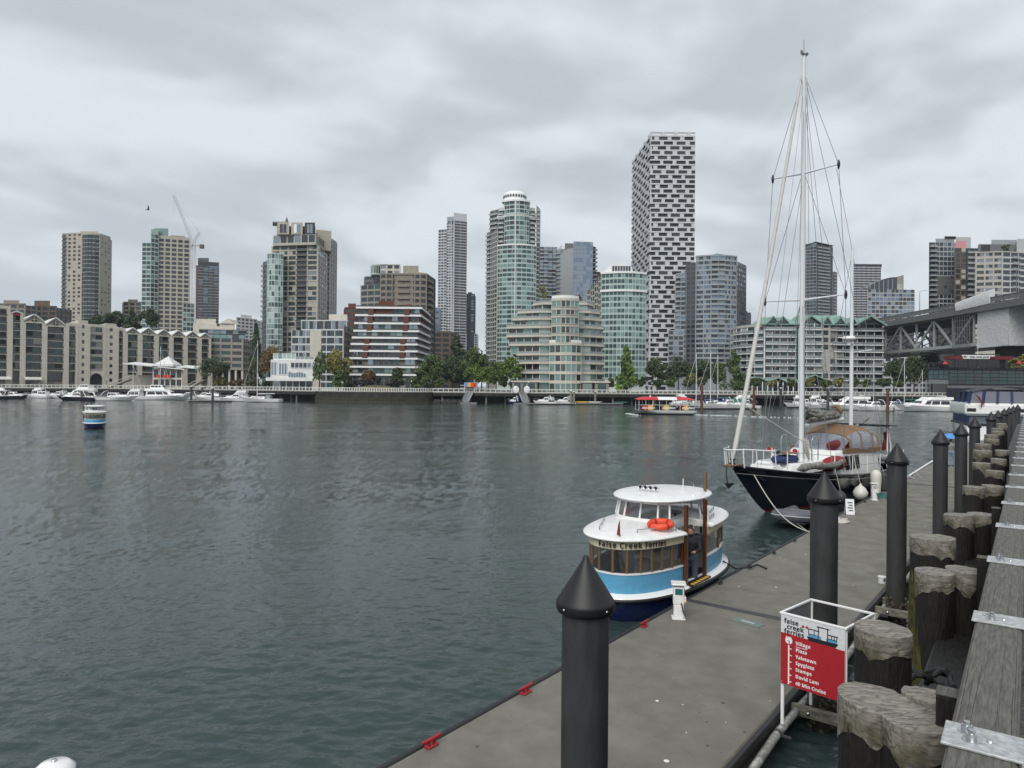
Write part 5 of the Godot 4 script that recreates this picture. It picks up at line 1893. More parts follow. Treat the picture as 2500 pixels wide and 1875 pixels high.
func green_roof() -> void:
	var z:=256.0
	var b:=Bld.new(self, "white gridded waterfront apartment block with green dormered roofs", 53, "apartment_block", "building")
	b.limit=300
	var cv:=bow(pp(1792, z + 14, 860), pp(1866, z, 860), 2.2, 5)
	var F1:=pp(1941, z, 860)
	var F2:=pp(1950, z - 1, 860)
	var F3:=pp(2006, z - 2, 860)
	var F4:=pp(2040, z, 860)
	var F5:=pp(2092, z + 1, 860)
	var F6:=pp(2154, z + 1, 860)
	var t:=hh(790, 1980, z)
	var st:={wall="white_trim", bay=2.8, pier=0.28, span=0.3, out=0.3, glass=["glass_dark", "glass_mid", "glass_dark", "glass_blind", "teal_deep"], bald=1.0, bslab="white_trim", brail="rail_glass", balw=0.98}
	var al:=[0, 1, 2, 3, 4, 5, 6, 7, 8, 9]
	b.body(behind(cv, 16), G0, hh(797, 1830, z), "cream_shade")
	b.body(behind([pp(1866, z, 860), F1, F2, F3, F4, F5, F6],20), G0, t, "cream_shade")
	st.bal=al
	b.curve(cv, G0, hh(797, 1830, z), 2.5, st)
	b.slab(behind(cv, 14), hh(797, 1830, z), 0.9, 0.4, "concrete_pale")
	b.face(pp(1866, z, 860), F1, G0, t, 2.5, st)
	b.face(F1, F2, G0, t, 2.5, {wall="copper_dark", bay=2.0, pier=0.15, span=0.3, out=0.2, glass=["glass_green", "teal_deep"]})
	b.face(F2, F3, G0, t, 2.5, st)
	b.face(F3, F4, G0, t, 2.5, {wall="concrete_pale", bay=3.2, pier=0.8, span=0.9, out=0.4, glass=["glass_dark", "glass_mid"], skip=0.25, bal=[1],bslab="white_trim"})
	b.face(F4, F5, G0, t, 2.5, st)
	b.face(F5, F6, G0, t, 2.5, st)
	var ridge:=hh(766, 1980, z)
	for e in [[1868, 1948, 770],[1957, 2090, 765]]:
		var p:=pp(e[0],z - 1.6, 790)
		var q:=pp(e[1],z - 1.6, 790)
		var y:=hh(e[2],e[0],z)
		var r:=MB.new()
		r.quad(V(p.x - 1, t - 0.3, p.y), V(q.x + 1, t - 0.3, q.y), V(q.x - 2, y, q.y - 8), V(p.x + 2, y, p.y - 8))
		r.quad(V(q.x + 1, t - 0.3, q.y), V(q.x + 1, t - 0.3, q.y - 18), V(q.x - 2, y, q.y - 10), V(q.x - 2, y, q.y - 8))
		r.quad(V(p.x - 1, t - 0.3, p.y - 18), V(p.x - 1, t - 0.3, p.y), V(p.x + 2, y, p.y - 8), V(p.x + 2, y, p.y - 10))
		r.beam(V(p.x - 1.3, t - 0.45, p.y + 0.1), V(q.x + 1.3, t - 0.45, q.y + 0.1), 0.5, 0.4)
		obj("copper_roof", r, "copper_green", b.node)
	for e in [[1888, 15, 1.5],[1912, 15, 1.5],[2020, 12, 1.0],[2052, 12, 1.0],[2082, 12, 1.0]]:
		dormer(b, pp(e[0],z - 2.2, 780), t - 0.1, e[1] / 1734.0*z, 2.4)
	for e in [[1953, 2006],[2090, 2158]]:
		var p:=pp(e[0],z - 1.8, 790)
		var q:=pp(e[1],z - 1.8, 790)
		var m:=p.lerp(q, 0.5)
		var y:=hh(775, (e[0] + e[1])*0.5, z)
		var r:=MB.new()
		r.quad(V(p.x - 0.8, t - 0.6, p.y + 0.6), V(m.x, y + 0.3, m.y + 0.6), V(m.x, y + 0.3, m.y - 14), V(p.x - 0.8, t - 0.6, p.y - 14))
		r.quad(V(m.x, y + 0.3, m.y + 0.6), V(q.x + 0.8, t - 0.6, q.y + 0.6), V(q.x + 0.8, t - 0.6, q.y - 14), V(m.x, y + 0.3, m.y - 14))
		r.beam(V(p.x - 0.8, t - 0.6, p.y + 0.6), V(m.x, y + 0.3, m.y + 0.6), 0.3, 0.5)
		r.beam(V(m.x, y + 0.3, m.y + 0.6), V(q.x + 0.8, t - 0.6, q.y + 0.6), 0.3, 0.5)
		obj("copper_gable_roof", r, "copper_green", b.node)
		var g:=MB.new()
		g.tri(V(p.x, t - 0.5, p.y - 0.2), V(q.x, t - 0.5, q.y - 0.2), V(m.x, y, m.y - 0.2))
		obj("gable", g, "glass_dark", b.node)
	var p:=pp(1836, z - 5, 930)
	var q:=pp(1949, z - 5, 930)
	var y0:=hh(932, 1890, z)
	var y1:=hh(920, 1890, z)
	var cp:=MB.new()
	cp.quad(V(p.x - 1, y0, p.y), V(q.x + 1, y0, q.y), V(q.x, y1, q.y - 6), V(p.x, y1, p.y - 6))
	obj("copper_canopy", cp, "copper_green", b.node)
	b.face(p, q, G0, y0, 4.0, {wall="white_trim", bay=1.8, pier=0.3, span=0.3, out=0.2, glass=["glass_dark", "teal_deep"]})
	for x in [1855, 1900]:
		dormer(b, pp(x, z - 5.6, 930), y0, 3.0, 1.4)
	dormer(b, pp(1990, z - 5, 930), hh(935, 1990, z), 6.4, 2.8)
	b.done()

func dormer(b: Bld, c: Vector2, y: float, w: float, h: float) -> void:
	var r:=MB.new()
	var l:=V(c.x - w, y, c.y)
	var q:=V(c.x + w, y, c.y)
	var m:=V(c.x, y + h, c.y)
	var k:=V(0, 0, -6)
	r.quad(l, m, m + k, l + k)
	r.quad(m, q, q + k, m + k)
	r.beam(l, m, 0.35, 0.35)
	r.beam(m, q, 0.35, 0.35)
	obj("dormer_roof", r, "copper_green", b.node)
	var g:=MB.new()
	g.tri(l + V(0.3, 0.1, -0.25), q + V(-0.3, 0.1, -0.25), m + V(0, -0.3, -0.25))
	obj("dormer_window", g, "glass_dark", b.node)

func restaurant() -> void:
	var z:=186.0
	var b:=Bld.new(self, "dark green glass restaurant with a roof terrace below the bridge at the right", 60, "restaurant", "building")
	b.limit=200
	var L:=pp(2266, z, 920)
	var M2:=pp(2316, z, 920)
	var R:=pp(2580, z, 920)
	var t:=hh(898, 2400, z)
	var y0:=hh(939, 2400, z)
	b.body(behind([M2, R], 14), y0 - 1.0, t, "charcoal")
	b.body(behind([L, M2],12), y0 + 0.6, t - 0.3, "charcoal")
	var g:={wall="canvas_black", bay=2.2, pier=0.14, span=0.14, out=0.12, glass=["glass_green", "glass_green", "glass_green", "glass_dark"]}
	b.face(M2, R, y0, t - 0.7, 0.95, g)
	b.face(L, M2, y0 + 1.3, t - 0.7, 1.2, {wall="canvas_black", bay=1.5, pier=0.14, span=0.14, out=0.12, glass=["glass_green", "teal_deep"]})
	b.body(behind([L + W(0, 0.1), M2 + W(-0.1, 0.1)],4), y0 + 0.1, y0 + 1.2, "mid_grey", "apron")
	b.slab(behind([L, R], 14), t - 0.6, 0.6, 0.5, "canvas_black", "roof_edge")
	b.slab(behind([M2, R], 14), y0 - 1.3, 1.0, 0.3, "grey_wall", "floor_edge")
	b.body(behind([pp(2310, z - 5, 950), R + W(0, -5)],8), G0 - 3, y0 - 1.0, "canvas_black", "under_storey")
	var rail:=MB.new()
	rail.box(V((L.x + R.x)*0.5, t + 1.1, L.y), V(R.x - L.x, 0.1, 0.1))
	rail.box(V((L.x + R.x)*0.5, t + 0.6, L.y), V(R.x - L.x, 0.05, 0.05))
	for i in 26:
		rail.box(V(lerpf(L.x, R.x, i / 25.0), t + 0.55, L.y), V(0.08, 1.1, 0.08))
	obj("terrace_railing", rail, "rail_dark", b.node)
	var lt:=text_mesh("ESPERLUS", 1.05, "Droid Serif", 700, 0.1)
	var c:=pp(2388, z + 0.6, 905)
	obj("lettering", lt, "white_paint", b.node, T(V(c.x, hh(904.5, 2388, z), c.y)))
	var p:=pp(2318, z - 3, 875)
	var q:=pp(2472, z - 3, 875)
	for e in [[2318, 2349],[2428, 2472]]:
		var p0:=pp(e[0],z - 3, 875)
		var p1:=pp(e[1],z - 3, 875)
		var m:=MB.new()
		m.box(V((p0.x + p1.x)*0.5, hh(875, 2400, z), p0.y - 1), V(p1.x - p0.x, 0.8, 2.6))
		obj("red_canopy", m, "deep_red", b.node)
	for x in [2334, 2366, 2388, 2412, 2456]:
		var p0:=pp(x, z - 3, 880)
		var m:=MB.new()
		m.box(V(p0.x, (t + hh(879, 2400, z))*0.5, p0.y), V(0.5, hh(879, 2400, z) - t, 0.5))
		obj("pergola_post", m, "charcoal", b.node)
	b.body(behind([pp(2340, z + 5, 870), pp(2440, z + 5, 870)],4), t, hh(862, 2400, z), "charcoal", "rooftop_bar")
	var bc:=pp(2388.5, z - 1.2, 872)
	var bn:=MB.new()
	bn.box(V(bc.x, hh(872, 2388, z), bc.y), V(8.6, 0.95, 0.12))
	obj("banner", bn, "white_paint", b.node)
	obj("banner_lettering", text_mesh("false creek yacht club", 0.62, "Droid Sans", 700, 0.06), "ink", b.node, T(V(bc.x + 0.9, hh(872, 2388, z), bc.y + 0.1)))
	var pn:=MB.new()
	pn.tri(V(bc.x - 3.9, hh(872, 2388, z) + 0.25, bc.y + 0.1), V(bc.x - 3.9, hh(872, 2388, z) - 0.25, bc.y + 0.1), V(bc.x - 2.6, hh(872, 2388, z), bc.y + 0.1))
	obj("banner_pennant", pn, "ink", b.node)
	var pole:=MB.new()
	var fp:=pp(2387, z - 0.6, 860)
	pole.lathe(V(fp.x, t, fp.y), [W(0.07, 0), W(0.04, hh(838, 2387, z) - t)],6)
	obj("flagpole", pole, "white_paint", b.node)
	b.done()
	for e in [[2327, 949, "leftmost red parasol under the green glass restaurant"], [2353, 950, "middle red parasol under the green glass restaurant"], [2385, 949, "rightmost red parasol under the green glass restaurant"], [2308, 887, "folded red parasol at the left end of the restaurant roof terrace"], [2488, 886, "red parasol at the right end of the restaurant roof terrace"]]:
		var pz:=z - 2.0 if e[1] < 900 else z + 1.0
		var o:=pp(e[0],pz, e[1])
		var yy:=hh(e[1],e[0],pz)
		var u:=thing("parasol", e[2],"parasol", T(V(o.x, yy - 2.2, o.y)), "red parasols of the restaurant")
		var m:=MB.new()
		var rad:=1.3 if e[1] > 900 else 0.7
		m.lathe(Vector3.ZERO, [W(rad, 2.0), W(rad*0.5, 2.5), W(0.01, 2.8)],8, false)
		obj("canopy", m, "red_umbrella", u)
		var pm:=MB.new()
		pm.lathe(Vector3.ZERO, [W(0.05, 0), W(0.05, 2.5)],5)
		obj("pole", pm, "dark_grey", u)
	var k:=MB.new()
	k.prism(PackedVector2Array([pp(2260, z + 2, 960), pp(2700, z + 2, 960), W(320, -246), W(146, -246)]), -2.0, 3.2)
	ground("quay", k, "wall_dark")

# ---------------------------------------------------------------- bridge
func bridge() -> void:
	var g:=thing("bridge", "grey steel truss road bridge running inland on the right", "bridge")
	var x0:=143.0
	var x1:=163.0
	var z0:=150.0
	var z1:=470.0
	var deck:=MB.new()
	deck.box(V((x0 + x1)*0.5, 30.6, -(z0 + z1)*0.5), V(x1 - x0 + 3.0, 0.9, z1 - z0))
	obj("deck", deck, "bridge_steel", g)
	var gird:=MB.new()
	for x in [x0 - 1.6, x1 + 1.6]:
		gird.box(V(x, 30.3, -(z0 + z1)*0.5), V(0.5, 2.0, z1 - z0))
	obj("girder", gird, "bridge_steel", g)
	for x in [x0 - 1.7, x1 + 1.7]:
		var r:=MB.new()
		r.box(V(x, 33.0, -(z0 + z1)*0.5), V(0.16, 0.16, z1 - z0))
		r.box(V(x, 31.6, -(z0 + z1)*0.5), V(0.12, 0.12, z1 - z0))
		for i in int((z1 - z0) / 2.6):
			r.box(V(x, 32.2, -z0 - i*2.6), V(0.16, 1.6, 0.16))
		obj("railing", r, "bridge_steel", g)
		var scr:=MB.new()
		scr.box(V(x + 0.1, 32.3, -(z0 + z1)*0.5), V(0.04, 1.2, z1 - z0 - 1))
		obj("rail_mesh", scr, "mid_grey", g)
	var step:=10.4
	for x in [x0, x1]:
		var ch:=MB.new()
		ch.box(V(x, 19.6, -(218 + z1)*0.5), V(0.9, 1.0, z1 - 218))
		obj("bottom_chord", ch, "bridge_pale", g)
		var tc:=MB.new()
		tc.box(V(x, 29.2, -(218 + z1)*0.5), V(0.8, 0.9, z1 - 218))
		obj("top_chord", tc, "bridge_steel", g)
		for i in 22:
			var z:=220.0 + i*step
			obj("truss_post", shared_box(V(0.5, 9.6, 0.5)), "bridge_pale", g, T(V(x, 24.4, -z)))
			var d:=MB.new()
			var up:=i % 2 == 0
			d.beam(V(x, 29.0 if up else 19.8, -z), V(x, 19.8 if up else 29.0, -z - step), 0.55, 0.6)
			obj("truss_diagonal", d, "bridge_pale", g)
	for i in 22:
		var z:=220.0 + i*step
		var c:=MB.new()
		c.box(V((x0 + x1)*0.5, 29.3, -z), V(x1 - x0, 1.2, 0.4))
		obj("floor_beam", c, "bridge_steel", g)
		var s:=MB.new()
		s.beam(V(x0, 19.6, -z), V(x1, 19.6, -z - step), 0.3, 0.3)
		s.beam(V(x1, 19.6, -z), V(x0, 19.6, -z - step), 0.3, 0.3)
		s.beam(V(x0, 20.0, -z), V(x1, 29.0, -z), 0.3, 0.3)
		s.beam(V(x1, 20.0, -z), V(x0, 29.0, -z), 0.3, 0.3)
		obj("sway_brace", s, "bridge_steel", g)
	# pier: shrouded head on two legs
	var w:=MB.new()
	var rows:=[]
	var nz:=FastNoiseLite.new()
	nz.seed=3
	nz.frequency=0.25
	for k in 4:
		var a: Vector3=[V(142.6, 0, -218), V(142.6, 0, -204), V(164, 0, -204), V(164, 0, -218)][k]
		var e: Vector3=[V(142.6, 0, -204), V(164, 0, -204), V(164, 0, -218), V(142.6, 0, -218)][k]
		rows=[]
		for i in 12:
			var row:=[]
			for j in 13:
				var p:=a.lerp(e, j / 12.0) + V(0, 18.6 + i*1.04, 0)
				var o:=(e - a).cross(Vector3.UP).normalized()*-0.25*nz.get_noise_3d(p.x, p.y*0.5, p.z)
				row.append(p + o)
			rows.append(row)
		w.sheet(rows)
	w.prism(PackedVector2Array([W(142.6, -218), W(142.6, -204), W(164, -204), W(164, -218)]), 18.4, 18.65)
	obj("pier_shroud", w, "wrap_white", g)
	for x in [148.0, 158.5]:
		var l:=MB.new()
		l.box(V(x, 8.5, -211), V(4.5, 20.0, 7))
		obj("pier_leg", l, "wall_dark", g)
	var sc:=MB.new()
	for i in 8:
		sc.box(V(141.6, 24.5, -220 - i*1.2), V(0.15, 12, 0.15))
	for i in 6:
		sc.box(V(141.6, 19 + i*2.1, -224.5), V(0.12, 0.12, 10))
	obj("scaffold", sc, "mid_grey", g)
	var h:=MB.new()
	h.sheet([[V(141.0, 30.6, -226), V(141.0, 31.2, -210)],[V(140.7, 33.0, -226), V(140.7, 34.6, -210)],[V(142.6, 34.0, -225), V(142.6, 35.6, -210)]])
	h.quad(V(141.0, 31.2, -210), V(142.6, 31.2, -210), V(142.6, 35.6, -210), V(140.7, 34.6, -210))
	obj("hoarding", h, "wrap_white", g)
	for e in [[2244, 690],[2480, 560]]:
		var zz: float=145.0*FOCAL / (e[0] - 1250.0)
		var l:=thing("street_lamp", "tall bridge lamp post " + ("left of the grey glass tower" if e[0] < 2300 else "at the right edge"), "lamp", T(V(145, 31, -zz)))
		var pm:=MB.new()
		pm.lathe(Vector3.ZERO, [W(0.16, 0), W(0.09, 9.5)],6)
		obj("post", pm, "mid_grey", l)
		var am:=MB.new()
		am.tube([V(0, 9.4, 0), V(1.2, 9.9, 0), V(2.6, 9.9, 0)],0.07, 5)
		obj("arm", am, "mid_grey", l)

# ---------------------------------------------------------------- vegetation
var crowns:={}

func crown_mesh(kind: String, leaves: int, leaf: float, sd: int) -> ArrayMesh:
	var key:="%s%d%.3f%d" % [kind, leaves, leaf, sd]
	if crowns.has(key):
		return crowns[key]
	var r:=RandomNumberGenerator.new()
	r.seed=sd
	var mb:=MB.new()
	var clumps:=[]
	var nc:=26 if kind != "shrub" else 12
	for i in nc:
		var a:=r.randf()*TAU
		var y:=r.randf()
		var p:=Vector3()
		var rad:=0.34
		if kind == "cone":
			var w:=pow(1.0 - y, 0.8)*0.8
			var q:=sqrt(r.randf_range(0.35, 1.0))*w
			p=V(cos(a)*q, -1.0 + 2.0*y, sin(a)*q)
			rad=lerpf(0.34, 0.14, y)
		elif kind == "tiers":
			var w:=1.0 - y*0.75
			var q:=r.randf_range(0.3, 0.9)*w
			p=V(cos(a)*q, -0.9 + 1.7*floor(y*5.0) / 5.0, sin(a)*q)
			rad=0.26
		else:
			var ph:=acos(r.randf_range(-0.85, 1.0))
			var q:=pow(r.randf(), 0.3)*0.78
			p=V(sin(ph)*cos(a)*q, cos(ph)*q, sin(ph)*sin(a)*q)
			rad=r.randf_range(0.24, 0.4)
		clumps.append([p, rad, r.randf_range(0.74, 1.25), r.randf_range(-0.1, 0.1)])
	for i in leaves:
		var c: Array=clumps[r.randi() % nc]
		var d:=V(r.randfn(), r.randfn()*0.75, r.randfn()).normalized()*pow(r.randf(), 0.4)
		var p: Vector3=c[0] + d*c[1]
		var nn:=(d + V(r.randfn(), r.randfn() + 1.1, r.randfn())*0.75).normalized()
		var s:=nn.cross(V(r.randfn(), r.randfn(), r.randfn())).normalized()*leaf*r.randf_range(0.6, 1.3)
		var t:=nn.cross(s).normalized()*leaf*r.randf_range(0.5, 1.0)
		var k: float=c[2]*r.randf_range(0.75, 1.25)
		mb.tint=Color(k*(1.0 + c[3]), k, k*(1.0 - c[3]*0.5))
		mb.quad(p - s, p - t*0.8, p + s, p + t)
	crowns[key]=mb.mesh()
	return crowns[key]

func crown(node: Node3D, rx: float, ry: float, leaves: int, m: String, leaf: float, sd: int, kind:="shrub", cy:=-1.0) -> void:
	obj("crown", crown_mesh(kind, leaves, leaf / rx, sd), m, node, Transform3D(Basis(Vector3.UP, sd*1.7).scaled(V(rx, ry, rx)), V(0, ry*0.85 if cy < 0 else cy, 0)))

func tree(label: String, px0: float, px1: float, py_top: float, py_low: float, z: float, kind: String, m: String, sd: int, called:="tree", cat:="tree", leaves:=1500) -> void:
	var c:=pp((px0 + px1)*0.5, z, (py_top + py_low)*0.5)
	var w:=(px1 - px0) / FOCAL*z*0.5
	var top:=hh(py_top, px0, z)
	var low:=hh(lerpf(py_low, 945.0, 0.4) if called == "tree" and z < 275.0 else py_low, px0, z)
	var t:=thing(called, label, cat, T(V(c.x, G0, c.y)))
	var ry:=maxf((top - low)*0.5, 0.5)
	crown(t, w*1.1, ry*1.04, leaves, m, 0.42 if z < 300 else 0.6, sd, kind, low - G0 + ry)
	if called == "shrub":
		return
	var r:=RandomNumberGenerator.new()
	r.seed=sd
	var tk:=MB.new()
	var h:=low - G0 + ry*0.9
	var rad:=clampf(h*0.025, 0.12, 0.4)
	tk.tube([V(0, -0.2, 0), V(0.1, h*0.4, 0), V(0, h*0.8, 0.1), V(0.1, h + ry*0.6, 0)],[rad*1.3, rad, rad*0.7, rad*0.2],7)
	for i in 6:
		var a:=i*2.4 + r.randf()
		var y:=h*r.randf_range(0.5, 0.95)
		tk.tube([V(0, y, 0), V(cos(a)*w*0.4, y + ry*0.35, sin(a)*w*0.4), V(cos(a)*w*0.75, y + ry*0.55, sin(a)*w*0.75)],[rad*0.5, rad*0.3, rad*0.1],5)
	obj("trunk", tk, "bark", t)

func trees() -> void:
	var list:=[
		["tall dark tree behind the terrace, left of the pale brown slab", 216, 262, 766, 800, 380, "round", "leaf_dark"],
		["dark tree left of the tallest dark tree behind the terrace", 255, 305, 758, 800, 378, "round", "leaf_dark"],
		["dark pointed tree in front of the pale brown slab block", 300, 342, 758, 800, 376, "cone", "leaf_dark"],
		["tallest dark tree behind the terrace, left foot of the beige grid tower", 336, 384, 750, 802, 374, "round", "leaf_dark"],
		["broad round dark green tree in front of the terrace", 483, 567, 874, 912, 266, "round", "leaf_dark"],
		["dark evergreen beside the cream corner block", 608, 642, 800, 905, 300, "cone", "leaf_dark"],
		["rust orange autumn tree left of the white modern building", 634, 692, 845, 905, 262, "round", "leaf_rust"],
		["thin feathery birch at the right end of the white modern building", 760, 800, 842, 930, 246, "tall", "leaf_mid"],
		["yellow green tree between the birch and the red brick terraces", 796, 856, 852, 920, 256, "round", "leaf_yellow"],
		["low spreading pine in front of the yellow green tree", 794, 864, 898, 942, 238, "tiers", "leaf_mid"],
		["small dark pine before the red brick terraces", 948, 990, 892, 930, 242, "tiers", "leaf_dark"],
		["spreading pine right of the small dark pine", 990, 1056, 896, 942, 238, "tiers", "leaf_mid"],
		["small rust red maple in front of the red brick terraces", 880, 916, 902, 932, 240, "round", "leaf_rust"],
		["large dark green tree right of the red brick terraces", 1020, 1092, 866, 936, 250, "round", "leaf_mid"],
		["dark green tree to the right of the largest tree by the promenade", 1080, 1130, 868, 932, 256, "round", "leaf_dark"],
		["black green cedar in the street gap below the slender lattice tower", 1084, 1146, 824, 885, 330, "cone", "leaf_dark"],
		["tall mid green tree at the foot of the domed teal tower", 1134, 1194, 836, 900, 270, "round", "leaf_mid"],
		["mid green tree filling the street gap behind the young light green tree", 1150, 1202, 862, 925, 290, "round", "leaf_mid"],
		["dark green tree in the street gap right of the black green cedar", 1120, 1166, 858, 930, 300, "round", "leaf_dark"],
		["broad dark tree behind the striped arch", 1092, 1150, 880, 938, 262, "round", "leaf_mid"],
		["dark tree in the dip left of the bright green tree by the stepped block", 1190, 1232, 880, 938, 258, "round", "leaf_dark"],
		["light green young tree beside the striped arch", 1130, 1180, 886, 934, 246, "round", "leaf_bright"],
		["yellow green bush-like tree right of the striped arch", 1166, 1218, 896, 936, 244, "round", "leaf_bright"],
		["full bright green tree left of the cream stepped block", 1211, 1284, 870, 926, 240, "round", "leaf_bright"],
		["conical bright green tree right of the cream stepped block", 1497, 1560, 851, 944, 236, "cone", "leaf_bright"],
		["tall green cedar left of the leaning furled sail", 1758, 1830, 854, 946, 240, "cone", "leaf_mid"],
		["dark tree below the staggered tower, left one", 1578, 1632, 872, 930, 262, "round", "leaf_dark"],
		["dark tree below the staggered tower, middle one", 1622, 1690, 868, 930, 266, "round", "leaf_dark"],
		["dark tree below the blue grey tower", 1680, 1740, 876, 934, 258, "round", "leaf_dark"],
		["dark olive tree at the foot of the blue grey tower beside the cedar", 1728, 1772, 880, 936, 262, "round", "leaf_mid"],
		["dark tree behind the bridge truss, right of the white gridded block", 2152, 2212, 872, 945, 256, "round", "leaf_dark"],
		["dark tree under the bridge, left of the green glass restaurant", 2200, 2262, 868, 945, 250, "round", "leaf_dark"],
		["deep green tree under the bridge behind the restaurant roof", 2240, 2310, 860, 930, 270, "round", "leaf_dark"],
		["olive tree at the right edge beside the bridge pier", 2470, 2540, 862, 905, 196, "round", "leaf_yellow"],
		["small yellowing shrub tree near the dark red mooring pile", 1672, 1716, 910, 938, 245, "round", "leaf_yellow"],
	]
	for i in list.size():
		var e: Array=list[i]
		var kind: String=e[6]
		tree(e[0],e[1],e[2],e[3],e[4],e[5],"round" if kind == "tall" else kind, e[7],300 + i % 9 if kind != "tall" else 330, "tree", "tree", 2600 if kind != "tall" else 420)
	var shrubs:=[
		[862, 900, "leaf_purple"], [896, 934, "leaf_purple"], [938, 978, "leaf_purple"], [1060, 1090, "leaf_mid"], [1218, 1240, "leaf_dark"], [1244, 1262, "leaf_mid"],
		[1480, 1500, "leaf_mid"], [1556, 1584, "leaf_dark"], [1590, 1620, "leaf_dark"], [1624, 1656, "leaf_mid"], [1660, 1690, "leaf_dark"], [1700, 1730, "leaf_dark"],
		[1830, 1858, "leaf_mid"], [1872, 1900, "leaf_yellow"], [1912, 1944, "leaf_mid"], [1966, 1994, "leaf_yellow"], [2000, 2030, "leaf_mid"], [2034, 2062, "leaf_yellow"],
		[2066, 2096, "leaf_mid"], [2100, 2132, "leaf_mid"], [2140, 2176, "leaf_dark"], [2180, 2214, "leaf_mid"], [520, 552, "leaf_yellow"], [560, 600, "leaf_rust"], [600, 640, "leaf_mid"], [640, 664, "leaf_dark"]]
	var names:={"leaf_purple": "dull purple", "leaf_mid": "mid green", "leaf_dark": "dark green", "leaf_yellow": "yellow green", "leaf_rust": "rust brown"}
	shrubs.sort_custom(func(a, b): return a[0] < b[0])
	var ords:="first second third fourth fifth sixth seventh eighth ninth tenth eleventh twelfth thirteenth fourteenth fifteenth sixteenth seventeenth eighteenth nineteenth twentieth twenty-first twenty-second twenty-third twenty-fourth twenty-fifth last".split(" ")
	for i in shrubs.size():
		var e: Array=shrubs[i]
		tree("%s clipped shrub, %s from the left along the promenade" % [names[e[2]], ords[i]], e[0],e[1],918 + (i*7) % 11, 946, 239.0 if e[0] > 700 else 266.0, "shrub", e[2],340 + i % 4, "shrub", "shrub", 700)
	for s in get_children():
		if s.name.begins_with("shrub"):
			s.set_meta("group", "shrubs along the promenade")

# ---------------------------------------------------------------- boats
func hull_rows(l: float, beam: float, fb: float, fs: float, rake: float, y0: float, full:=0.42) -> Array:
	var port:=[]
	var n:=16
	var m:=6
	for v in m + 1:
		var q:=float(v) / m
		var row:=[]
		for sgn in [1.0, -1.0]:
			for i in n + 1:
				var t:=float(i) / n
				if sgn < 0:
					t=1.0 - t
				var k:=clampf((t - full) / (1.0 - full), 0.0, 1.0)
				var bs:=beam*0.5*(1.0 - pow(k, 2.2))*lerpf(0.9, 1.0, clampf(t / 0.3, 0, 1))
				var bw:=beam*0.5*(1.0 - pow(k, 1.6))*lerpf(0.82, 0.9, clampf(t / 0.3, 0, 1))*0.92
				var sheer:=lerpf(fs, fb, pow(t, 1.8))
				var x:=-l*0.5 + t*l
				var xw:=-l*0.5 + t*(l - rake)
				var w:=lerpf(bw, bs, pow(q, 0.7))
				row.append(V(lerpf(xw, x, pow(q, 0.9)), lerpf(y0, sheer, q), w*sgn))
		port.append(row)
	return port

func make_hull(o: Node3D, l: float, beam: float, fb: float, fs: float, rake: float, m: String, boot: String, deck_m:="gelcoat", full:=0.42) -> Array:
	var rows:=hull_rows(l, beam, fb, fs, rake, 0.08, full)
	var h:=MB.new()
	h.sheet(rows, true, true)
	obj("hull", h, m, o)
	var low:=[]
	for k in 3:
		var row:=[]
		for p in rows[0]:
			row.append(V(p.x*(1.0 - 0.02*(2 - k)), [-0.5, -0.2, 0.085][k], p.z*[0.55, 0.9, 1.004][k]))
		low.append(row)
	var b:=MB.new()
	b.sheet(low, true, true)
	obj("boot_stripe", b, boot, o)
	var d:=MB.new()
	var ring:=[]
	for p in rows[-1]:
		ring.append(p - V(0, 0.06, 0))
	var nn:=ring.size() / 2
	for i in nn - 1:
		d.quad(ring[i], ring[i + 1],ring[ring.size() - 2 - i], ring[ring.size() - 1 - i])
	for i in d.n.size():
		if d.n[i].y < 0:
			d.n[i]=-d.n[i]
	obj("deck", d, deck_m, o)
	return rows

func house(o: Node3D, called: String, x0: float, x1: float, y0: float, y1: float, w: float, ra: float, rf: float, m:="gelcoat", band:=true, taper:=0.84) -> void:
	var mb:=MB.new()
	var f:=func(x: float, y: float, s: float) -> Vector3:
		var t:=(y - y0) / (y1 - y0)
		var k:=lerpf(1.0, taper, t)
		var nose:=0.86 if x == 1.0 else 1.0
		return V(lerpf(x0 + ra*t, x1 - rf*t, x), y, s*w*0.5*k*nose)
	var rows:=[]
	for y in [y0, y0 + (y1 - y0)*0.93, y1]:
		var row:=[]
		var g:=0.96 if y == y1 else 1.0
		for s in [1.0, -1.0]:
			for x in ([0.0, 0.5, 0.88, 1.0] if s > 0 else [1.0, 0.88, 0.5, 0.0]):
				row.append(f.call(x, y, s*g))
		rows.append(row)
	for i in 2:
		for j in 8:
			mb.quad(rows[i][(j + 1) % 8],rows[i][j], rows[i + 1][j], rows[i + 1][(j + 1) % 8])
	mb.fan(rows[2])
	obj(called, mb, m, o)
	if not band:
		return
	var ya:=lerpf(y0, y1, 0.38)
	var yb:=lerpf(y0, y1, 0.84)
	for s in [1.0, -1.0]:
		var xs:=[0.06, 0.36, 0.4, 0.66, 0.7, 0.87]
		for k in 3:
			var g:=MB.new()
			var e:=V(0, 0, 0.02*s)
			var q:=[f.call(xs[k*2],ya, s) + e, f.call(xs[k*2 + 1],ya, s) + e, f.call(xs[k*2 + 1],yb, s) + e, f.call(xs[k*2],yb, s) + e]
			if s > 0:
				g.quad(q[0],q[1],q[2],q[3])
			else:
				g.quad(q[1],q[0],q[3],q[2])
			obj("window", g, "boat_glass", o)
	var g:=MB.new()
	var e:=V(0.025, 0.01, 0)
	g.quad(f.call(1.0, ya, 0.94) + e, f.call(1.0, ya, -0.94) + e, f.call(1.0, yb, -0.94) + e, f.call(1.0, yb, 0.94) + e)
	obj("windscreen", g, "boat_glass", o)

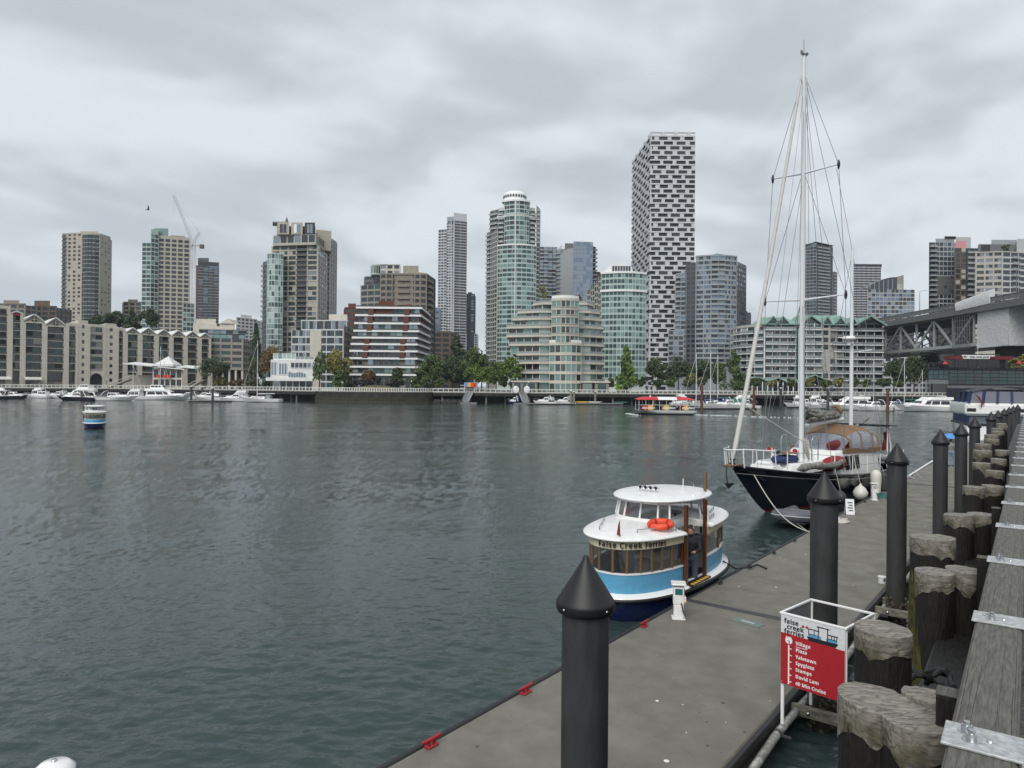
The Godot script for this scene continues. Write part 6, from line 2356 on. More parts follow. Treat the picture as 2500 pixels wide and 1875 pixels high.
# on the water at this bearing, but never nearer the shore than the promenade allows
func afloat(px: float, py: float) -> Vector3:
	var p:=on(px, py, 0.0)
	var most:=244.0 if px < 560 else 232.0 if px < 700 else 218.0
	return p*(most / -p.z)*V(1, 0, 1) if -p.z > most else p

func boat(label: String, px: float, py: float, l: float, kind: String, o:={}) -> Node3D:
	var p:=afloat(px, py)
	var turn: float=o.get("turn", 0.0)
	var t:=thing("sailing_boat" if kind == "sail" else "motor_boat", label, "sailboat" if kind == "sail" else "motorboat", Transform3D(Basis(Vector3.UP, deg_to_rad(turn)), V(p.x, 0, p.z)), "boats moored in the marina")
	l *= 1.1
	var hullm: String=o.get("hull", "gelcoat")
	var cv: String=o.get("canvas", "canvas_black")
	var beam: float=l*o.get("beam", 0.3)
	var fb:=0.9 + l*0.055
	var fs:=0.55 + l*0.035
	make_hull(t, l, beam, fb, fs, l*0.16, hullm, o.get("boot", "navy_dark"), "gelcoat", 0.45 if kind != "sail" else 0.3)
	if kind == "sail":
		house(t, "cabin", -l*0.12, l*0.24, fs + 0.05, fs + 0.75, beam*0.55, 0.1, 0.5)
		var mast:=MB.new()
		var mh: float=o.get("mast", l*1.3)
		mast.lathe(V(l*0.08, 0, 0), [W(0.1, fs), W(0.085, mh), W(0.01, mh + 0.05)],8)
		obj("mast", mast, "mast_white", t)
		var bm:=MB.new()
		bm.tube([V(l*0.06, fs + 1.5, 0), V(-l*0.34, fs + 1.6, 0)],[0.22, 0.16],7)
		obj("sail_cover", bm, cv, t)
		var st:=MB.new()
		st.tube([V(l*0.49, fb, 0), V(l*0.08, mh*0.96, 0)],0.05 if o.get("furl", true) else 0.02, 5)
		obj("forestay", st, "sail_white", t)
		var s2:=MB.new()
		s2.tube([V(-l*0.49, fs, 0), V(l*0.08, mh, 0)],0.015, 4)
		for s in [-1.0, 1.0]:
			s2.tube([V(l*0.05, fs, beam*0.47*s), V(l*0.08, mh*0.5, l*0.07*s), V(l*0.08, mh*0.95, 0)],0.015, 4)
		obj("rigging", s2, "wire", t)
		var dg:=MB.new()
		dg.box(V(-l*0.2, fs + 0.7, 0), V(1.4, 0.9, beam*0.5))
		obj("dodger", dg, cv, t)
	elif kind == "fly":
		house(t, "cabin", -l*0.3, l*0.2, fs - 0.1, fs + 1.75, beam*0.8, 0.1, l*0.1)
		house(t, "foredeck_house", l*0.1, l*0.36, fs + 0.1, fs + 0.95, beam*0.6, 0, l*0.09, "gelcoat", false)
		house(t, "flybridge", -l*0.32, l*0.07, fs + 1.76, fs + 2.45, beam*0.78, -0.1, l*0.06, "gelcoat", false, 0.94)
		if o.get("top", true):
			house(t, "upper_house", -l*0.24, l*0.02, fs + 2.46, fs + 3.7, beam*0.62, 0.2, l*0.07, o.get("topm", "gelcoat"))
	elif kind == "trawler":
		house(t, "wheelhouse", -l*0.1, l*0.14, fs, fs + 2.0, beam*0.72, 0, 0.3)
		house(t, "cabin", -l*0.4, -l*0.09, fs, fs + 1.5, beam*0.74, 0, 0, o.get("cabin", "gelcoat"))
		house(t, "flybridge", -l*0.2, l*0.06, fs + 2.01, fs + 2.6, beam*0.6, 0, 0.3, "gelcoat", false)
		var ms:=MB.new()
		ms.lathe(V(-l*0.1, 0, 0), [W(0.05, fs + 2.5), W(0.03, fs + 4.6)],5)
		obj("signal_mast", ms, "mast_white", t)
	else:
		house(t, "foredeck_house", l*0.0, l*0.34, fs + 0.15, fs + 0.8, beam*0.66, 0, l*0.12, "gelcoat", false)
		house(t, "windscreen_frame", -l*0.16, l*0.14, fs + 0.2, fs + 1.45, beam*0.76, 0.2, l*0.13, o.get("topm", "gelcoat"))
		var c:=MB.new()
		c.sheet([[V(-l*0.4, fs + 0.5, -beam*0.36), V(-l*0.38, fs + 1.35, -beam*0.3), V(-l*0.38, fs + 1.5, 0), V(-l*0.38, fs + 1.35, beam*0.3), V(-l*0.4, fs + 0.5, beam*0.36)],[V(-l*0.12, fs + 0.5, -beam*0.37), V(-l*0.12, fs + 1.55, -beam*0.3), V(-l*0.12, fs + 1.75, 0), V(-l*0.12, fs + 1.55, beam*0.3), V(-l*0.12, fs + 0.5, beam*0.37)]])
		obj("cockpit_canvas", c, cv, t)
	if kind != "sail":
		var a:=MB.new()
		var ya:=fs + (1.8 if kind == "cruiser" else 2.6)
		a.tube([V(-l*0.3, fs + 0.3, -beam*0.4), V(-l*0.22, ya, -beam*0.34), V(-l*0.21, ya + 0.15, 0), V(-l*0.22, ya, beam*0.34), V(-l*0.3, fs + 0.3, beam*0.4)],0.09, 6)
		obj("radar_arch", a, "gelcoat", t)
	var rl:=MB.new()
	for s in [-1.0, 1.0]:
		var pts:=[]
		for k in 7:
			var u:=0.45 + 0.55*k / 6.0
			var kk:=clampf((u - 0.45) / 0.55, 0, 1)
			pts.append(V(-l*0.5 + u*l, lerpf(fs, fb, pow(u, 1.8)) + 0.55, s*beam*0.47*(1.0 - pow(kk, 2.2))))
		rl.tube(pts, 0.025, 4)
		for q in pts:
			rl.box(q - V(0, 0.28, 0), V(0.03, 0.56, 0.03))
	obj("bow_rail", rl, "steel", t)
	return t

func marina() -> void:
	boat("white cabin boat with a rust red wheelhouse cut by the left edge", 6, 972, 8.0, "trawler", {cabin="brick", turn=8})
	boat("low runabout with a black bow, second boat from the left edge", 36, 974.5, 8.5, "cruiser", {hull="navy_dark", turn=-6})
	boat("small white trawler with a flybridge left of the black hulled cruiser", 90, 972, 8.8, "trawler", {turn=176})
	boat("white rounded cruiser with dark portholes behind the black hulled cruiser", 143, 971, 9.0, "cruiser", {turn=170, canvas="rail_glass"})
	boat("large white flybridge yacht farthest back on the left, by the promenade", 196, 968, 14.0, "fly", {turn=178, top=true})
	boat("black hulled sports cruiser with a raked arch, bow to the left", 186, 978, 10.4, "cruiser", {hull="navy_dark", turn=186})
	boat("white boat lying stern on behind the small blue ferry", 230, 971, 8.0, "fly", {turn=100, top=false})
	boat("white express cruiser with a pale blue cover, above the small blue ferry", 284, 978.5, 12.0, "cruiser", {turn=4, canvas="canvas_black", topm="gelcoat"})
	boat("white flybridge cruiser just left of the biggest sports yacht", 325, 973, 9.5, "fly", {turn=172, top=false})
	boat("biggest white three deck sports yacht of the left marina", 404, 976.5, 16.5, "fly", {turn=3, top=true})
	boat("white cruiser with a white arch right behind the biggest sports yacht", 458, 966, 10.5, "cruiser", {turn=184})
	boat("white arched cruiser between the two dark piles of the left marina", 498, 969, 10.5, "cruiser", {turn=176})
	boat("pair mate cruiser with a short mast left of the taller dark pile", 508, 977, 9.0, "cruiser", {turn=182, canvas="rail_glass"})
	boat("white cruiser under a smoky cockpit canvas beside the moored sloop", 574, 980, 9.0, "cruiser", {turn=184, canvas="vinyl"})
	boat("white sloop with dark portlights at the right end of the left marina", 636, 982, 11.5, "sail", {turn=180, mast=18.5, canvas="rail_glass"})
	boat("small white motor yacht up against the promenade behind the sloop", 583, 964, 8.0, "fly", {turn=174, top=false})
	boat("white sloop behind the left motor yachts, mast before the arched passage", 319, 962, 8.0, "sail", {turn=10, mast=12.0})
	boat("white sloop behind the biggest sports yacht, mast before the pyramid skylight", 385, 961, 9.0, "sail", {turn=10, mast=18.0})
	boat("small sloop with a thin mast behind the taller dark pile", 521, 962, 7.0, "sail", {turn=170, mast=9.0})
	boat("navy and white inflatable tender left of the white gangway canopy", 1255, 987, 3.6, "cruiser", {turn=172, hull="navy", beam=0.45, canvas="canvas_blue"})
	boat("white wakeboard boat with a folding tower on a floating lift", 1330, 988, 6.6, "cruiser", {turn=178, canvas="rail_glass"})
	boat("second white bowrider on the floating lift, right of the wakeboard boat", 1378, 986, 6.4, "cruiser", {turn=178, canvas="rail_glass"})
	boat("white motor boat with a tall cabin behind the red and white canopy ferry", 1668, 990, 7.4, "trawler", {turn=4})
	boat("sloop under a royal blue sail cover, left of three masts in the right marina", 1706, 993, 9.0, "sail", {turn=184, mast=15.5, canvas="canvas_blue"})
	boat("white sloop, middle mast of the three in the right marina", 1742, 995, 10.0, "sail", {turn=182, mast=15.5, canvas="canvas_blue"})
	boat("white sloop, right mast of the three in the right marina", 1758, 991, 9.0, "sail", {turn=182, mast=15.5, canvas="canvas_teal"})
	boat("low white launch with a teal green cover in the right marina", 1775, 997, 9.0, "cruiser", {turn=182, canvas="canvas_teal"})
	boat("small white cabin cruiser behind the teal covered launch", 1766, 984, 7.0, "cruiser", {turn=178})
	boat("white cruiser with a tan top just left of the leaning furled sail", 1804, 990, 8.6, "fly", {turn=184, top=false})
	boat("white express cruiser directly left of the leaning furled sail", 1815, 998, 8.0, "cruiser", {turn=180})
	boat("small white houseboat with square windows left of the tall white mast", 1945, 992, 7.4, "trawler", {turn=174})
	boat("white cabin boat with a high squared wheelhouse right of the tall white mast", 1984, 993, 7.4, "trawler", {turn=176})
	boat("white cruiser with a black numbered bow between the two masts", 2006, 998, 8.8, "cruiser", {turn=186})
	boat("big white flybridge motor yacht behind the white mizzen mast", 2070, 1001, 14.0, "fly", {turn=176, top=false})
	boat("low white catamaran style cruiser with a black cockpit, right of the mizzen mast", 2128, 1003, 9.6, "cruiser", {turn=186})
	boat("white cruiser with dark fenders right of the catamaran style cruiser", 2176, 1001, 7.0, "cruiser", {turn=176, canvas="canvas_blue"})
	boat("sloop with a tall bare mast before the trees under the bridge", 2214, 996, 9.0, "sail", {turn=180, mast=15.0, canvas="canvas_teal"})
	boat("sloop with a shorter mast left of the green glass restaurant", 2257, 992, 8.0, "sail", {turn=180, mast=11.5})
	boat("sloop with a slim mast in front of the white gridded block", 2138, 993, 8.0, "sail", {turn=180, mast=14.5})
	boat("long white motor yacht with a dark window stripe in front of the restaurant", 2262, 1004.5, 16.0, "fly", {turn=184, top=false})
	for e in [[467, 944, 978, "dark_grey", "short dark mooring pile right of the biggest sports yacht"], [519, 948, 983, "dark_grey", "taller dark mooring pile in the left marina"], [494, 945, 972, "dark_grey", "thin dark mooring pile between the left cruisers"], [1713, 938, 1001, "brick", "dark red rusty mooring pile right of the canopy ferry"], [1840, 945, 1000, "brick", "dark rusty mooring pile just right of the leaning furled sail"], [1906, 948, 995, "dark_grey", "dark mooring pile with a white top left of the tall mast"], [2021, 948, 1002, "dark_grey", "dark mooring pile between the two masts"], [2167, 955, 1004, "brick", "dark red mooring pile right of the mizzen mast"], [1394, 955, 988, "shore_pile", "pale mooring pile at the end of the floating lift"], [1401, 957, 988, "shore_pile", "pale mooring pile just right of the one at the floating lift"], [1453, 956, 986, "shore_pile", "pale thick mooring pile right of the yellow kayak"]]:
		var p:=afloat(e[0],e[2])
		var o:=thing("mooring_pile", e[4],"pile", T(V(p.x, 0, p.z)))
		var mb:=MB.new()
		var h:=hh(e[1],e[0],-p.z)
		mb.lathe(Vector3.ZERO, [W(0.36, -1.5), W(0.34, h - 0.1), W(0.28, h), W(0.01, h + 0.02)],10)
		obj("shaft", mb, e[3],o)
		var cp:=MB.new()
		cp.lathe(V(0, h, 0), [W(0.38, 0.0), W(0.36, 0.14), W(0.01, 0.3)],10)
		obj("cap", cp, "off_white" if e[3] != "brick" else "brick_brown", o)
	for e in [[460, 566, 981.5, "dark floating walkway at the outer edge of the left marina"], [1290, 1402, 988.5, "grey floating walkway under the boats on the floating lift"], [1402, 1520, 986.5, "grey floating walkway under the kayaks"], [1690, 1842, 999.5, "dark floating walkway along the sloops of the right marina"], [1925, 2000, 996, "dark floating walkway by the houseboat"], [2010, 2320, 1000, "long dark floating walkway of the right marina"]]:
		var a:=afloat(e[0],e[2])
		var c:=afloat(e[1],e[2])
		var t:=thing("floating_walkway", e[3],"dock", T((a + c)*0.5))
		var w:=MB.new()
		w.beam(V(a.x, 0.42, a.z) - t.position, V(c.x, 0.42, c.z) - t.position, 2.0, 0.16)
		obj("walkway_deck", w, "shore_deck", t)
		var f:=MB.new()
		f.beam(V(a.x, 0.1, a.z) - t.position, V(c.x, 0.1, c.z) - t.position, 1.8, 0.5)
		obj("float", f, "canvas_black", t)
	for e in [[1421, 984, "yellow", "yellow kayak lying on the floating walkway"], [1515, 985, "canvas_teal", "teal kayak lying on the floating walkway left of the canopy ferry"], [1450, 985.5, "off_white", "white kayak lying beside the pale thick pile"]]:
		var p:=afloat(e[0],e[1]) + V(0, 0.5, 0)
		var k:=MB.new()
		var rows:=[]
		for i in 11:
			var t:=i / 10.0
			var w:=0.42*pow(sin(PI*clampf(t, 0.02, 0.98)), 0.7)
			var row:=[]
			for j in 8:
				var a:=TAU*j / 8
				row.append(V(-2.6 + 5.2*t, 0.28 + sin(a)*w*0.5 + 0.18*pow(absf(t - 0.5)*2, 3), cos(a)*w))
			rows.append(row)
		k.sheet(rows, true, true)
		var o:=thing("kayak", e[3],"kayak", T(p))
		obj("hull", k, e[2],o)
		var c:=MB.new()
		c.lathe(V(0, 0.44, 0), [W(0.26, 0), W(0.24, 0.07), W(0.01, 0.02)],10)
		obj("cockpit", c, "ink", o)
	canopy_ferry()
	canvas_yacht()
	gull()

func gull() -> void:
	var p:=at(361, 512, 90.0)
	var g:=thing("gull", "dark gull in flight above the left towers", "bird", Transform3D(Basis(Vector3.UP, 0.6), p))
	var b:=MB.new()
	b.tube([V(0.26, 0.02, 0), V(0.18, 0.0, 0), V(0.0, -0.02, 0), V(-0.18, 0, 0), V(-0.3, 0.0, 0)],[0.015, 0.05, 0.075, 0.04, 0.02],7)
	for s in [-1.0, 1.0]:
		b.sheet([[V(0.1, 0.02, 0), V(-0.08, 0.02, 0)],[V(0.14, 0.2, 0.25*s), V(-0.03, 0.18, 0.25*s)],[V(0.04, 0.34, 0.52*s), V(-0.06, 0.32, 0.5*s)],[V(-0.12, 0.4, 0.7*s), V(-0.14, 0.4, 0.69*s)]])
	obj("body", b, "mid_grey", g)

func canopy_ferry() -> void:
	var p:=on(1622, 1012.5, 0.0)
	var z:=-p.z
	var k:=z / FOCAL
	var o:=thing("canopy_ferry", "open passenger ferry under a red and white canopy with rainbow side panels, heading left", "ferry", Transform3D(Basis(Vector3.UP, deg_to_rad(180.0 + 3.0)), p))
	var l:=148.0*k
	var h:=MB.new()
	h.sheet(hull_rows(l, 3.4, 0.95, 0.9, 1.6, 0.3, 0.7), true, true)
	obj("hull", h, "white_paint", o)
	var lo:=MB.new()
	lo.sheet(hull_rows(l*0.985, 3.2, 0.31, 0.31, 0.8, -0.4, 0.7), true, true)
	obj("boot_stripe", lo, "canvas_black", o)
	var dk:=MB.new()
	dk.box(V(-0.4, 0.88, 0), V(l*0.86, 0.08, 3.0))
	obj("deck", dk, "mid_grey", o)
	# near side is local -z turned to the camera: panels on both sides
	for s in [-1.0, 1.0]:
		for e in [[0.18, 0.42],[-0.16, 0.08],[-0.46, -0.26]]:
			var n:=6
			var cols: Array=[["dark_grey", "red_paint", "red_paint", "yellow", "yellow", "dark_grey"], ["mid_grey", "yellow", "yellow", "canvas_teal", "dark_grey", "dark_grey"], ["red_paint", "yellow", "yellow", "teal_pane", "dark_grey", "dark_grey"]][0 if e[0] > 0.1 else 1 if e[0] > -0.2 else 2]
			for i in n:
				var a: float=lerpf(e[1],e[0],float(i) / n)*l
				var b: float=lerpf(e[1],e[0],float(i + 1) / n)*l
				var q:=MB.new()
				q.box(V((a + b)*0.5, 1.42, s*1.52), V(absf(a - b), 0.95, 0.05))
				obj("side_panel", q, cols[i], o)
			obj("lettering", text_mesh("aquabus", 0.62, "Droid Sans", 700, 0.03), "white_ink", o, Transform3D(Basis(Vector3.UP, PI if s < 0 else 0.0), V((e[0] + e[1])*0.5*l, 1.42, s*1.56)))
		var r:=MB.new()
		r.box(V(-0.2, 1.95, s*1.52), V(l*0.9, 0.06, 0.06))
		for i in 9:
			r.box(V((-0.45 + 0.113*i)*l, 1.95, s*1.5), V(0.07, 2.1, 0.07))
		obj("stanchion_rail", r, "white_paint", o)
	for e in [[0.14, 0.49, "red_paint"], [-0.17, 0.14, "white_paint"], [-0.47, -0.17, "red_paint"]]:
		var rows:=[]
		for i in 9:
			var t: float=lerpf(e[0],e[1],i / 8.0)
			var f:=clampf((0.5 - absf(t - 0.01)) / 0.16, 0.05, 1.0)
			var row:=[]
			for j in 9:
				var a:=PI*j / 8.0
				row.append(V(t*l, 2.95 + 0.6*pow(f, 0.6)*sin(a), -cos(a)*1.75))
			rows.append(row)
		var c:=MB.new()
		c.sheet(rows)
		obj("canopy", c, e[2],o)
	var bench:=MB.new()
	for i in 6:
		bench.box(V((-0.36 + 0.14*i)*l, 1.2, 0), V(0.5, 0.5, 2.6))
	obj("bench", bench, "canvas_black", o)
	var ant:=MB.new()
	ant.lathe(V(l*0.24, 3.5, 0), [W(0.2, 0), W(0.14, 0.22), W(0.03, 0.24), W(0.02, 2.0)],8)
	obj("antenna", ant, "white_paint", o)
	for i in 7:
		var px: float=(-0.4 + 0.13*i)*l
		var f:=thing("person", "seated passenger under the red and white canopy, number %s from its bow" % ["seven", "six", "five", "four", "three", "two", "one"][i], "person", Transform3D(o.transform.basis, o.transform*V(px, 0.92, -0.7 + 0.5*(i % 2))), "passengers on the canopy ferry")
		figure(f, "sit", ["jacket_black", "jacket_grey", "jeans", "red_canvas"][i % 4],"jeans", "hair_dark", 0.045)

func canvas_yacht() -> void:
	var base:=on(2420, 1076, 0.0)
	var z:=-base.z
	var t:=thing("motor_yacht", "large white motor yacht with navy canvas enclosures, stern on at the right edge", "motorboat", Transform3D(Basis(Vector3.UP, deg_to_rad(66)), V(52.4, 0, -74.5)))
	# local +x is the bow, pointing away from the viewer; local z runs across the stern
	var w:=8.2
	var X:=func(px) -> float:
		return (px - 2332.0) / FOCAL*z - 3.6
	var Y:=func(py) -> float:
		return hh(py, 2400, z)
	var hull:=MB.new()
	var rows:=[]
	for v in 5:
		var q:=v / 4.0
		var row:=[]
		var y:=lerpf(-0.4, Y.call(1040), q)
		for sgn in [1.0, -1.0]:
			for i in 9:
				var s:=i / 8.0
				if sgn < 0:
					s=1.0 - s
				var k:=clampf((s - 0.5) / 0.5, 0, 1)
				row.append(V(s*16.0, y, sgn*(w*0.46 + 0.25*q)*(1.0 - pow(k, 2.0))))
		rows.append(row)
	hull.sheet(rows, true, true)
	obj("hull", hull, "gelcoat", t)
	var st:=MB.new()
	st.quad(V(-0.02, -0.3, -w*0.46), V(-0.02, -0.3, w*0.46), V(-0.02, Y.call(1040), w*0.48), V(-0.02, Y.call(1040), -w*0.48))
	obj("transom", st, "gelcoat", t)
	var yb: float=Y.call(1040)
	var y1: float=Y.call(1016)
	var y2: float=Y.call(984)
	var y3: float=Y.call(958)
	var y4: float=Y.call(950)
	var dk:=MB.new()
	dk.bevel(V(5.0, yb + 0.1, 0), V(10.4, 0.24, w), 0.08)
	obj("rub_rail", dk, "canvas_black", t)
	var aft:=MB.new()
	aft.box(V(5.0, (yb + y1)*0.5, 0), V(9.6, y1 - yb, w*0.95))
	obj("aft_enclosure", aft, "canvas_blue", t)
	for i in 4:
		var m:=MB.new()
		var zz:=lerpf(-w*0.36, w*0.36, i / 3.0)
		m.box(V(0.17, (yb + y1)*0.5, zz), V(0.06, (y1 - yb)*0.84, w*0.19))
		obj("clear_curtain", m, "glass_sky", t)
	var mid:=MB.new()
	mid.bevel(V(5.2, (y1 + y2)*0.5, 0), V(11.0, y2 - y1, w*1.02), 0.25)
	obj("upper_deck_side", mid, "gelcoat", t)
	for zz in [-w*0.44, w*0.2]:
		var v:=MB.new()
		v.box(V(-0.32, y2 - 0.75, zz), V(0.05, 0.35, w*0.1 if zz < 0 else w*0.34))
		obj("vent", v, "ink", t)
	var hl:=MB.new()
	hl.tube([V(-0.36, y2 - 0.8, -w*0.22), V(-0.36, y2 - 0.8, -w*0.02)],0.03, 5)
	obj("hand_rail", hl, "steel", t)
	var top:=MB.new()
	var r2:=[]
	for i in 9:
		var s:=i / 8.0
		var zz:=lerpf(-w*0.46, w*0.46, s)
		var yy:=y3 + (y4 - y3 + 0.25)*sin(PI*s)
		r2.append([V(-0.3, yy, zz), V(3.0, yy + 0.15, zz), V(8.0, yy, zz)])
	top.sheet(r2)
	obj("canvas_top", top, "canvas_black", t)
	for s in [-1.0, 1.0]:
		for i in 3:
			var m:=MB.new()
			m.beam(V(0.2 + i*3.0, y2, s*w*0.47), V(0.4 + i*3.0, y3 + 0.05, s*w*0.44), 0.2, 0.2)
			obj("canvas_strut", m, "canvas_blue", t)
	for i in 7:
		var zz:=lerpf(-w*0.47, w*0.47, i / 6.0)
		var m:=MB.new()
		m.beam(V(-0.3, y2, zz), V(-0.1, y3 + 0.1, zz*0.94), 0.2, 0.2)
		obj("canvas_strut", m, "canvas_blue", t)
		if i < 6:
			var c:=MB.new()
			var z0:=zz + 0.1
			var z1:=lerpf(-w*0.47, w*0.47, (i + 1) / 6.0) - 0.1
			c.quad(V(-0.22, y2 + 0.1, z0), V(-0.22, y2 + 0.1, z1), V(-0.05, y3 + 0.1, z1*0.95), V(-0.05, y3 + 0.1, z0*0.95))
			obj("clear_curtain", c, "vinyl", t)
	obj("home_port_lettering", text_mesh("VANCOUVER", 0.55, "Droid Serif", 400, 0.02), "ink", t, Transform3D(Basis(V(0, 0, 1), Vector3.UP, V(-1, 0, 0)), V(-0.06, Y.call(1051), 0.3)))
	var fl:=MB.new()
	fl.tube([V(-0.4, y2 - 0.3, -w*0.3), V(-0.9, y3 - 0.1, -w*0.42)],0.03, 5)
	obj("flagstaff", fl, "varnish", t)
	var fg:=MB.new()
	fg.sheet([[V(-0.8, y3 - 0.3, -w*0.4), V(-0.78, y3 - 0.5, -w*0.36)],[V(-0.62, y2 - 0.1, -w*0.34), V(-0.55, y2 - 0.15, -w*0.32)],[V(-0.6, y2 - 0.5, -w*0.345), V(-0.5, y2 - 0.45, -w*0.33)]])
	obj("ensign", fg, "red_canvas", t)

# ---------------------------------------------------------------- floating dock
var dl:=Vector3()
var dd:=Vector3()
var dn:=Vector3()

func dk(s: float, w: float, y: float) -> Vector3:
	var p:=dl + dd*s + dn*w
	return V(p.x, y, p.z)

func dock_basis() -> Basis:
	return Basis(dd, Vector3.UP, dn)

func along(px: float, w: float) -> float:
	var k:=(px - 1250.0) / FOCAL
	var o:=dl + dn*w
	return (-k*o.z - o.x) / (dd.x + k*dd.z)

func dock() -> void:
	dl=on(945, 1872, DOCK_Y)
	dd=(on(2126, 1214, DOCK_Y) - dl).normalized()
	dn=V(-dd.z, 0, dd.x)
	var wide:=3.3
	var b:=dock_basis()
	var f:=thing("floating_dock", "long wet grey concrete ferry float running away to the right", "dock")
	var seam1:=along(1700, 0.2)
	var seam2:=along(2245, 1.0)
	var ends:=[-7.0, seam1, seam2, seam2 + 16.0, 76.0]
	for i in ends.size() - 1:
		var a: float=ends[i] + (0.06 if i else 0.0)
		var e: float=ends[i + 1] - 0.06
		var m:=MB.new()
		m.bevel(dk((a + e)*0.5, wide*0.5, DOCK_Y - 0.3), V(e - a, 0.6, wide), 0.025, b)
		obj("concrete_section", m, "concrete_float", f)
		for s in [0.0, 1.0]:
			var r:=MB.new()
			r.bevel(dk((a + e)*0.5, wide*s + (-0.05 if s == 0.0 else 0.05), DOCK_Y - 0.07), V(e - a, 0.16, 0.1), 0.02, b)
			obj("rubber_edge", r, "black_rubber", f)
	for s in [seam1, seam2, seam2 + 16.0]:
		var r:=MB.new()
		r.bevel(dk(s, wide*0.5, DOCK_Y - 0.005), V(0.17, 0.05, wide - 0.02), 0.01, b)
		obj("rubber_joint", r, "dark_grey", f)
	var pts:=[]
	for i in 30:
		var s:=-5.0 + i*1.15
		pts.append(dk(s, wide + 0.2 + 0.035*sin(i*1.3), DOCK_Y - 0.16 + 0.03*sin(i*0.9)))
	var pm:=MB.new()
	pm.tube(pts, 0.06, 10)
	tag(obj("pipe", pm, "pvc_pipe"), "white plastic service pipe clipped along the outer edge of the dock", "pipe")
	for i in range(2, 28, 3):
		var c:=MB.new()
		c.lathe(Vector3.ZERO, [W(0.072, -0.02), W(0.072, 0.02)],10)
		c.box(V(0, 0, -0.12), V(0.03, 0.03, 0.16))
		obj("pipe_clip", c, "dark_grey", f, Transform3D(Basis(b.y, b.x, -b.z), pts[i]))
	var pile_s:=[along(1434, 3.72), along(2014, 3.74), along(2191, 3.74), along(2297, 3.74), along(2347, 3.74)]
	for i in pile_s.size():
		var s: float=pile_s[i]
		for e in [-0.42, 0.42]:
			var m:=MB.new()
			m.bevel(dk(s + e, wide + 0.62, DOCK_Y - 0.12), V(0.1, 0.16, 1.1), 0.012, b)
			obj("guide_arm", m, "bracket_timber", f)
			for k in 2:
				var bo:=MB.new()
				bo.lathe(Vector3.ZERO, [W(0.03, 0), W(0.026, 0.025), W(0.001, 0.03)],6)
				obj("bolt", bo, "steel", f, Transform3D(Basis(b.z, -b.x, b.y), dk(s + e - 0.05, wide + 0.35 + 0.5*k, DOCK_Y - 0.12)))
		var m:=MB.new()
		m.bevel(dk(s, wide + 1.12, DOCK_Y - 0.12), V(0.94, 0.16, 0.1), 0.012, b)
		obj("guide_arm", m, "bracket_timber", f)
	# droppings, leaf bits and scuffs on the concrete
	var r3:=RandomNumberGenerator.new()
	r3.seed=88
	for e in [["bird_droppings", "white_paint", 150],["leaf_litter", "bark", 130]]:
		var m:=MB.new()
		for i in e[2]:
			var q:=dk(r3.randf_range(-4.0, 45.0), r3.randf_range(0.1, wide - 0.1), DOCK_Y)
			var k:=absf(r3.randfn(0.0, 0.012)) + 0.005
			m.lathe(q, [W(k, 0.0), W(k*0.6, 0.003), W(0.001, 0.004)],6)
		tag(obj(e[0],m, e[1]), ["scattered white bird droppings on the wet concrete dock", "small dark scraps of leaf scattered on the concrete dock"][0 if e[1] == "white_paint" else 1],"litter", "", "stuff")
	var list:=[[1434, 3.72, 0.182, 3.9, "nearest black capped pile, standing before the ferry bow"], [2014, 3.74, 0.2, 3.93, "black capped pile inside the sign frame"], [2191, 3.74, 0.2, 4.02, "black capped pile right of the dark yacht's stern, rusty at its foot"], [2297, 3.74, 0.2, 4.03, "black capped pile beside the blue umbrella"], [2347, 3.74, 0.2, 4.02, "black capped pile between the blue umbrella and the canvas yacht"], [2380, 3.74, 0.2, 4.1, "black capped pile overlapping the lettered stern of the canvas yacht"], [2420, 3.74, 0.21, 4.12, "thick black capped pile before the canvas yacht's hull, first of the far row"], [2437, 3.74, 0.2, 4.1, "second black capped pile of the far row"], [2452, 3.74, 0.2, 4.1, "third black capped pile of the far row"], [2464, 3.74, 0.2, 4.1, "fourth black capped pile of the far row"], [2474, 3.74, 0.2, 4.1, "fifth black capped pile of the far row"], [2485, 3.74, 0.2, 4.1, "sixth and last black capped pile of the far row"]]
	for i in list.size():
		var e: Array=list[i]
		var p:=dk(along(e[0],e[1]), e[1],0)
		guide_pile(p, e[2],e[3],e[4],i)

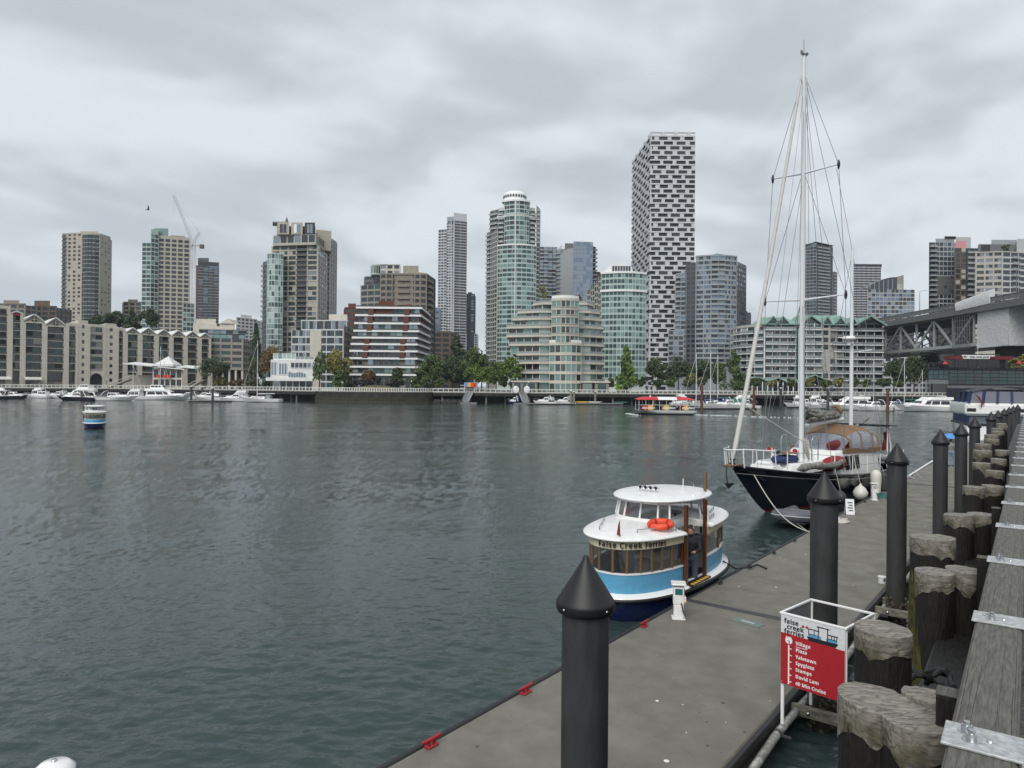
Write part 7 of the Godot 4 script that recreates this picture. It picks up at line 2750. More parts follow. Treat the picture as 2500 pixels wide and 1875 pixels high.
func guide_pile(p: Vector3, r: float, tip: float, label: String, sd: int) -> void:
	var o:=thing("guide_pile", label, "pile", T(p), "black capped steel piles along the dock")
	var k:=r / 0.2
	var rim:=tip - 0.47*k
	var seg:=32
	var mb:=MB.new()
	var nz:=FastNoiseLite.new()
	nz.seed=60 + sd
	nz.frequency=1.6
	var rows:=[]
	var ys:=[]
	var y:=-3.0
	while y < rim:
		ys.append(y)
		y += 0.16
	ys.append(rim + 0.04)
	for yy in ys:
		var row:=[]
		for j in seg:
			var a:=-TAU*j / seg
			row.append(V(cos(a)*r, yy, sin(a)*r))
		rows.append(row)
	mb.sheet(rows, true)
	for q in mb.v:
		var n:=nz.get_noise_3d(q.x*3.0, q.y*0.45, q.z*3.0)
		var rust:=clampf((1.95 - q.y)*0.7 + n*1.3, 0.0, 1.0)
		var slime:=clampf((0.75 - q.y)*1.6 + n*1.2, 0.0, 1.0)
		var streak:=smoothstep(0.3, 0.5, nz.get_noise_3d(q.x*22.0, q.y*0.22 + 5.0, q.z*22.0))
		var tone:=1.0 + 0.7*streak + 0.5*nz.get_noise_3d(q.x*16.0, q.y*0.3, q.z*16.0) + 0.25*nz.get_noise_3d(q.x*5.0, q.y*1.6, q.z*5.0)
		var c:=Color(tone, tone, tone).lerp(Color(2.5, 1.45, 0.85), rust*0.85).lerp(Color(0.42, 0.36, 0.26), slime)
		mb.c.append(c)
	obj("shaft", mb, "pile_coat", o)
	if sd < 5:
		var br:=MB.new()
		var rr:=RandomNumberGenerator.new()
		rr.seed=900 + sd
		for i in 260:
			var a:=rr.randf()*TAU
			var yy:=rr.randf_range(-0.3, 0.62) - absf(rr.randfn(0, 0.12))
			var s:=rr.randf_range(0.012, 0.035)
			br.lathe(V(cos(a)*r, yy, sin(a)*r), [W(s, -s), W(s*1.2, 0), W(0.001, s)],5)
		tag(obj("barnacles", br, "bark", o), "", "", "", "stuff")
	var c:=MB.new()
	c.lathe(V(0, rim, 0), [W(r*1.02, -0.005), W(r*1.19, 0.0), W(r*1.245, 0.025*k), W(r*1.25, 0.07*k), W(r*1.235, 0.085*k), W(r*1.19, 0.102*k), W(r*1.13, 0.12*k), W(r*0.66, 0.27*k), W(r*0.22, 0.41*k), W(r*0.15, 0.435*k), W(r*0.13, 0.455*k), W(r*0.08, 0.468*k), W(0.001, 0.47*k)],40)
	obj("cap", c, "pile_cap", o)
	for j in 4:
		var a:=j*TAU / 4.0 + 0.9
		var s:=MB.new()
		s.lathe(Vector3.ZERO, [W(0.009, 0), W(0.007, 0.006), W(0.001, 0.008)],8)
		obj("cap_screw", s, "steel", o, Transform3D(Basis(Quaternion(Vector3.UP, V(cos(a), 0.3, sin(a)).normalized())), V(cos(a)*r*1.25, rim + 0.05*k, sin(a)*r*1.25)))

# ---------------------------------------------------------------- timber pier at the right
var bl:=Vector3()
var bd:=Vector3()
var bn:=Vector3()

func bk(s: float, w: float, y: float) -> Vector3:
	var p:=bl + bd*s + bn*w
	return V(p.x, y, p.z)

func pier() -> void:
	var top:=3.8
	bl=on(2295, 1875, top)
	bd=(on(2499, 1017, top) - bl).normalized()
	bn=V(-bd.z, 0, bd.x)
	var b:=Basis(bd, Vector3.UP, bn)
	var wide:=0.235
	var rail:=thing("bull_rail", "weathered grey timber bull rail along the pier edge with metal joint plates", "timber rail")
	var step:=1.86
	var s0:=0.32
	var shared:=MB.new()
	shared.bevel(Vector3.ZERO, V(step - 0.012, 0.24, wide), 0.012)
	var sm:=shared.mesh()
	for i in range(-2, 30):
		var s:=s0 + i*step
		obj("timber", sm, "beam_timber", rail, Transform3D(b, bk(s + step*0.5, wide*0.5, top - 0.12)))
		var pl:=MB.new()
		pl.bevel(Vector3.ZERO, V(0.23, 0.012, wide + 0.035), 0.003)
		obj("joint_plate", pl, "galvanised", rail, Transform3D(b, bk(s, wide*0.5, top + 0.0075)))
		if i < 12:
			var lip:=MB.new()
			lip.bevel(Vector3.ZERO, V(0.23, 0.09, 0.008), 0.002)
			obj("plate_lip", lip, "galvanised", rail, Transform3D(b, bk(s, wide + 0.014, top - 0.04)))
			for e in [[-0.03, -0.035, 0.0],[0.045, -0.055, 0.6]]:
				var wa:=MB.new()
				wa.lathe(Vector3.ZERO, [W(0.034, 0), W(0.034, 0.004), W(0.012, 0.005)],18, false)
				obj("washer", wa, "steel", rail, Transform3D(b, bk(s + e[0],wide*0.5 + e[1],top + 0.0138)))
				var nu:=MB.new()
				nu.lathe(Vector3.ZERO, [W(0.021, 0.0), W(0.021, 0.022), W(0.013, 0.023), W(0.013, 0.036), W(0.001, 0.037)],6 , false)
				if e[2] == 0.0 or i % 2 == 0:
					obj("nut", nu, "steel", rail, Transform3D(b*Basis(Vector3.UP, e[2]), bk(s + e[0],wide*0.5 + e[1],top + 0.0185)))
			var sb:=MB.new()
			sb.lathe(Vector3.ZERO, [W(0.014, 0), W(0.011, 0.008), W(0.001, 0.011)],10)
			obj("bolt_head", sb, "steel", rail, Transform3D(b, bk(s - 0.005, wide*0.5 + 0.025, top + 0.0138)))
		var bm:=MB.new()
		bm.bevel(Vector3.ZERO, V(0.3, 0.14, 0.3), 0.01)
		obj("block", bm, "deck_timber", rail, Transform3D(b, bk(s + 0.1, wide*0.5 + 0.02, top - 0.311)))
	var fps:=[[2314, 1692, "nearest"], [2401, 1362, "second"], [2432, 1241, "third"]]
	for e in fps:
		var q:=on(e[0],e[1],3.62)
		var m:=MB.new()
		m.bevel(Vector3.ZERO, V(0.12, 1.3, 0.1), 0.01)
		var o:=thing("fender_post", "short square mossy timber post beside the bull rail, %s along the pier" % e[2],"post", Transform3D(b, q - V(0, 0.65, 0)), "square posts beside the bull rail")
		obj("post", m, "timber_pile", o)
		var c:=MB.new()
		c.bevel(Vector3.ZERO, V(0.124, 0.012, 0.104), 0.003)
		obj("end_grain", c, "beam_timber", o, T(V(0, 0.656, 0)))
	var wl:=MB.new()
	wl.bevel(Vector3.ZERO, V(64.0, 0.3, 0.3), 0.02)
	tag(obj("wale", wl, "wale_timber", self, Transform3D(b, bk(28.0, -0.3, 2.7))), "dark wet timber wale between the pile heads and the bull rail", "timber beam")
	for e in [[1.1, "upper"], [0.25, "lower"]]:
		var lw:=MB.new()
		lw.bevel(Vector3.ZERO, V(40.0, 0.28, 0.26), 0.02)
		tag(obj("brace", lw, "timber_pile", self, Transform3D(b, bk(16.0, -0.62, e[0]))), "%s dark horizontal timber brace behind the pile shafts, just above the water" % e[1],"timber beam")
	var dkg:=thing("pier_deck", "weathered plank deck of the pier at the right edge", "pier")
	var pmesh:=MB.new()
	pmesh.bevel(Vector3.ZERO, V(7.0, 0.09, 0.19), 0.008)
	var pmm:=pmesh.mesh()
	var cross:=Basis(bn, Vector3.UP, -bd)
	for i in range(-30, 220):
		obj("plank", pmm, "deck_timber", dkg, Transform3D(cross, bk(i*0.2, 3.52 + 0.02*sin(i*7.3), PIER_Y - 0.045 + 0.003*sin(i*3.1))))
	var st:=MB.new()
	for k in 5:
		st.box(bk(20.0, 0.3 + k*1.5, PIER_Y - 0.28), V(60.0, 0.36, 0.25), b)
	obj("stringer", st, "wale_timber", dkg)
	var under:=MB.new()
	under.box(bk(20.0, 7.4, 1.2), V(64.0, 5.0, 0.3), b)
	ground("quay_wall", under, "wall_dark")
	var heads:=[[2140, 1708, 175, "large cloth wrapped pile head at the bottom, with moss down its left side"], [2237, 1755, 158, "cloth wrapped pile head with a torn triangular flap, touching the bull rail"], [2268, 1700, 120, "cloth wrapped pile head tucked behind the two nearest ones"], [2155, 1536, 128, "lone cloth wrapped pile head right of the red sign"], [2276, 1312, 98, "flat round wrapped pile head with a pale patch, by the rusty pile"], [2281, 1396, 86, "left one of the pair of wrapped pile heads above the nearest wale"], [2356, 1392, 84, "right one of the pair of wrapped pile heads, its cloth split and scrawled"], [2340, 1257, 64, "wrapped pile head in the middle group, left one"], [2396, 1256, 62, "wrapped pile head in the middle group, right one beside the bull rail"], [2377, 1189, 47, "wrapped pile head of the next group up, left one"], [2424, 1187, 46, "wrapped pile head of the next group up, right one"], [2396, 1131, 38, "stump like pile head right of the blue trousers, left one"], [2428, 1150, 40, "wrapped pile head just above the stepped end of the bull rail plates"], [2438, 1121, 34, "wrapped pile head behind the stump like one"], [2447, 1100, 30, "wrapped pile head farther along, before the thick black capped pile"]]
	for i in heads.size():
		var e: Array=heads[i]
		var p:=on(e[0],e[1],PIER_Y)
		pile_head(p, e[2] / FOCAL*-p.z*0.5, e[3],500 + i, i)
	var words:=["eighth", "seventh", "sixth", "fifth", "fourth", "third", "second", "last"]
	for i in 8:
		var s:=22.0 + i*3.1
		pile_head(bk(s, -0.85 - 0.12*(i % 2), PIER_Y), 0.24, "small far wrapped pile head along the pier, %s from the far end" % words[i] if i < 7 else "small far wrapped pile head along the pier, the farthest", 520 + i, 20)
	for e in [[[2205, 1690],[2215, 1662],[2262, 1645],[2312, 1640],"black rubber rope lying across the gap between pile heads"], [[2262, 1668],[2278, 1650],[2310, 1648],[2330, 1678],"black rubber rope looped beside the square post"], [[2212, 1628],[2240, 1648],[2270, 1664],[2300, 1672],"black rubber rope hanging behind the lone pile head"]]:
		var pts:=[]
		var c:=Curve3D.new()
		for k in 4:
			var q:=on(e[k][0],e[k][1],3.0 + 0.12*(k % 2))
			c.add_point(q, V(-0.06, 0.03, 0.03), V(0.06, 0.03, -0.03))
		for k in 17:
			pts.append(c.sample_baked(c.get_baked_length()*k / 16.0))
		var m:=MB.new()
		m.tube(pts, 0.022, 8)
		tag(obj("rope", m, "rope_black"), e[4],"rope")

func pile_head(p: Vector3, r: float, label: String, sd: int, i: int) -> void:
	var o:=thing("timber_pile", label, "pile", T(V(p.x, 0, p.z)), "cloth wrapped timber piles of the pier")
	var seg:=40 if i < 8 else 18
	var nz:=FastNoiseLite.new()
	nz.seed=sd
	nz.frequency=1.0
	nz.fractal_octaves=3
	var rw:=r*0.955
	var mb:=MB.new()
	var rows:=[]
	for k in (24 if i < 8 else 8):
		var t:=float(k) / (23.0 if i < 8 else 7.0)
		var y:=lerpf(-2.5, p.y - 0.01, t)
		var row:=[]
		for j in seg:
			var a:=-TAU*j / seg
			var q:=rw*(1.0 + 0.05*nz.get_noise_3d(cos(a)*4.5, y*0.25, sin(a)*4.5) + 0.06*nz.get_noise_3d(cos(a)*1.2, y*0.8, sin(a)*1.2))
			row.append(V(cos(a)*q, y, sin(a)*q))
		rows.append(row)
	mb.sheet(rows, true)
	obj("shaft", mb, "timber_pile", o)
	# the cloth: a flat crinkled top folded sharply over the rim into a close skirt
	var c:=MB.new()
	rows=[]
	var tilt:=nz.get_noise_2d(40.0, sd)*0.03
	var edge:=[]
	for j in seg:
		var a:=-TAU*j / seg
		edge.append(r*(1.0 + 0.035*nz.get_noise_2d(cos(a)*2.0, sin(a)*2.0 + 8.0)))
	for q in [0.0, 0.3, 0.6, 0.85, 0.96, 1.0]:
		var row:=[]
		for j in seg:
			var a:=-TAU*j / seg
			var w:=nz.get_noise_2d(cos(a)*q*3.0 + 9.0, sin(a)*q*3.0)
			row.append(V(cos(a)*edge[j]*q, p.y + 0.01 + 0.007*w + tilt*cos(a - sd)*q - (0.006 if q == 1.0 else 0.0), sin(a)*edge[j]*q))
		rows.append(row)
	c.sheet(rows, true, true)
	var rim: Array=rows[-1]
	rows=[rim]
	for k in 8:
		var t:=(k + 1) / 8.0
		var row:=[]
		for j in seg:
			var a:=-TAU*j / seg
			var flap:=0.55*maxf(0.0, 1.0 - 1.4*absf(wrapf(a + sd*1.3, -PI, PI)))
			var hem: float=r*(0.78 + 0.4*nz.get_noise_2d(cos(a)*0.9, sin(a)*0.9 + 4.0) + 0.04*nz.get_noise_2d(cos(a)*5.0 + 5.0, sin(a)*5.0) + flap)
			var fold:=0.02*nz.get_noise_2d(cos(a)*3.0 + t, sin(a)*3.0 + t*1.5)*(0.4 + t) + 0.03*flap*t
			var q: float=edge[j]*(1.006 + fold - 0.012*t)
			row.append(V(cos(a)*q, rim[j].y - 0.012 - hem*t, sin(a)*q))
		rows.append(row)
	c.sheet(rows, true, true)
	for k in c.n.size():
		var q: Vector3=c.v[k] - V(0, p.y - r*0.4, 0)
		if c.n[k].dot(q) < 0:
			c.n[k]=-c.n[k]
	for q in c.v:
		var side:=clampf((p.y - 0.03 - q.y) / 0.1, 0.0, 1.0)
		var n:=nz.get_noise_3d(q.x*7.0, q.y*5.0, q.z*7.0)
		var dirt:=clampf(side*(0.75 + n*1.5), 0.0, 1.0)
		var green:=clampf(side*(-q.x / r*0.8 + n*1.2 - 0.25), 0.0, 1.0)
		c.c.append(Color(1.08, 1.06, 1.02).lerp(Color(0.26, 0.24, 0.21), dirt*0.85).lerp(Color(0.42, 0.42, 0.2), green*0.8))
	obj("cloth_cap", c, "cap_cloth", o)
	if i < 9:
		var m:=MB.new()
		rows=[]
		for k in 20:
			var y:=lerpf(-0.2, p.y - 0.22, k / 19.0)
			var row:=[]
			for j in 9:
				var a:=PI + 0.35 + lerpf(-0.75, 0.75, j / 8.0)
				var n:=nz.get_noise_3d(j*0.6, y*3.0, 7.0)
				var lip:=sin(PI*j / 8.0)*minf(k, 19 - k) / 3.0
				var q:=rw*(0.96 + clampf(lip, 0.0, 1.0)*(0.10 + 0.16*n))
				row.append(V(cos(a)*q, y, sin(a)*q))
			rows.append(row)
		m.sheet(rows, false, true)
		obj("moss", m, "moss", o)

# ---------------------------------------------------------------- small blue ferry
func oval(a: float, hl: float, hb: float, p: float) -> Vector2:
	var c:=cos(a)
	var s:=sin(a)
	return W(signf(c)*hl*0.9*pow(absf(c), 2.0 / p), signf(s)*hb*pow(absf(s), 2.0 / p))

func ring(hl: float, hb: float, y: float, p:=2.3, n:=56) -> Array:
	var out:=[]
	for j in n:
		var q:=oval(TAU*j / n, hl, hb, p)
		out.append(V(q.x, y, q.y))
	return out

func band(a0: float, a1: float, n: int, lo: Array, hi: Array, thick: float, p:=2.3) -> MB:
	var mb:=MB.new()
	var o0:=[]
	var o1:=[]
	var i0:=[]
	var i1:=[]
	for j in n + 1:
		var a:=lerpf(a0, a1, float(j) / n)
		var q:=oval(a, lo[0],lo[1],p)
		var t:=oval(a, hi[0],hi[1],p)
		var qi:=oval(a, lo[0] - thick, lo[1] - thick, p)
		var ti:=oval(a, hi[0] - thick, hi[1] - thick, p)
		o0.append(V(q.x, lo[2],q.y))
		o1.append(V(t.x, hi[2],t.y))
		i0.append(V(qi.x, lo[2],qi.y))
		i1.append(V(ti.x, hi[2],ti.y))
	mb.sheet([o0, o1],false, true)
	mb.sheet([o1, i1],false, true)
	mb.sheet([i1, i0],false, true)
	mb.quad(o0[0],i0[0],i1[0],o1[0])
	mb.quad(i0[n], o0[n], o1[n], i1[n])
	return mb

func ferry(label: String, xf: Transform3D) -> Node3D:
	var f:=thing("ferry", label, "ferry", xf)
	var hull:=MB.new()
	hull.sheet([ring(2.5, 0.85, -0.3), ring(2.78, 1.03, -0.02), ring(2.95, 1.12, 0.14), ring(3.12, 1.2, 0.4), ring(3.2, 1.25, 0.6)],true, true)
	obj("hull", hull, "navy", f)
	var boot:=MB.new()
	boot.sheet([ring(2.68, 0.98, -0.1), ring(2.84, 1.075, 0.03), ring(2.86, 1.085, 0.05)],true, true)
	obj("boot_stripe", boot, "red_boot", f)
	var rub:=MB.new()
	rub.sheet([ring(3.2, 1.25, 0.54), ring(3.26, 1.31, 0.55), ring(3.26, 1.31, 0.61), ring(3.2, 1.25, 0.62)],true, true)
	obj("rub_rail", rub, "black_rubber", f)
	var ledge:=MB.new()
	ledge.sheet([ring(3.22, 1.27, 0.6), ring(3.2, 1.25, 0.665), ring(2.9, 1.02, 0.7)],true, true)
	obj("side_deck", ledge, "gelcoat", f)
	var fl:=MB.new()
	fl.sheet([ring(2.85, 1.0, 0.2), ring(0.01, 0.01, 0.22)],true, true)
	obj("floor", fl, "dark_grey", f)
	var inner:=MB.new()
	inner.sheet([ring(2.88, 1.0, 0.7), ring(2.85, 0.98, 0.2)],true, true)
	obj("inner_side", inner, "off_white", f)
	var g0:=deg_to_rad(-71.0)
	var g1:=deg_to_rad(268.5)
	obj("blue_panel", band(g0, g1, 60, [3.0, 1.11, 0.66],[3.0, 1.11, 1.1],0.04), "sky_blue", f)
	obj("panel_trim", band(g0, g1, 60, [3.015, 1.125, 1.1],[3.015, 1.125, 1.135],0.07), "gelcoat", f)
	obj("fascia", band(g0, g1, 60, [3.03, 1.14, 1.66],[3.05, 1.16, 1.86],0.05), "cream_paint", f)
	var posts:=[-71.0, -61.0, -52.0, -43.0, -33.0, -20.0, -6.0, 8.0, 22.0, 36.0, 50.0, 63.0, 76.0, 90.0, 104.0, 117.0, 131.0, 146.0, 162.0, 178.0, 194.0, 210.0, 226.0, 246.0, 268.5]
	for i in posts.size():
		var a:=deg_to_rad(posts[i])
		var q:=oval(a, 2.985, 1.095, 2.3)
		var m:=MB.new()
		var tan2:=(oval(a + 0.02, 2.985, 1.095, 2.3) - q).normalized()
		m.bevel(Vector3.ZERO, V(0.06, 0.54, 0.045), 0.01)
		obj("window_post", m, "varnish" if i % 24 == 0 else "teak", f, Transform3D(Basis(V(tan2.x, 0, tan2.y), Vector3.UP, V(-tan2.y, 0, tan2.x)), V(q.x, 1.4, q.y)))
		if i < posts.size() - 1:
			obj("window", band(a, deg_to_rad(posts[i + 1]), 4, [2.975, 1.085, 1.13],[2.99, 1.1, 1.67],0.008), "clear_pane", f)
	var roof:=MB.new()
	var rr:=[]
	for q in [[3.06, 1.17, 1.83],[3.16, 1.27, 1.85],[3.17, 1.28, 1.89],[3.1, 1.22, 1.925],[2.6, 1.0, 1.99],[1.5, 0.6, 2.04],[0.95, 0.4, 2.045]]:
		var row:=ring(q[0],q[1],q[2],2.3, 240)
		for k in row.size():
			if row[k].z < -0.62 and row[k].x < 1.04 and row[k].x > -0.14:
				row[k].z=-0.62
		rr.append(row)
	roof.sheet(rr, true, true)
	obj("lower_roof", roof, "white_paint", f)
	for e in [[g0, g0]]:
		pass
	var ph:=2.7
	var wa:=deg_to_rad(-38.0)
	var wb:=deg_to_rad(266.0)
	obj("wheelhouse_sill", band(wa, wb, 40, [1.32, 1.02, 1.9],[1.28, 1.0, 2.1],0.05, ph), "white_paint", f)
	obj("wheelhouse_head", band(wa, wb, 40, [1.16, 0.93, 2.44],[1.15, 0.92, 2.56],0.05, ph), "white_paint", f)
	var wp:=[-38.0, -20.0, 0.0, 20.0, 38.0, 58.0, 78.0, 105.0, 128.0, 146.0, 166.0, 194.0, 214.0, 240.0, 266.0]
	for i in wp.size():
		var a:=deg_to_rad(wp[i])
		var q:=oval(a, 1.27, 0.99, ph)
		var t:=oval(a, 1.155, 0.925, ph)
		var m:=MB.new()
		m.tube([V(q.x, 2.08, q.y), V(t.x, 2.47, t.y)],0.028, 6)
		obj("wheelhouse_post", m, "white_paint", f)
		if i < wp.size() - 1:
			obj("wheelhouse_window", band(a, deg_to_rad(wp[i + 1]), 4, [1.25, 0.975, 2.1],[1.145, 0.915, 2.45],0.008, ph), "clear_pane", f)
	var up:=MB.new()
	up.sheet([ring(1.5, 1.0, 2.52, 2.1), ring(1.66, 1.1, 2.53, 2.1), ring(1.68, 1.12, 2.56, 2.1), ring(1.63, 1.09, 2.59, 2.1), ring(1.1, 0.72, 2.655, 2.1), ring(0.02, 0.02, 2.68, 2.1)],true, true)
	obj("upper_roof", up, "white_paint", f, T(V(-0.12, 0, 0)))
	for x in [1.0, -0.1]:
		var m:=MB.new()
		m.bevel(V(x, 1.5, -1.12), V(0.085, 2.05, 0.085), 0.012)
		obj("door_post", m, "varnish", f)
	var tr:=MB.new()
	tr.bevel(V(0.45, 0.675, -1.17), V(1.1, 0.03, 0.24), 0.006)
	obj("tread_plate", tr, "black_rubber", f)
	for i in 6:
		var m:=MB.new()
		m.box(V(0.86 - i*0.16, 0.693, -1.24), V(0.09, 0.006, 0.09))
		obj("tread_mark", m, "yellow", f)
	# benches, engine box, wheel
	for s in [-1.0, 1.0]:
		var m:=MB.new()
		m.bevel(V(1.45, 0.45, s*0.52), V(1.1, 0.48, 0.34), 0.03)
		obj("bench", m, "off_white", f)
	var e:=MB.new()
	e.bevel(V(-1.35, 0.45, 0.52), V(1.3, 0.48, 0.36), 0.03)
	obj("bench", e, "off_white", f)
	var cn:=MB.new()
	cn.bevel(V(0.55, 0.85, 0.35), V(0.5, 1.25, 0.6), 0.04)
	obj("console", cn, "gelcoat", f)
	var wheel:=TorusMesh.new()
	wheel.inner_radius=0.17
	wheel.outer_radius=0.2
	wheel.rings=18
	wheel.ring_segments=6
	obj("steering_wheel", wheel, "varnish", f, Transform3D(Basis(V(0, 0, 1), 1.2), V(0.22, 1.5, 0.35)))
	for d in [[[2.4, 0.35],[1.5, 0.75]], [[2.2, -0.5],[1.6, -0.9]], [[1.5, -0.98],[1.15, -1.06]], [[-1.3, 0.8],[-2.2, 0.4]], [[-1.2, -0.8],[-1.8, -0.65]], [[-0.5, -1.08],[-0.85, -1.04]]]:
		var m:=MB.new()
		var a:=V(d[0][0],2.05, d[0][1])
		var c:=V(d[1][0],2.07, d[1][1])
		m.tube([a, c], 0.012, 6)
		for q in [a, (a + c)*0.5, c]:
			m.box(q - V(0, 0.04, 0), V(0.02, 0.1, 0.02))
		obj("grab_rail", m, "steel", f)
	for i in 4:
		var m:=MB.new()
		m.lathe(Vector3.ZERO, [W(0.012, -0.2), W(0.02, -0.1), W(0.055, 0.0), W(0.06, 0.012), W(0.04, 0.0)],12)
		obj("horn", m, "steel", f, Transform3D(Basis(V(0, 0, 1), -1.45)*Basis(Vector3.UP, 0.0), V(0.55, 2.76, 0.3 - i*0.14)))
	for q in [[-0.1, -0.55, 0.36, 0.012],[-0.75, -0.85, 0.5, 0.05],[0.2, -0.95, 0.3, 0.006]]:
		var m:=MB.new()
		m.lathe(V(q[0],2.6, q[1]), [W(0.045, 0), W(0.03, 0.05), W(q[3],0.06), W(q[3],q[2]), W(0.001, q[2] + 0.02)],8)
		obj("antenna", m, "teak" if q[3] > 0.03 else "gelcoat", f)
	var fp:=MB.new()
	fp.tube([V(2.62, 1.88, -0.3), V(2.69, 2.3, -0.32)],0.01, 6)
	obj("flagstaff", fp, "dark_grey", f)
	var fg:=MB.new()
	fg.sheet([[V(2.69, 2.28, -0.32), V(2.67, 2.22, -0.28)],[V(2.66, 2.1, -0.31), V(2.61, 2.04, -0.22)],[V(2.63, 1.95, -0.31), V(2.53, 1.93, -0.16)]])
	obj("flag", fg, "red_canvas", f)
	var ex:=MB.new()
	ex.lathe(V(0.9, 2.12, 0.45), [W(0.05, 0), W(0.055, 0.02), W(0.055, 0.25), W(0.02, 0.3), W(0.02, 0.34)],10)
	obj("fire_extinguisher", ex, "red_paint", f)
	# lettering round the fascia, letter by letter
	write_round(f, "False Creek Ferries", deg_to_rad(-27.0), 0.165, 3.075, 1.185, 1.76)
	write_round(f, "False Creek Ferries", deg_to_rad(207.0), 0.13, 3.075, 1.185, 1.76)
	return f

func write_round(f: Node3D, s: String, mid: float, size: float, hl: float, hb: float, y: float) -> void:
	# letters run left to right for a reader outside: the angle grows along the line
	var font:=SystemFont.new()
	font.font_names=PackedStringArray(["Droid Sans"])
	font.font_weight=700
	var total:=font.get_string_size(s, HORIZONTAL_ALIGNMENT_LEFT, -1, 64).x / 64.0*size*1.12
	var pos:=-total*0.5
	for ch in s:
		var w:=font.get_string_size(ch, HORIZONTAL_ALIGNMENT_LEFT, -1, 64).x / 64.0*size*1.12
		var want:=pos + w*0.5
		var a:=mid
		var run:=0.0
		var step:=0.004*signf(want)
		var q:=oval(a, hl, hb, 2.3)
		while absf(run) < absf(want):
			a -= step
			var q2:=oval(a, hl, hb, 2.3)
			run += q.distance_to(q2)*signf(want)
			q=q2
		if ch != " ":
			var tan2:=(oval(a - 0.01, hl, hb, 2.3) - oval(a + 0.01, hl, hb, 2.3)).normalized()
			var x:=V(tan2.x, 0, tan2.y)
			var up:=V(0, 1, 0)
			obj("letter", text_mesh(ch, size, "Droid Sans", 700, 0.008), "ink", f, Transform3D(Basis(x, up, x.cross(up)), V(q.x, y, q.y)))
		pos += w

func ferry_things() -> void:
	# alongside the dock, bow towards the near end
	var axis:=-dd
	var b:=Basis(axis, Vector3.UP, axis.cross(Vector3.UP))
	var c:=V(3.6, 0, -17.6)
	var s:=(c - dl).dot(dd)
	c=dk(s + 0.3, -1.3, 0.0)
	var f:=ferry("sky blue and navy passenger ferry with a white roof, moored at the near dock", Transform3D(b, c))
	var t:=TorusMesh.new()
	t.inner_radius=0.17
	t.outer_radius=0.31
	t.rings=32
	t.ring_segments=12
	var r:=thing("life_ring", "orange life ring lying on the ferry's white fore roof", "life ring", f.transform*Transform3D(Basis(V(0, 0, 1), -0.12), V(1.5, 2.1, -0.72)))
	obj("ring", t, "orange_ring", r)
	for i in 4:
		var a:=i*PI / 2 + 0.5
		var m:=MB.new()
		m.lathe(Vector3.ZERO, [W(0.074, -0.025), W(0.074, 0.025)],12)
		obj("strap", m, "cleat_red", r, Transform3D(Basis(V(cos(a), 0, sin(a)), V(-sin(a), 0, cos(a)), V(0, -1, 0)), V(cos(a)*0.24, 0, sin(a)*0.24)))
	var m:=MB.new()
	var p0: Vector3=f.transform*V(-1.6, 0.72, -1.0)
	var p1:=on(1830, 1385, DOCK_Y + 0.08)
	m.tube([p0, (p0 + p1)*0.5 - V(0, 0.12, 0), p1, on(1848, 1378, DOCK_Y + 0.03), on(1872, 1388, DOCK_Y + 0.03)],0.022, 7)
	tag(obj("mooring_line", m, "rope_black"), "black mooring line from the blue ferry's stern to a dock cleat", "rope")
	# sister ferry far out, seen from behind
	var p:=on(231, 1044, 0.0)
	var g:=copy(f, "small distant sky blue ferry seen end on, out on the water at the left", Transform3D(Basis(Vector3.UP, 2.1), p))
	g.set_meta("group", "")
	var cap:=thing("person", "person in a dark jacket and jeans standing in the ferry's doorway", "person", f.transform*Transform3D(Basis(Vector3.UP, PI*0.55), V(0.3, 0.24, -0.93)))
	figure(cap, "lean", "jacket_black", "jeans", "hair_dark", 0.02)
	var se:=[[1.75, -0.42, 0.0, "jacket_grey", "hair_white", "person with white hair and a pale jacket seated by the ferry's bow windows"], [1.7, 0.45, PI, "jacket_black", "hair_white", "person with white hair and a dark coat seated deep in the ferry's bow"], [1.35, 0.55, PI, "jacket_black", "hair_dark", "person in black seated on the far bench of the ferry"]]
	for e in se:
		var q:=thing("person", e[5],"person", f.transform*Transform3D(Basis(Vector3.UP, e[2]), V(e[0],0.22, e[1])))
		figure(q, "sit", e[3],"jeans", e[4],0.028)

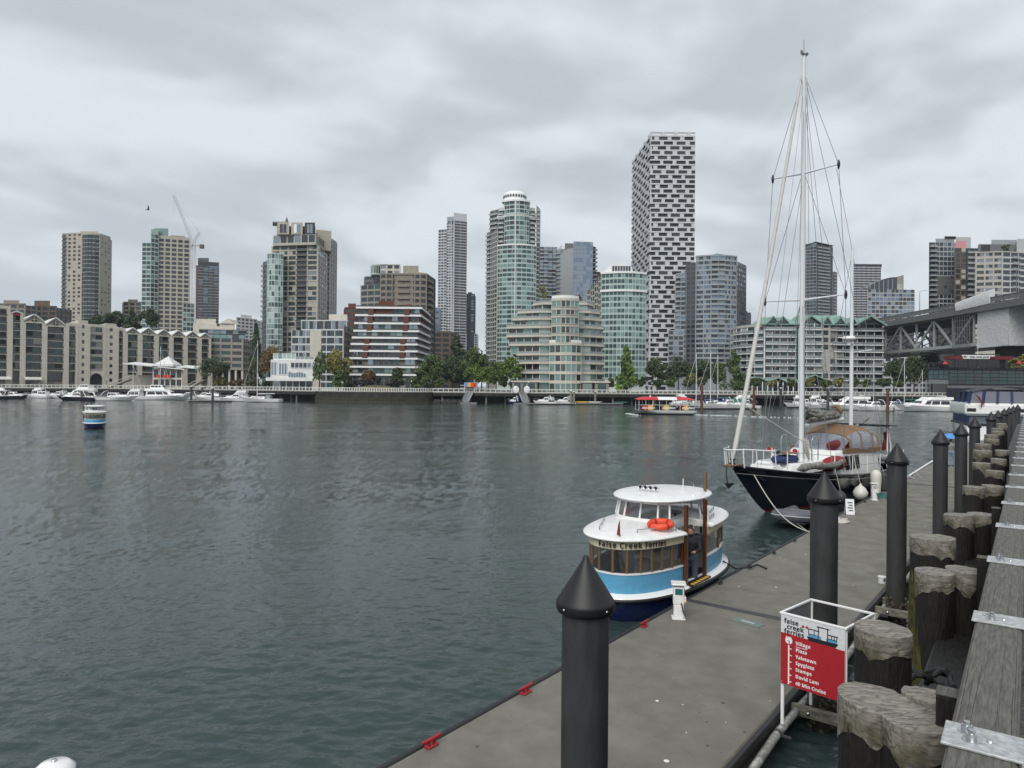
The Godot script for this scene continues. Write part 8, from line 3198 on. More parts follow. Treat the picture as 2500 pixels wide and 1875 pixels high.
# ---------------------------------------------------------------- dark blue ketch at the dock
func yacht() -> void:
	var e:=V(0.746, 0, -0.666)
	var l:=13.5
	var bowp:=V(8.8, 0, -28.5)
	var c:=bowp + e*l*0.5
	var b:=Basis(-e, Vector3.UP, (-e).cross(Vector3.UP))
	var y:=thing("sailing_yacht", "dark blue ketch with white deckhouse and two masts moored behind the ferry", "sailboat", Transform3D(b, c))
	var beam:=3.9
	var fb:=2.12
	var fs:=1.42
	var rows:=hull_rows(l, beam, fb, fs, 2.5, 0.1, 0.35)
	for i in rows.size():
		for j in rows[i].size():
			var t: float=(rows[i][j].x + l*0.5) / l
			rows[i][j].y -= 0.22*sin(PI*clampf(t, 0, 1))*i / 6.0
	var h:=MB.new()
	h.sheet(rows, true, true)
	obj("hull", h, "navy_dark", y)
	var lo:=[]
	for k in 4:
		var row:=[]
		for p in rows[0]:
			row.append(V(p.x - (0.35*(3 - k)*clampf(p.x / 6.0, 0, 1)), [-0.6, -0.3, 0.0, 0.102][k], p.z*[0.5, 0.82, 0.96, 1.003][k]))
		lo.append(row)
	var bt:=MB.new()
	bt.sheet(lo, true, true)
	obj("boot_stripe", bt, "red_boot", y)
	# sheer line, cap rail
	var stripe:=MB.new()
	var cap:=MB.new()
	var half: int=rows[0].size() / 2
	for side in 2:
		var a:=[]
		var g:=[]
		for i in half:
			var j: int=i if side == 0 else rows[0].size() - 1 - i
			var p: Vector3=rows[5][j]
			a.append(p + V(0, 0.03, 0.012*(1 if side == 0 else -1)))
			g.append(rows[6][j] + V(0, 0.02, 0))
		stripe.tube(a, 0.014, 5)
		cap.tube(g, 0.05, 6)
	obj("cove_line", stripe, "pale_grey", y)
	obj("cap_rail", cap, "navy_dark", y)
	var d:=MB.new()
	for i in half - 1:
		var n: int=rows[6].size()
		d.quad(rows[6][i] - V(0, 0.1, 0), rows[6][n - 1 - i] - V(0, 0.1, 0), rows[6][n - 2 - i] - V(0, 0.1, 0), rows[6][i + 1] - V(0, 0.1, 0))
	for i in d.n.size():
		d.n[i]=Vector3.UP
	obj("deck", d, "off_white", y)
	house(y, "cabin_trunk", -0.4, 3.6, 1.6, 2.05, 2.1, 0.0, 0.35, "gelcoat", false, 0.92)
	house(y, "deckhouse", -4.6, 0.2, 1.2, 2.42, 2.7, 0.1, 0.55, "gelcoat", false, 0.9)
	house(y, "foredeck_locker", 3.6, 4.6, 1.5, 2.0, 1.2, 0.1, 0.2, "gelcoat", false)
	for s in [-1.0, 1.0]:
		for i in 3:
			var m:=MB.new()
			m.bevel(V(-1.0 - i*0.55, 1.85, s*1.31), V(0.34, 0.62, 0.05), 0.012, Basis(V(1, 0, 0), -s*0.11))
			obj("window", m, "boat_glass", y)
		for i in 3:
			var m:=MB.new()
			m.lathe(Vector3.ZERO, [W(0.13, 0), W(0.13, 0.03), W(0.001, 0.032)],14)
			obj("porthole", m, "boat_glass", y, Transform3D(Basis(V(1, 0, 0), s*PI / 2), V(0.6 + i*0.9, 1.85, s*1.0)))
	# bow platform, pulpit and stanchions
	var plat:=MB.new()
	plat.bevel(V(6.6, 2.14, 0), V(1.0, 0.07, 0.44), 0.02)
	obj("bow_platform", plat, "teak", y)
	var pul:=MB.new()
	pul.tube([V(5.2, 2.7, -1.05), V(6.4, 2.78, -0.5), V(7.02, 2.78, -0.15), V(7.02, 2.78, 0.15), V(6.4, 2.78, 0.5), V(5.2, 2.7, 1.05)],0.028, 6)
	for q in [[6.98, 0.16],[6.55, 0.42],[6.0, 0.68],[5.2, 1.05]]:
		for s in [-1.0, 1.0]:
			pul.tube([V(q[0] - 0.12, 2.05, q[1]*s), V(q[0],2.77, q[1]*s)],0.026, 6)
	obj("pulpit", pul, "gelcoat", y)
	var life:=MB.new()
	for s in [-1.0, 1.0]:
		var top:=[]
		var mid:=[]
		for i in 8:
			var t:=lerpf(0.80, 0.04, i / 7.0)
			var x:=-l*0.5 + t*l
			var k:=clampf((t - 0.35) / 0.65, 0, 1)
			var z: float=s*(beam*0.5*(1.0 - pow(k, 2.2)) - 0.08)
			var sh:=lerpf(fs, fb, pow(t, 1.8)) - 0.22*sin(PI*t)
			top.append(V(x, sh + 0.85, z))
			mid.append(V(x, sh + 0.45, z))
			var st:=MB.new()
			st.tube([V(x, sh - 0.05, z), V(x, sh + 0.86, z)],0.022, 6)
			obj("stanchion", st, "gelcoat", y)
		life.tube(top, 0.009, 4)
		life.tube(mid, 0.009, 4)
	obj("lifeline", life, "wire", y)
	var an:=MB.new()
	an.tube([V(7.05, 2.12, 0), V(7.07, 1.75, 0), V(6.97, 1.42, 0)],0.03, 6)
	an.tri(V(7.22, 1.46, 0), V(6.86, 1.46, 0.26), V(6.9, 1.2, 0))
	an.tri(V(7.22, 1.46, 0), V(6.9, 1.2, 0), V(6.86, 1.46, -0.26))
	obj("anchor", an, "dark_grey", y)
	var mx:=0.78
	var mast:=MB.new()
	var prof:=[]
	for i in 12:
		var a:=TAU*i / 12.0
		prof.append(V(cos(a)*0.15, 0, sin(a)*0.105))
	var mr:=[]
	for q in [[1.3, 1.0],[9.0, 1.0],[15.0, 0.94],[19.9, 0.72],[20.5, 0.62]]:
		var row:=[]
		for p in prof:
			row.append(V(mx + p.x*q[1],q[0],p.z*q[1]))
		mr.append(row)
	mast.sheet(mr, true, true)
	mast.fan(mr[-1])
	obj("mast", mast, "mast_white", y)
	var track:=MB.new()
	track.box(V(mx - 0.16, 9.5, 0), V(0.04, 15.5, 0.03))
	track.box(V(mx - 0.02, 5.0, -0.115), V(0.04, 6.5, 0.02))
	obj("mast_track", track, "mid_grey", y)
	var zx:=-4.5
	var miz:=MB.new()
	miz.lathe(V(zx, 0, 0), [W(0.1, 1.2), W(0.095, 6.0), W(0.075, 11.8), W(0.05, 12.4), W(0.001, 12.45)],12)
	obj("mizzen_mast", miz, "mast_white", y)
	var head:=MB.new()
	head.box(V(mx, 20.55, 0), V(0.34, 0.08, 0.1))
	head.tube([V(mx, 20.50, 0), V(mx, 21.25, 0.02)],0.012, 5)
	head.box(V(mx + 0.16, 20.62, 0.04), V(0.08, 0.16, 0.08))
	head.box(V(mx - 0.14, 20.6, -0.06), V(0.1, 0.1, 0.1))
	obj("masthead_gear", head, "mid_grey", y)
	for q in [[15.1, 1.55],[9.3, 1.9]]:
		for s in [-1.0, 1.0]:
			var sp:=MB.new()
			sp.tube([V(mx, q[0],0.1*s), V(mx - 0.12, q[0] + 0.1, q[1]*s)],[0.05, 0.03],6)
			obj("spreader", sp, "mast_white", y)
			var bo:=MB.new()
			bo.lathe(V(mx - 0.12, q[0] + 0.1, q[1]*s), [W(0.03, -0.22), W(0.07, -0.05), W(0.06, 0.08), W(0.02, 0.2)],7)
			obj("spreader_boot", bo, "ink", y)
	# standing rigging, one wire each
	var hd:=V(mx, 19.7, 0)
	for s in [-1.0, 1.0]:
		var u:=V(mx - 0.12, 15.2, 1.55*s)
		var w:=V(mx - 0.12, 9.4, 1.9*s)
		var ch:=V(mx - 0.15, 1.6, 1.85*s)
		wire(y, [hd, u, w, ch], 0.013)
		wire(y, [V(mx, 15.0, 0.08*s), w], 0.012)
		wire(y, [V(mx, 9.2, 0.08*s), V(mx + 0.7, 1.6, 1.8*s)],0.013)
		wire(y, [V(mx, 9.2, 0.08*s), V(mx - 0.9, 1.6, 1.85*s)],0.013)
		wire(y, [V(mx - 0.05, 19.4, 0.05*s), V(-5.6, 1.7, 1.4*s)],0.011)
		wire(y, [V(zx, 12.2, 0), V(zx - 0.1, 7.2, 0.9*s), V(zx - 0.3, 1.6, 1.3*s)],0.011)
		wire(y, [V(zx, 9.0, 0), V(zx + 1.0, 1.8, 1.5*s)],0.01)
	wire(y, [V(mx + 0.05, 14.8, 0), V(4.4, 1.9, 0)],0.012)
	wire(y, [V(mx, 15.0, -1.5), V(zx, 12.3, 0)],0.009)
	wire(y, [V(mx + 0.1, 18.6, 0), V(5.2, 2.3, -0.4)],0.009)
	wire(y, [V(mx + 0.1, 17.9, -0.05), V(2.6, 2.2, -0.5)],0.009)
	wire(y, [V(mx + 0.1, 9.1, -0.05), V(2.2, 2.2, -0.9)],0.009)
	wire(y, [V(mx - 0.2, 18.4, 0), V(mx - 0.24, 3.6, 0.02)],0.01)
	wire(y, [V(mx - 0.1, 19.2, -0.1), V(mx - 0.3, 2.4, -0.3)],0.01)
	wire(y, [V(mx - 0.15, 18.9, 0), V(-3.2, 4.15, 0)],0.01)
	var fst:=[]
	var fr:=[]
	for i in 30:
		var t:=i / 29.0
		var p:=V(6.6, 2.35, 0).lerp(V(mx + 0.25, 19.5, 0), t)
		p -= V(0.12, 0, 0)*sin(PI*t)
		fst.append(p)
		fr.append((0.03 if i < 1 or i > 28 else lerpf(0.1, 0.06, t)*(1.0 + 0.05*sin(i*2.3))))
	var fs2:=MB.new()
	fs2.tube(fst, fr, 10)
	obj("furled_headsail", fs2, "sail_white", y)
	for i in range(2, 29, 2):
		var tb:=MB.new()
		var p: Vector3=fst[i]
		var q: Vector3=fst[mini(i + 1, 29)]
		var pts:=[]
		for k in 13:
			var a:=TAU*k / 12.0
			pts.append(p.lerp(q, k / 18.0) + V(cos(a)*(fr[i] + 0.004), 0, sin(a)*(fr[i] + 0.004)))
		tb.tube(pts, 0.008, 4, false)
		obj("sheet_wrap", tb, "rope_pale", y)
	var drum:=MB.new()
	drum.lathe(V(6.62, 2.2, 0), [W(0.12, 0), W(0.12, 0.03), W(0.05, 0.05), W(0.05, 0.14), W(0.12, 0.16), W(0.12, 0.19)],14)
	obj("furling_drum", drum, "ink", y)
	wire(y, [V(5.9, 4.6, 0), V(1.9, 2.6, -1.2)],0.02, "rope_pale")
	var boom:=MB.new()
	boom.tube([V(mx - 0.15, 3.55, 0), V(-3.5, 3.75, 0)],0.09, 8)
	obj("boom", boom, "mast_white", y)
	var nz:=FastNoiseLite.new()
	nz.seed=4
	nz.frequency=0.8
	for k in 9:
		var fold:=[]
		var fr3:=[]
		for i in 16:
			var t:=i / 15.0
			var up:=lerpf(0.62, 0.16, sqrt(t))*(k / 8.0)
			fold.append(V(mx - 0.32 - t*(3.75 - 0.12*(k % 3)), 3.72 + 0.2*t + up + 0.07*nz.get_noise_2d(t*9.0, k*7.0), 0.24*sin(k*2.3)*(1.0 - 0.5*t) + 0.16*nz.get_noise_2d(t*8.0 + 30.0, k*5.0)))
			fr3.append(0.03 if i in [0, 15] else 0.1 + 0.035*nz.get_noise_2d(t*14.0, k*3.0))
		var m:=MB.new()
		m.tube(fold, fr3, 8)
		obj("flaked_mainsail", m, "sail_grey", y)
	var lz:=MB.new()
	lz.tube([V(-2.9, 4.1, -0.22), V(-2.6, 4.4, -0.1), V(-2.9, 4.35, 0.2)],[0.08, 0.11, 0.08],7)
	obj("sail_bundle", lz, "canvas_tan", y)
	var bows:=[[-0.7, 2.4, 0.25, 1.2],[-1.5, 3.18, 1.0, 1.25],[-2.6, 3.5, 1.0, 1.32],[-3.9, 3.42, 1.0, 1.32],[-4.6, 3.2, 0.9, 1.3]]
	var shell:=[]
	for q in bows:
		var row:=[]
		for j in 11:
			var a:=PI*j / 10.0
			row.append(V(q[0],2.38 + (q[1] - 2.38)*pow(sin(a), 0.45), -cos(a)*q[3]))
		shell.append(row)
	var top:=MB.new()
	var r0:=[]
	for row in shell.slice(1):
		r0.append(row.slice(2, 9))
	top.sheet(r0)
	obj("dodger_top", top, "canvas_tan", y)
	for i in 3:
		for s in 2:
			var row0: Array=shell[i + 1].slice(0, 3) if s == 0 else shell[i + 1].slice(8, 11)
			var row1: Array=shell[i + 2].slice(0, 3) if s == 0 else shell[i + 2].slice(8, 11)
			var m:=MB.new()
			m.sheet([row0, row1])
			obj("clear_panel", m, "vinyl", y)
	var fr2:=MB.new()
	fr2.sheet([shell[0].slice(1, 10), shell[1].slice(1, 10)])
	obj("clear_windscreen", fr2, "vinyl", y)
	for i in range(1, 5):
		var m:=MB.new()
		m.tube(shell[i], 0.045, 6)
		obj("dodger_bow", m, "canvas_tan", y)
	for s in [-1.0, 1.0]:
		var m:=MB.new()
		m.beam(V(-0.7, 2.4, s*1.24), V(-4.7, 2.3, s*1.32), 0.05, 0.22)
		obj("dodger_skirt", m, "canvas_tan", y)
	# stern gear: arch with solar panel, ensign
	var ar:=MB.new()
	for s in [-1.0, 1.0]:
		ar.tube([V(-6.3, 1.3, s*1.2), V(-6.4, 2.4, s*1.2), V(-6.1, 3.35, s*1.15)],0.035, 6)
		ar.tube([V(-5.8, 1.3, s*1.25), V(-6.1, 3.35, s*1.15)],0.03, 6)
	ar.tube([V(-6.1, 3.35, -1.2), V(-6.1, 3.35, 1.2)],0.03, 6)
	obj("stern_arch", ar, "gelcoat", y)
	var so:=MB.new()
	so.bevel(V(-5.9, 3.42, 0), V(1.3, 0.05, 3.0), 0.01, Basis(V(0, 0, 1), 0.06))
	obj("solar_panel", so, "canvas_black", y)
	var en:=MB.new()
	var er:=[]
	for i in 6:
		var t:=i / 5.0
		er.append([V(-6.65 - 0.05*sin(t*6.0), 3.1 - t*0.95, -0.95 + 0.05*t), V(-6.6 - 0.1*sin(t*5.0 + 1.0), 3.0 - t*0.95, -0.72 - 0.05*sin(t*4.0))])
	en.sheet(er)
	obj("ensign", en, "red_canvas", y)
	var es:=MB.new()
	es.tube([V(-6.6, 1.5, -0.98), V(-6.66, 3.25, -0.96)],0.018, 5)
	obj("ensign_staff", es, "varnish", y)
	var ten:=MB.new()
	ten.tube([V(-7.6, 1.6, -1.0), V(-7.7, 1.62, 0.2), V(-7.6, 1.6, 1.0)],[0.16, 0.2, 0.16],8)
	obj("davit_float", ten, "pale_grey", y)
	var ra:=MB.new()
	ra.lathe(V(zx + 0.32, 7.7, 0), [W(0.1, -0.25), W(0.12, 0), W(0.3, 0.02), W(0.32, 0.12), W(0.26, 0.2), W(0.001, 0.22)],16)
	ra.box(V(zx + 0.15, 7.58, 0), V(0.45, 0.08, 0.16))
	obj("radar_dome", ra, "gelcoat", y)
	for s in [-1.0, 1.0]:
		var m:=MB.new()
		m.tube([V(zx, 7.1, 0), V(zx - 0.1, 7.2, 0.95*s)],0.03, 5)
		obj("mizzen_spreader", m, "mast_white", y)
	var mb2:=MB.new()
	mb2.tube([V(zx - 0.1, 3.2, 0), V(-6.6, 3.75, 0)],[0.12, 0.08],7)
	obj("mizzen_boom", mb2, "sail_grey", y)
	# hoops by the mast, vents
	for s in [-1.0, 1.0]:
		var m:=MB.new()
		m.tube([V(mx + 0.5, 2.0, 0.72*s), V(mx + 0.5, 2.95, 0.72*s), V(mx + 0.35, 3.1, 0.72*s), V(mx + 0.05, 3.1, 0.72*s), V(mx - 0.1, 2.95, 0.72*s), V(mx - 0.1, 2.0, 0.72*s)],0.025, 6)
		obj("mast_hoop", m, "steel", y)
		var v:=MB.new()
		v.tube([V(2.3, 2.0, 0.6*s), V(2.3, 2.35, 0.6*s), V(2.4, 2.5, 0.6*s), V(2.62, 2.52, 0.6*s)],[0.07, 0.07, 0.08, 0.12],10, false)
		obj("ventilator", v, "gelcoat", y)
		var vi:=MB.new()
		vi.lathe(Vector3.ZERO, [W(0.11, 0), W(0.001, -0.03)],10)
		obj("ventilator_throat", vi, "red_paint", y, Transform3D(Basis(V(0, 0, 1), -PI / 2), V(2.6, 2.52, 0.6*s)))
	var co:=MB.new()
	for i in 8:
		co.tube([V(mx + 0.1 + 0.05*sin(i), 3.0, -0.14 - 0.02*i), V(mx + 0.15, 2.3 - 0.05*i, -0.25 - 0.03*i), V(mx - 0.05 - 0.03*i, 2.9, -0.2)],0.018, 5)
	obj("halyard_coil", co, "rope_pale", y)
	var pt:=func(p: Vector3) -> Transform3D:
		return y.transform*T(p)
	var bag:=thing("canvas_bag", "blue sail bag under a tan cover on the ketch's foredeck", "bag", pt.call(V(3.0, 2.05, -0.35)))
	var bm:=MB.new()
	bm.bevel(V(0, 0.14, 0), V(1.3, 0.3, 0.7), 0.1)
	obj("bag", bm, "canvas_blue", bag)
	var tc:=MB.new()
	tc.sheet([[V(-0.6, 0.3, -0.3), V(-0.2, 0.42, -0.32), V(0.2, 0.36, -0.3), V(0.55, 0.44, -0.28)],[V(-0.62, 0.42, 0), V(-0.2, 0.52, 0), V(0.25, 0.46, 0), V(0.6, 0.54, 0)],[V(-0.6, 0.3, 0.3), V(-0.2, 0.4, 0.32), V(0.2, 0.34, 0.3), V(0.55, 0.42, 0.3)]])
	obj("cover", tc, "canvas_tan", bag)
	var red:=thing("covered_dinghy", "red canvas covered bundle on the ketch's side deck below the mast", "cover", pt.call(V(0.15, 1.5, -1.15)))
	var rm:=MB.new()
	rm.tube([V(-1.0, 0.3, 0), V(-0.8, 0.36, 0), V(-0.2, 0.4, 0), V(0.5, 0.36, 0), V(0.85, 0.22, 0)],[0.1, 0.3, 0.34, 0.3, 0.08],10)
	obj("cover", rm, "red_canvas", red)
	var kay:=thing("kayak", "dark red kayak lying on the ketch's deckhouse roof", "kayak", pt.call(V(-1.5, 2.46, -0.75)))
	var km:=MB.new()
	km.tube([V(-1.35, 0.22, 0), V(-1.0, 0.16, 0), V(0, 0.14, 0), V(1.0, 0.16, 0), V(1.35, 0.24, 0)],[0.03, 0.2, 0.28, 0.2, 0.03],10)
	obj("hull", km, "deep_red", kay)
	var ck:=MB.new()
	ck.lathe(V(0, 0.36, 0), [W(0.26, 0), W(0.2, 0.1), W(0.001, 0.08)],12)
	obj("cockpit", ck, "ink", kay)
	var roll:=thing("furled_sail", "grey brown rolled sail lashed along the ketch's near rail", "sail", pt.call(V(2.0, 1.95, -1.62)))
	var pts:=[]
	var rs:=[]
	for i in 12:
		var t:=i / 11.0
		pts.append(V(lerpf(2.4, -2.0, t), 0.06*sin(t*7.0) + 0.2*t*0.3, -0.18*sin(PI*t)))
		rs.append(0.05 if i in [0, 11] else 0.14 + 0.03*sin(i*1.9))
	var rl:=MB.new()
	rl.tube(pts, rs, 9)
	obj("roll", rl, "sail_grey", roll)
	for q in [[0.9, 0.32, "white round fender ball on a rope against the ketch's dark hull"], [2.2, 0.28, "dark round fender ball against the ketch's hull behind the sign pile"]]:
		var t:=(q[0] as float)
		var p:=V(t*1.6 - 1.9, 0.6, -2.12)
		var fd:=thing("fender", q[2],"fender", pt.call(p))
		var m:=MB.new()
		m.lathe(Vector3.ZERO, [W(0.001, -q[1]), W(q[1]*0.62, -q[1]*0.78), W(q[1]*0.95, -q[1]*0.3), W(q[1]*0.97, q[1]*0.2), W(q[1]*0.66, q[1]*0.75), W(q[1]*0.2, q[1]*1.12), W(0.03, q[1]*1.35)],20)
		obj("ball", m, "off_white" if q[1] > 0.3 else "dark_grey", fd)
		var r:=MB.new()
		r.tube([V(0, q[1]*1.3, 0), V(0, 1.35, 0.25)],0.012, 5)
		obj("lanyard", r, "rope_pale", fd)
	for i in 2:
		var fd:=thing("fender", ["black cylinder fender left of the white power pedestal", "navy cylinder fender with a white top right of the white power pedestal"][i], "fender", pt.call(V(-3.2 - i*1.7, 0.85, -2.08)))
		var m:=MB.new()
		m.lathe(Vector3.ZERO, [W(0.001, -0.45), W(0.16, -0.4), W(0.19, -0.3), W(0.19, 0.3), W(0.14, 0.42), W(0.03, 0.5)],14)
		obj("body", m, "dark_grey" if i == 0 else "canvas_blue", fd)
		if i == 1:
			var w:=MB.new()
			w.lathe(V(0, 0.3, 0), [W(0.195, 0), W(0.15, 0.13), W(0.03, 0.2)],14)
			obj("end", w, "off_white", fd)
		var r:=MB.new()
		r.tube([V(0, 0.48, 0), V(0, 0.75, 0.12)],0.012, 5)
		obj("lanyard", r, "rope_pale", fd)
	var m:=MB.new()
	var a: Vector3=y.transform*V(6.0, 1.75, -0.6)
	var z:=on(2002, 1306, DOCK_Y + 0.1)
	var line:=[]
	for i in 15:
		var t:=i / 14.0
		line.append(a.lerp(z, t) - V(0, 0.55*sin(PI*t), 0))
	m.tube(line, 0.02, 6)
	tag(obj("mooring_line", m, "rope_pale"), "pale mooring line sagging from the ketch's bow down to the dock", "rope")

func wire(y: Node3D, pts: Array, r: float, m:="wire") -> void:
	var mb:=MB.new()
	mb.tube(pts, r, 5)
	obj("wire" if m == "wire" else "rope", mb, m, y)

# ---------------------------------------------------------------- things standing on the dock
func cleat(p: Vector3, label: String, m: String, k: float) -> void:
	var o:=thing("cleat", label, "cleat", Transform3D(dock_basis(), p), "cleats along the dock edge")
	var b:=MB.new()
	b.bevel(V(0, 0.015, 0), V(0.2, 0.03, 0.1)*k, 0.01)
	obj("base", b, m, o)
	for x in [-0.05, 0.05]:
		var s:=MB.new()
		s.lathe(V(x*k, 0.02, 0), [W(0.032, 0), W(0.022, 0.03), W(0.024, 0.08)],10)
		obj("stem", s, m, o)
	var h:=MB.new()
	h.tube([V(-0.18, 0.108, 0)*k, V(-0.16, 0.102, 0)*k, V(-0.08, 0.095, 0)*k, V(0.08, 0.095, 0)*k, V(0.16, 0.102, 0)*k, V(0.18, 0.108, 0)*k], [0.012*k, 0.022*k, 0.028*k, 0.028*k, 0.022*k, 0.012*k], 10)
	obj("horn_bar", h, m, o)

func pedestal(p: Vector3, label: String, full: bool, turn: float) -> void:
	var o:=thing("power_pedestal", label, "power pedestal", Transform3D(dock_basis()*Basis(Vector3.UP, turn), p), "white power pedestals on the dock")
	var ba:=MB.new()
	ba.bevel(V(0, 0.012, 0), V(0.27, 0.024, 0.27), 0.005)
	obj("base_plate", ba, "white_paint", o)
	var st:=MB.new()
	st.bevel(V(0, 0.16, 0), V(0.2, 0.28, 0.2), 0.01)
	obj("stand", st, "white_paint", o)
	var bd2:=MB.new()
	bd2.bevel(V(0, 0.48, 0), V(0.2, 0.36, 0.22), 0.015)
	obj("cabinet", bd2, "white_paint", o)
	var tp:=MB.new()
	tp.bevel(V(0, 0.72, 0), V(0.3, 0.035, 0.3), 0.012)
	obj("top", tp, "white_paint", o)
	var lm:=MB.new()
	lm.box(V(0, 0.683, 0), V(0.17, 0.04, 0.17))
	obj("lens", lm, "pale_grey", o)
	for e in [[V(0.0, 0.57, 0.113), V(0.14, 0.12, 0.02)],[V(-0.103, 0.57, 0.0), V(0.02, 0.12, 0.15)]]:
		var w:=MB.new()
		w.bevel(e[0],e[1],0.005)
		obj("socket_cover", w, "teal_pane" if full else "pale_grey", o)
	var fl:=MB.new()
	fl.bevel(V(0.0, 0.4, 0.125), V(0.13, 0.12, 0.05), 0.01)
	obj("meter_flap", fl, "gelcoat", o)
	var lb:=MB.new()
	lb.bevel(V(-0.06, 0.38, 0.15), V(0.05, 0.05, 0.01), 0.002)
	obj("notice", lb, "yellow", o)
	var c:=MB.new()
	c.tube([V(-0.1, 0.34, 0.05), V(-0.16, 0.3, 0.06), V(-0.2, 0.2, 0.08), V(-0.27, 0.13, 0.12)],0.014, 6)
	obj("cable", c, "rope_black", o)

func dock_things() -> void:
	cleat(on(1054, 1822, DOCK_Y), "red cleat nearest the bottom edge of the picture", "cleat_red", 1.0)
	cleat(on(1284, 1692, DOCK_Y), "red cleat just left of the nearest black capped pile", "cleat_red", 1.0)
	cleat(on(1573, 1530, DOCK_Y), "red cleat between the ferry hull and the near power pedestal", "cleat_red", 0.95)
	cleat(on(1759, 1426, DOCK_Y), "small dark cleat at the ferry doorway's dock edge", "dark_grey", 0.8)
	cleat(on(1830, 1386, DOCK_Y), "dark cleat with the black ferry line made fast", "dark_grey", 0.9)
	cleat(on(1890, 1352, DOCK_Y), "dark cleat beyond the ferry's stern, left of the pale pile reflection", "dark_grey", 0.8)
	cleat(on(1940, 1322, DOCK_Y), "dark cleat left of the sign pile, near the dinghy", "dark_grey", 0.8)
	cleat(on(2086, 1239, DOCK_Y), "dark cleat right of the small folding sign", "dark_grey", 0.8)
	cleat(on(2112, 1226, DOCK_Y), "dark cleat left of the far power pedestal", "dark_grey", 0.8)
	pedestal(on(1656, 1509, DOCK_Y), "white power pedestal with teal sockets in front of the ferry", true, 0.5)
	pedestal(on(2134, 1221, DOCK_Y), "white power pedestal with a yellow notice beside the ketch", false, 0.5)
	var hp:=thing("hatch_cover", "small grey green access plate set in the dock surface", "hatch", Transform3D(dock_basis()*Basis(Vector3.UP, 1.35), on(1826, 1520, DOCK_Y)))
	var m:=MB.new()
	m.bevel(V(0, 0.006, 0), V(0.62, 0.014, 0.26), 0.004)
	obj("plate", m, "hatch_green", hp)
	m=MB.new()
	m.bevel(V(0, 0.016, 0), V(0.3, 0.008, 0.05), 0.002)
	obj("lift_bar", m, "pale_grey", hp)
	# folding sign, coil of rope, hose, outboard cover, bollard light
	var af:=thing("folding_sign", "small white folding notice standing on the dock edge by the ketch", "sign", Transform3D(dock_basis()*Basis(Vector3.UP, -1.2), on(2074, 1255, DOCK_Y)))
	for s in [-1.0, 1.0]:
		m=MB.new()
		m.bevel(Vector3.ZERO, V(0.3, 0.6, 0.02), 0.004)
		obj("board", m, "sign_white", af, Transform3D(Basis(V(1, 0, 0), -0.35*s), V(0, 0.29, 0.11*s)))
		for k in 4:
			m=MB.new()
			m.box(V(0.02*(k % 2), 0.16 - k*0.1, s*0.013), V(0.18 - 0.04*(k % 2), 0.045, 0.003))
			obj("print", m, "ink", af, Transform3D(Basis(V(1, 0, 0), -0.35*s), V(0, 0.29, 0.11*s)))
	coil(on(2056, 1275, DOCK_Y), 0.24, "rope_pale", "pale coil of rope on the dock behind the sign pile", 5)
	coil(on(2157, 1214, DOCK_Y), 0.34, "canvas_teal", "green hose coiled beside the far power pedestal", 6)
	coil(on(2185, 1203, DOCK_Y), 0.2, "rope_pale", "pale rope heap half hidden by the rusty black capped pile", 4)
	var oc:=thing("covered_winch", "white rounded cover standing on the dock edge behind the far power pedestal", "cover", T(on(2138, 1207, DOCK_Y)))
	m=MB.new()
	m.lathe(Vector3.ZERO, [W(0.2, 0), W(0.21, 0.3), W(0.24, 0.75), W(0.22, 1.0), W(0.1, 1.1), W(0.001, 1.12)],16)
	obj("cover", m, "off_white", oc)
	var bx:=thing("dock_light", "small white cap light at the dock's outer edge", "light", T(on(2153, 1423, DOCK_Y)))
	m=MB.new()
	m.lathe(Vector3.ZERO, [W(0.085, 0), W(0.085, 0.13), W(0.095, 0.14), W(0.095, 0.17), W(0.001, 0.18)],16)
	obj("body", m, "white_paint", bx)
	m=MB.new()
	m.bevel(V(0.02, 0.09, 0.08), V(0.05, 0.06, 0.02), 0.004)
	obj("lens", m, "teal_pane", bx)
	var a:=on(2218, 1162, DOCK_Y + 0.15)
	var c:=on(2282, 1122, DOCK_Y + 0.9)
	var gp:=thing("boarding_pole", "white pole propped on a small stand across the far float", "pole")
	m=MB.new()
	m.tube([a, c], 0.045, 8)
	obj("pole", m, "gelcoat", gp)
	for q in [a, a.lerp(c, 0.25)]:
		m=MB.new()
		m.beam(V(q.x - 0.3, DOCK_Y, q.z), q, 0.06, 0.06)
		m.beam(V(q.x + 0.3, DOCK_Y, q.z), q, 0.06, 0.06)
		obj("stand", m, "pale_grey", gp)
	var dp:=on(1957, 1280, 0.0)
	var dg:=thing("inflatable_dinghy", "dark grey inflatable dinghy tied between the ketch's bow and the dock", "dinghy", Transform3D(Basis(-dd, Vector3.UP, (-dd).cross(Vector3.UP)), dp))
	var ring2:=[]
	var rr:=[]
	for i in 21:
		var t:=i / 20.0
		var ang:=lerpf(-PI*0.5, PI*0.5, clampf((t - 0.35) / 0.3, 0, 1))
		var x:=1.0 + 0.75*cos(ang) if t > 0.35 and t < 0.65 else (lerpf(-1.5, 1.0, t / 0.35) if t <= 0.35 else lerpf(1.0, -1.5, (t - 0.65) / 0.35))
		var z:=0.6*sin(ang) if t > 0.35 and t < 0.65 else (-0.6 if t <= 0.35 else 0.6)
		ring2.append(V(x, 0.32 + 0.14*clampf(x, 0, 2), z))
		rr.append(0.08 if i in [0, 20] else 0.21)
	m=MB.new()
	m.tube(ring2, rr, 12)
	obj("tube", m, "hypalon", dg)
	for e in [[0.02, "pale_grey"], [-0.13, "canvas_black"]]:
		var st:=[]
		for q in ring2:
			var out:=V(q.x*0.25 if q.x > 1.0 else 0.0, 0, q.z).normalized()
			st.append(q + out*0.205 + V(0, e[0],0))
		m=MB.new()
		m.tube(st, 0.025, 6)
		obj("rubbing_strip", m, e[1],dg)
	m=MB.new()
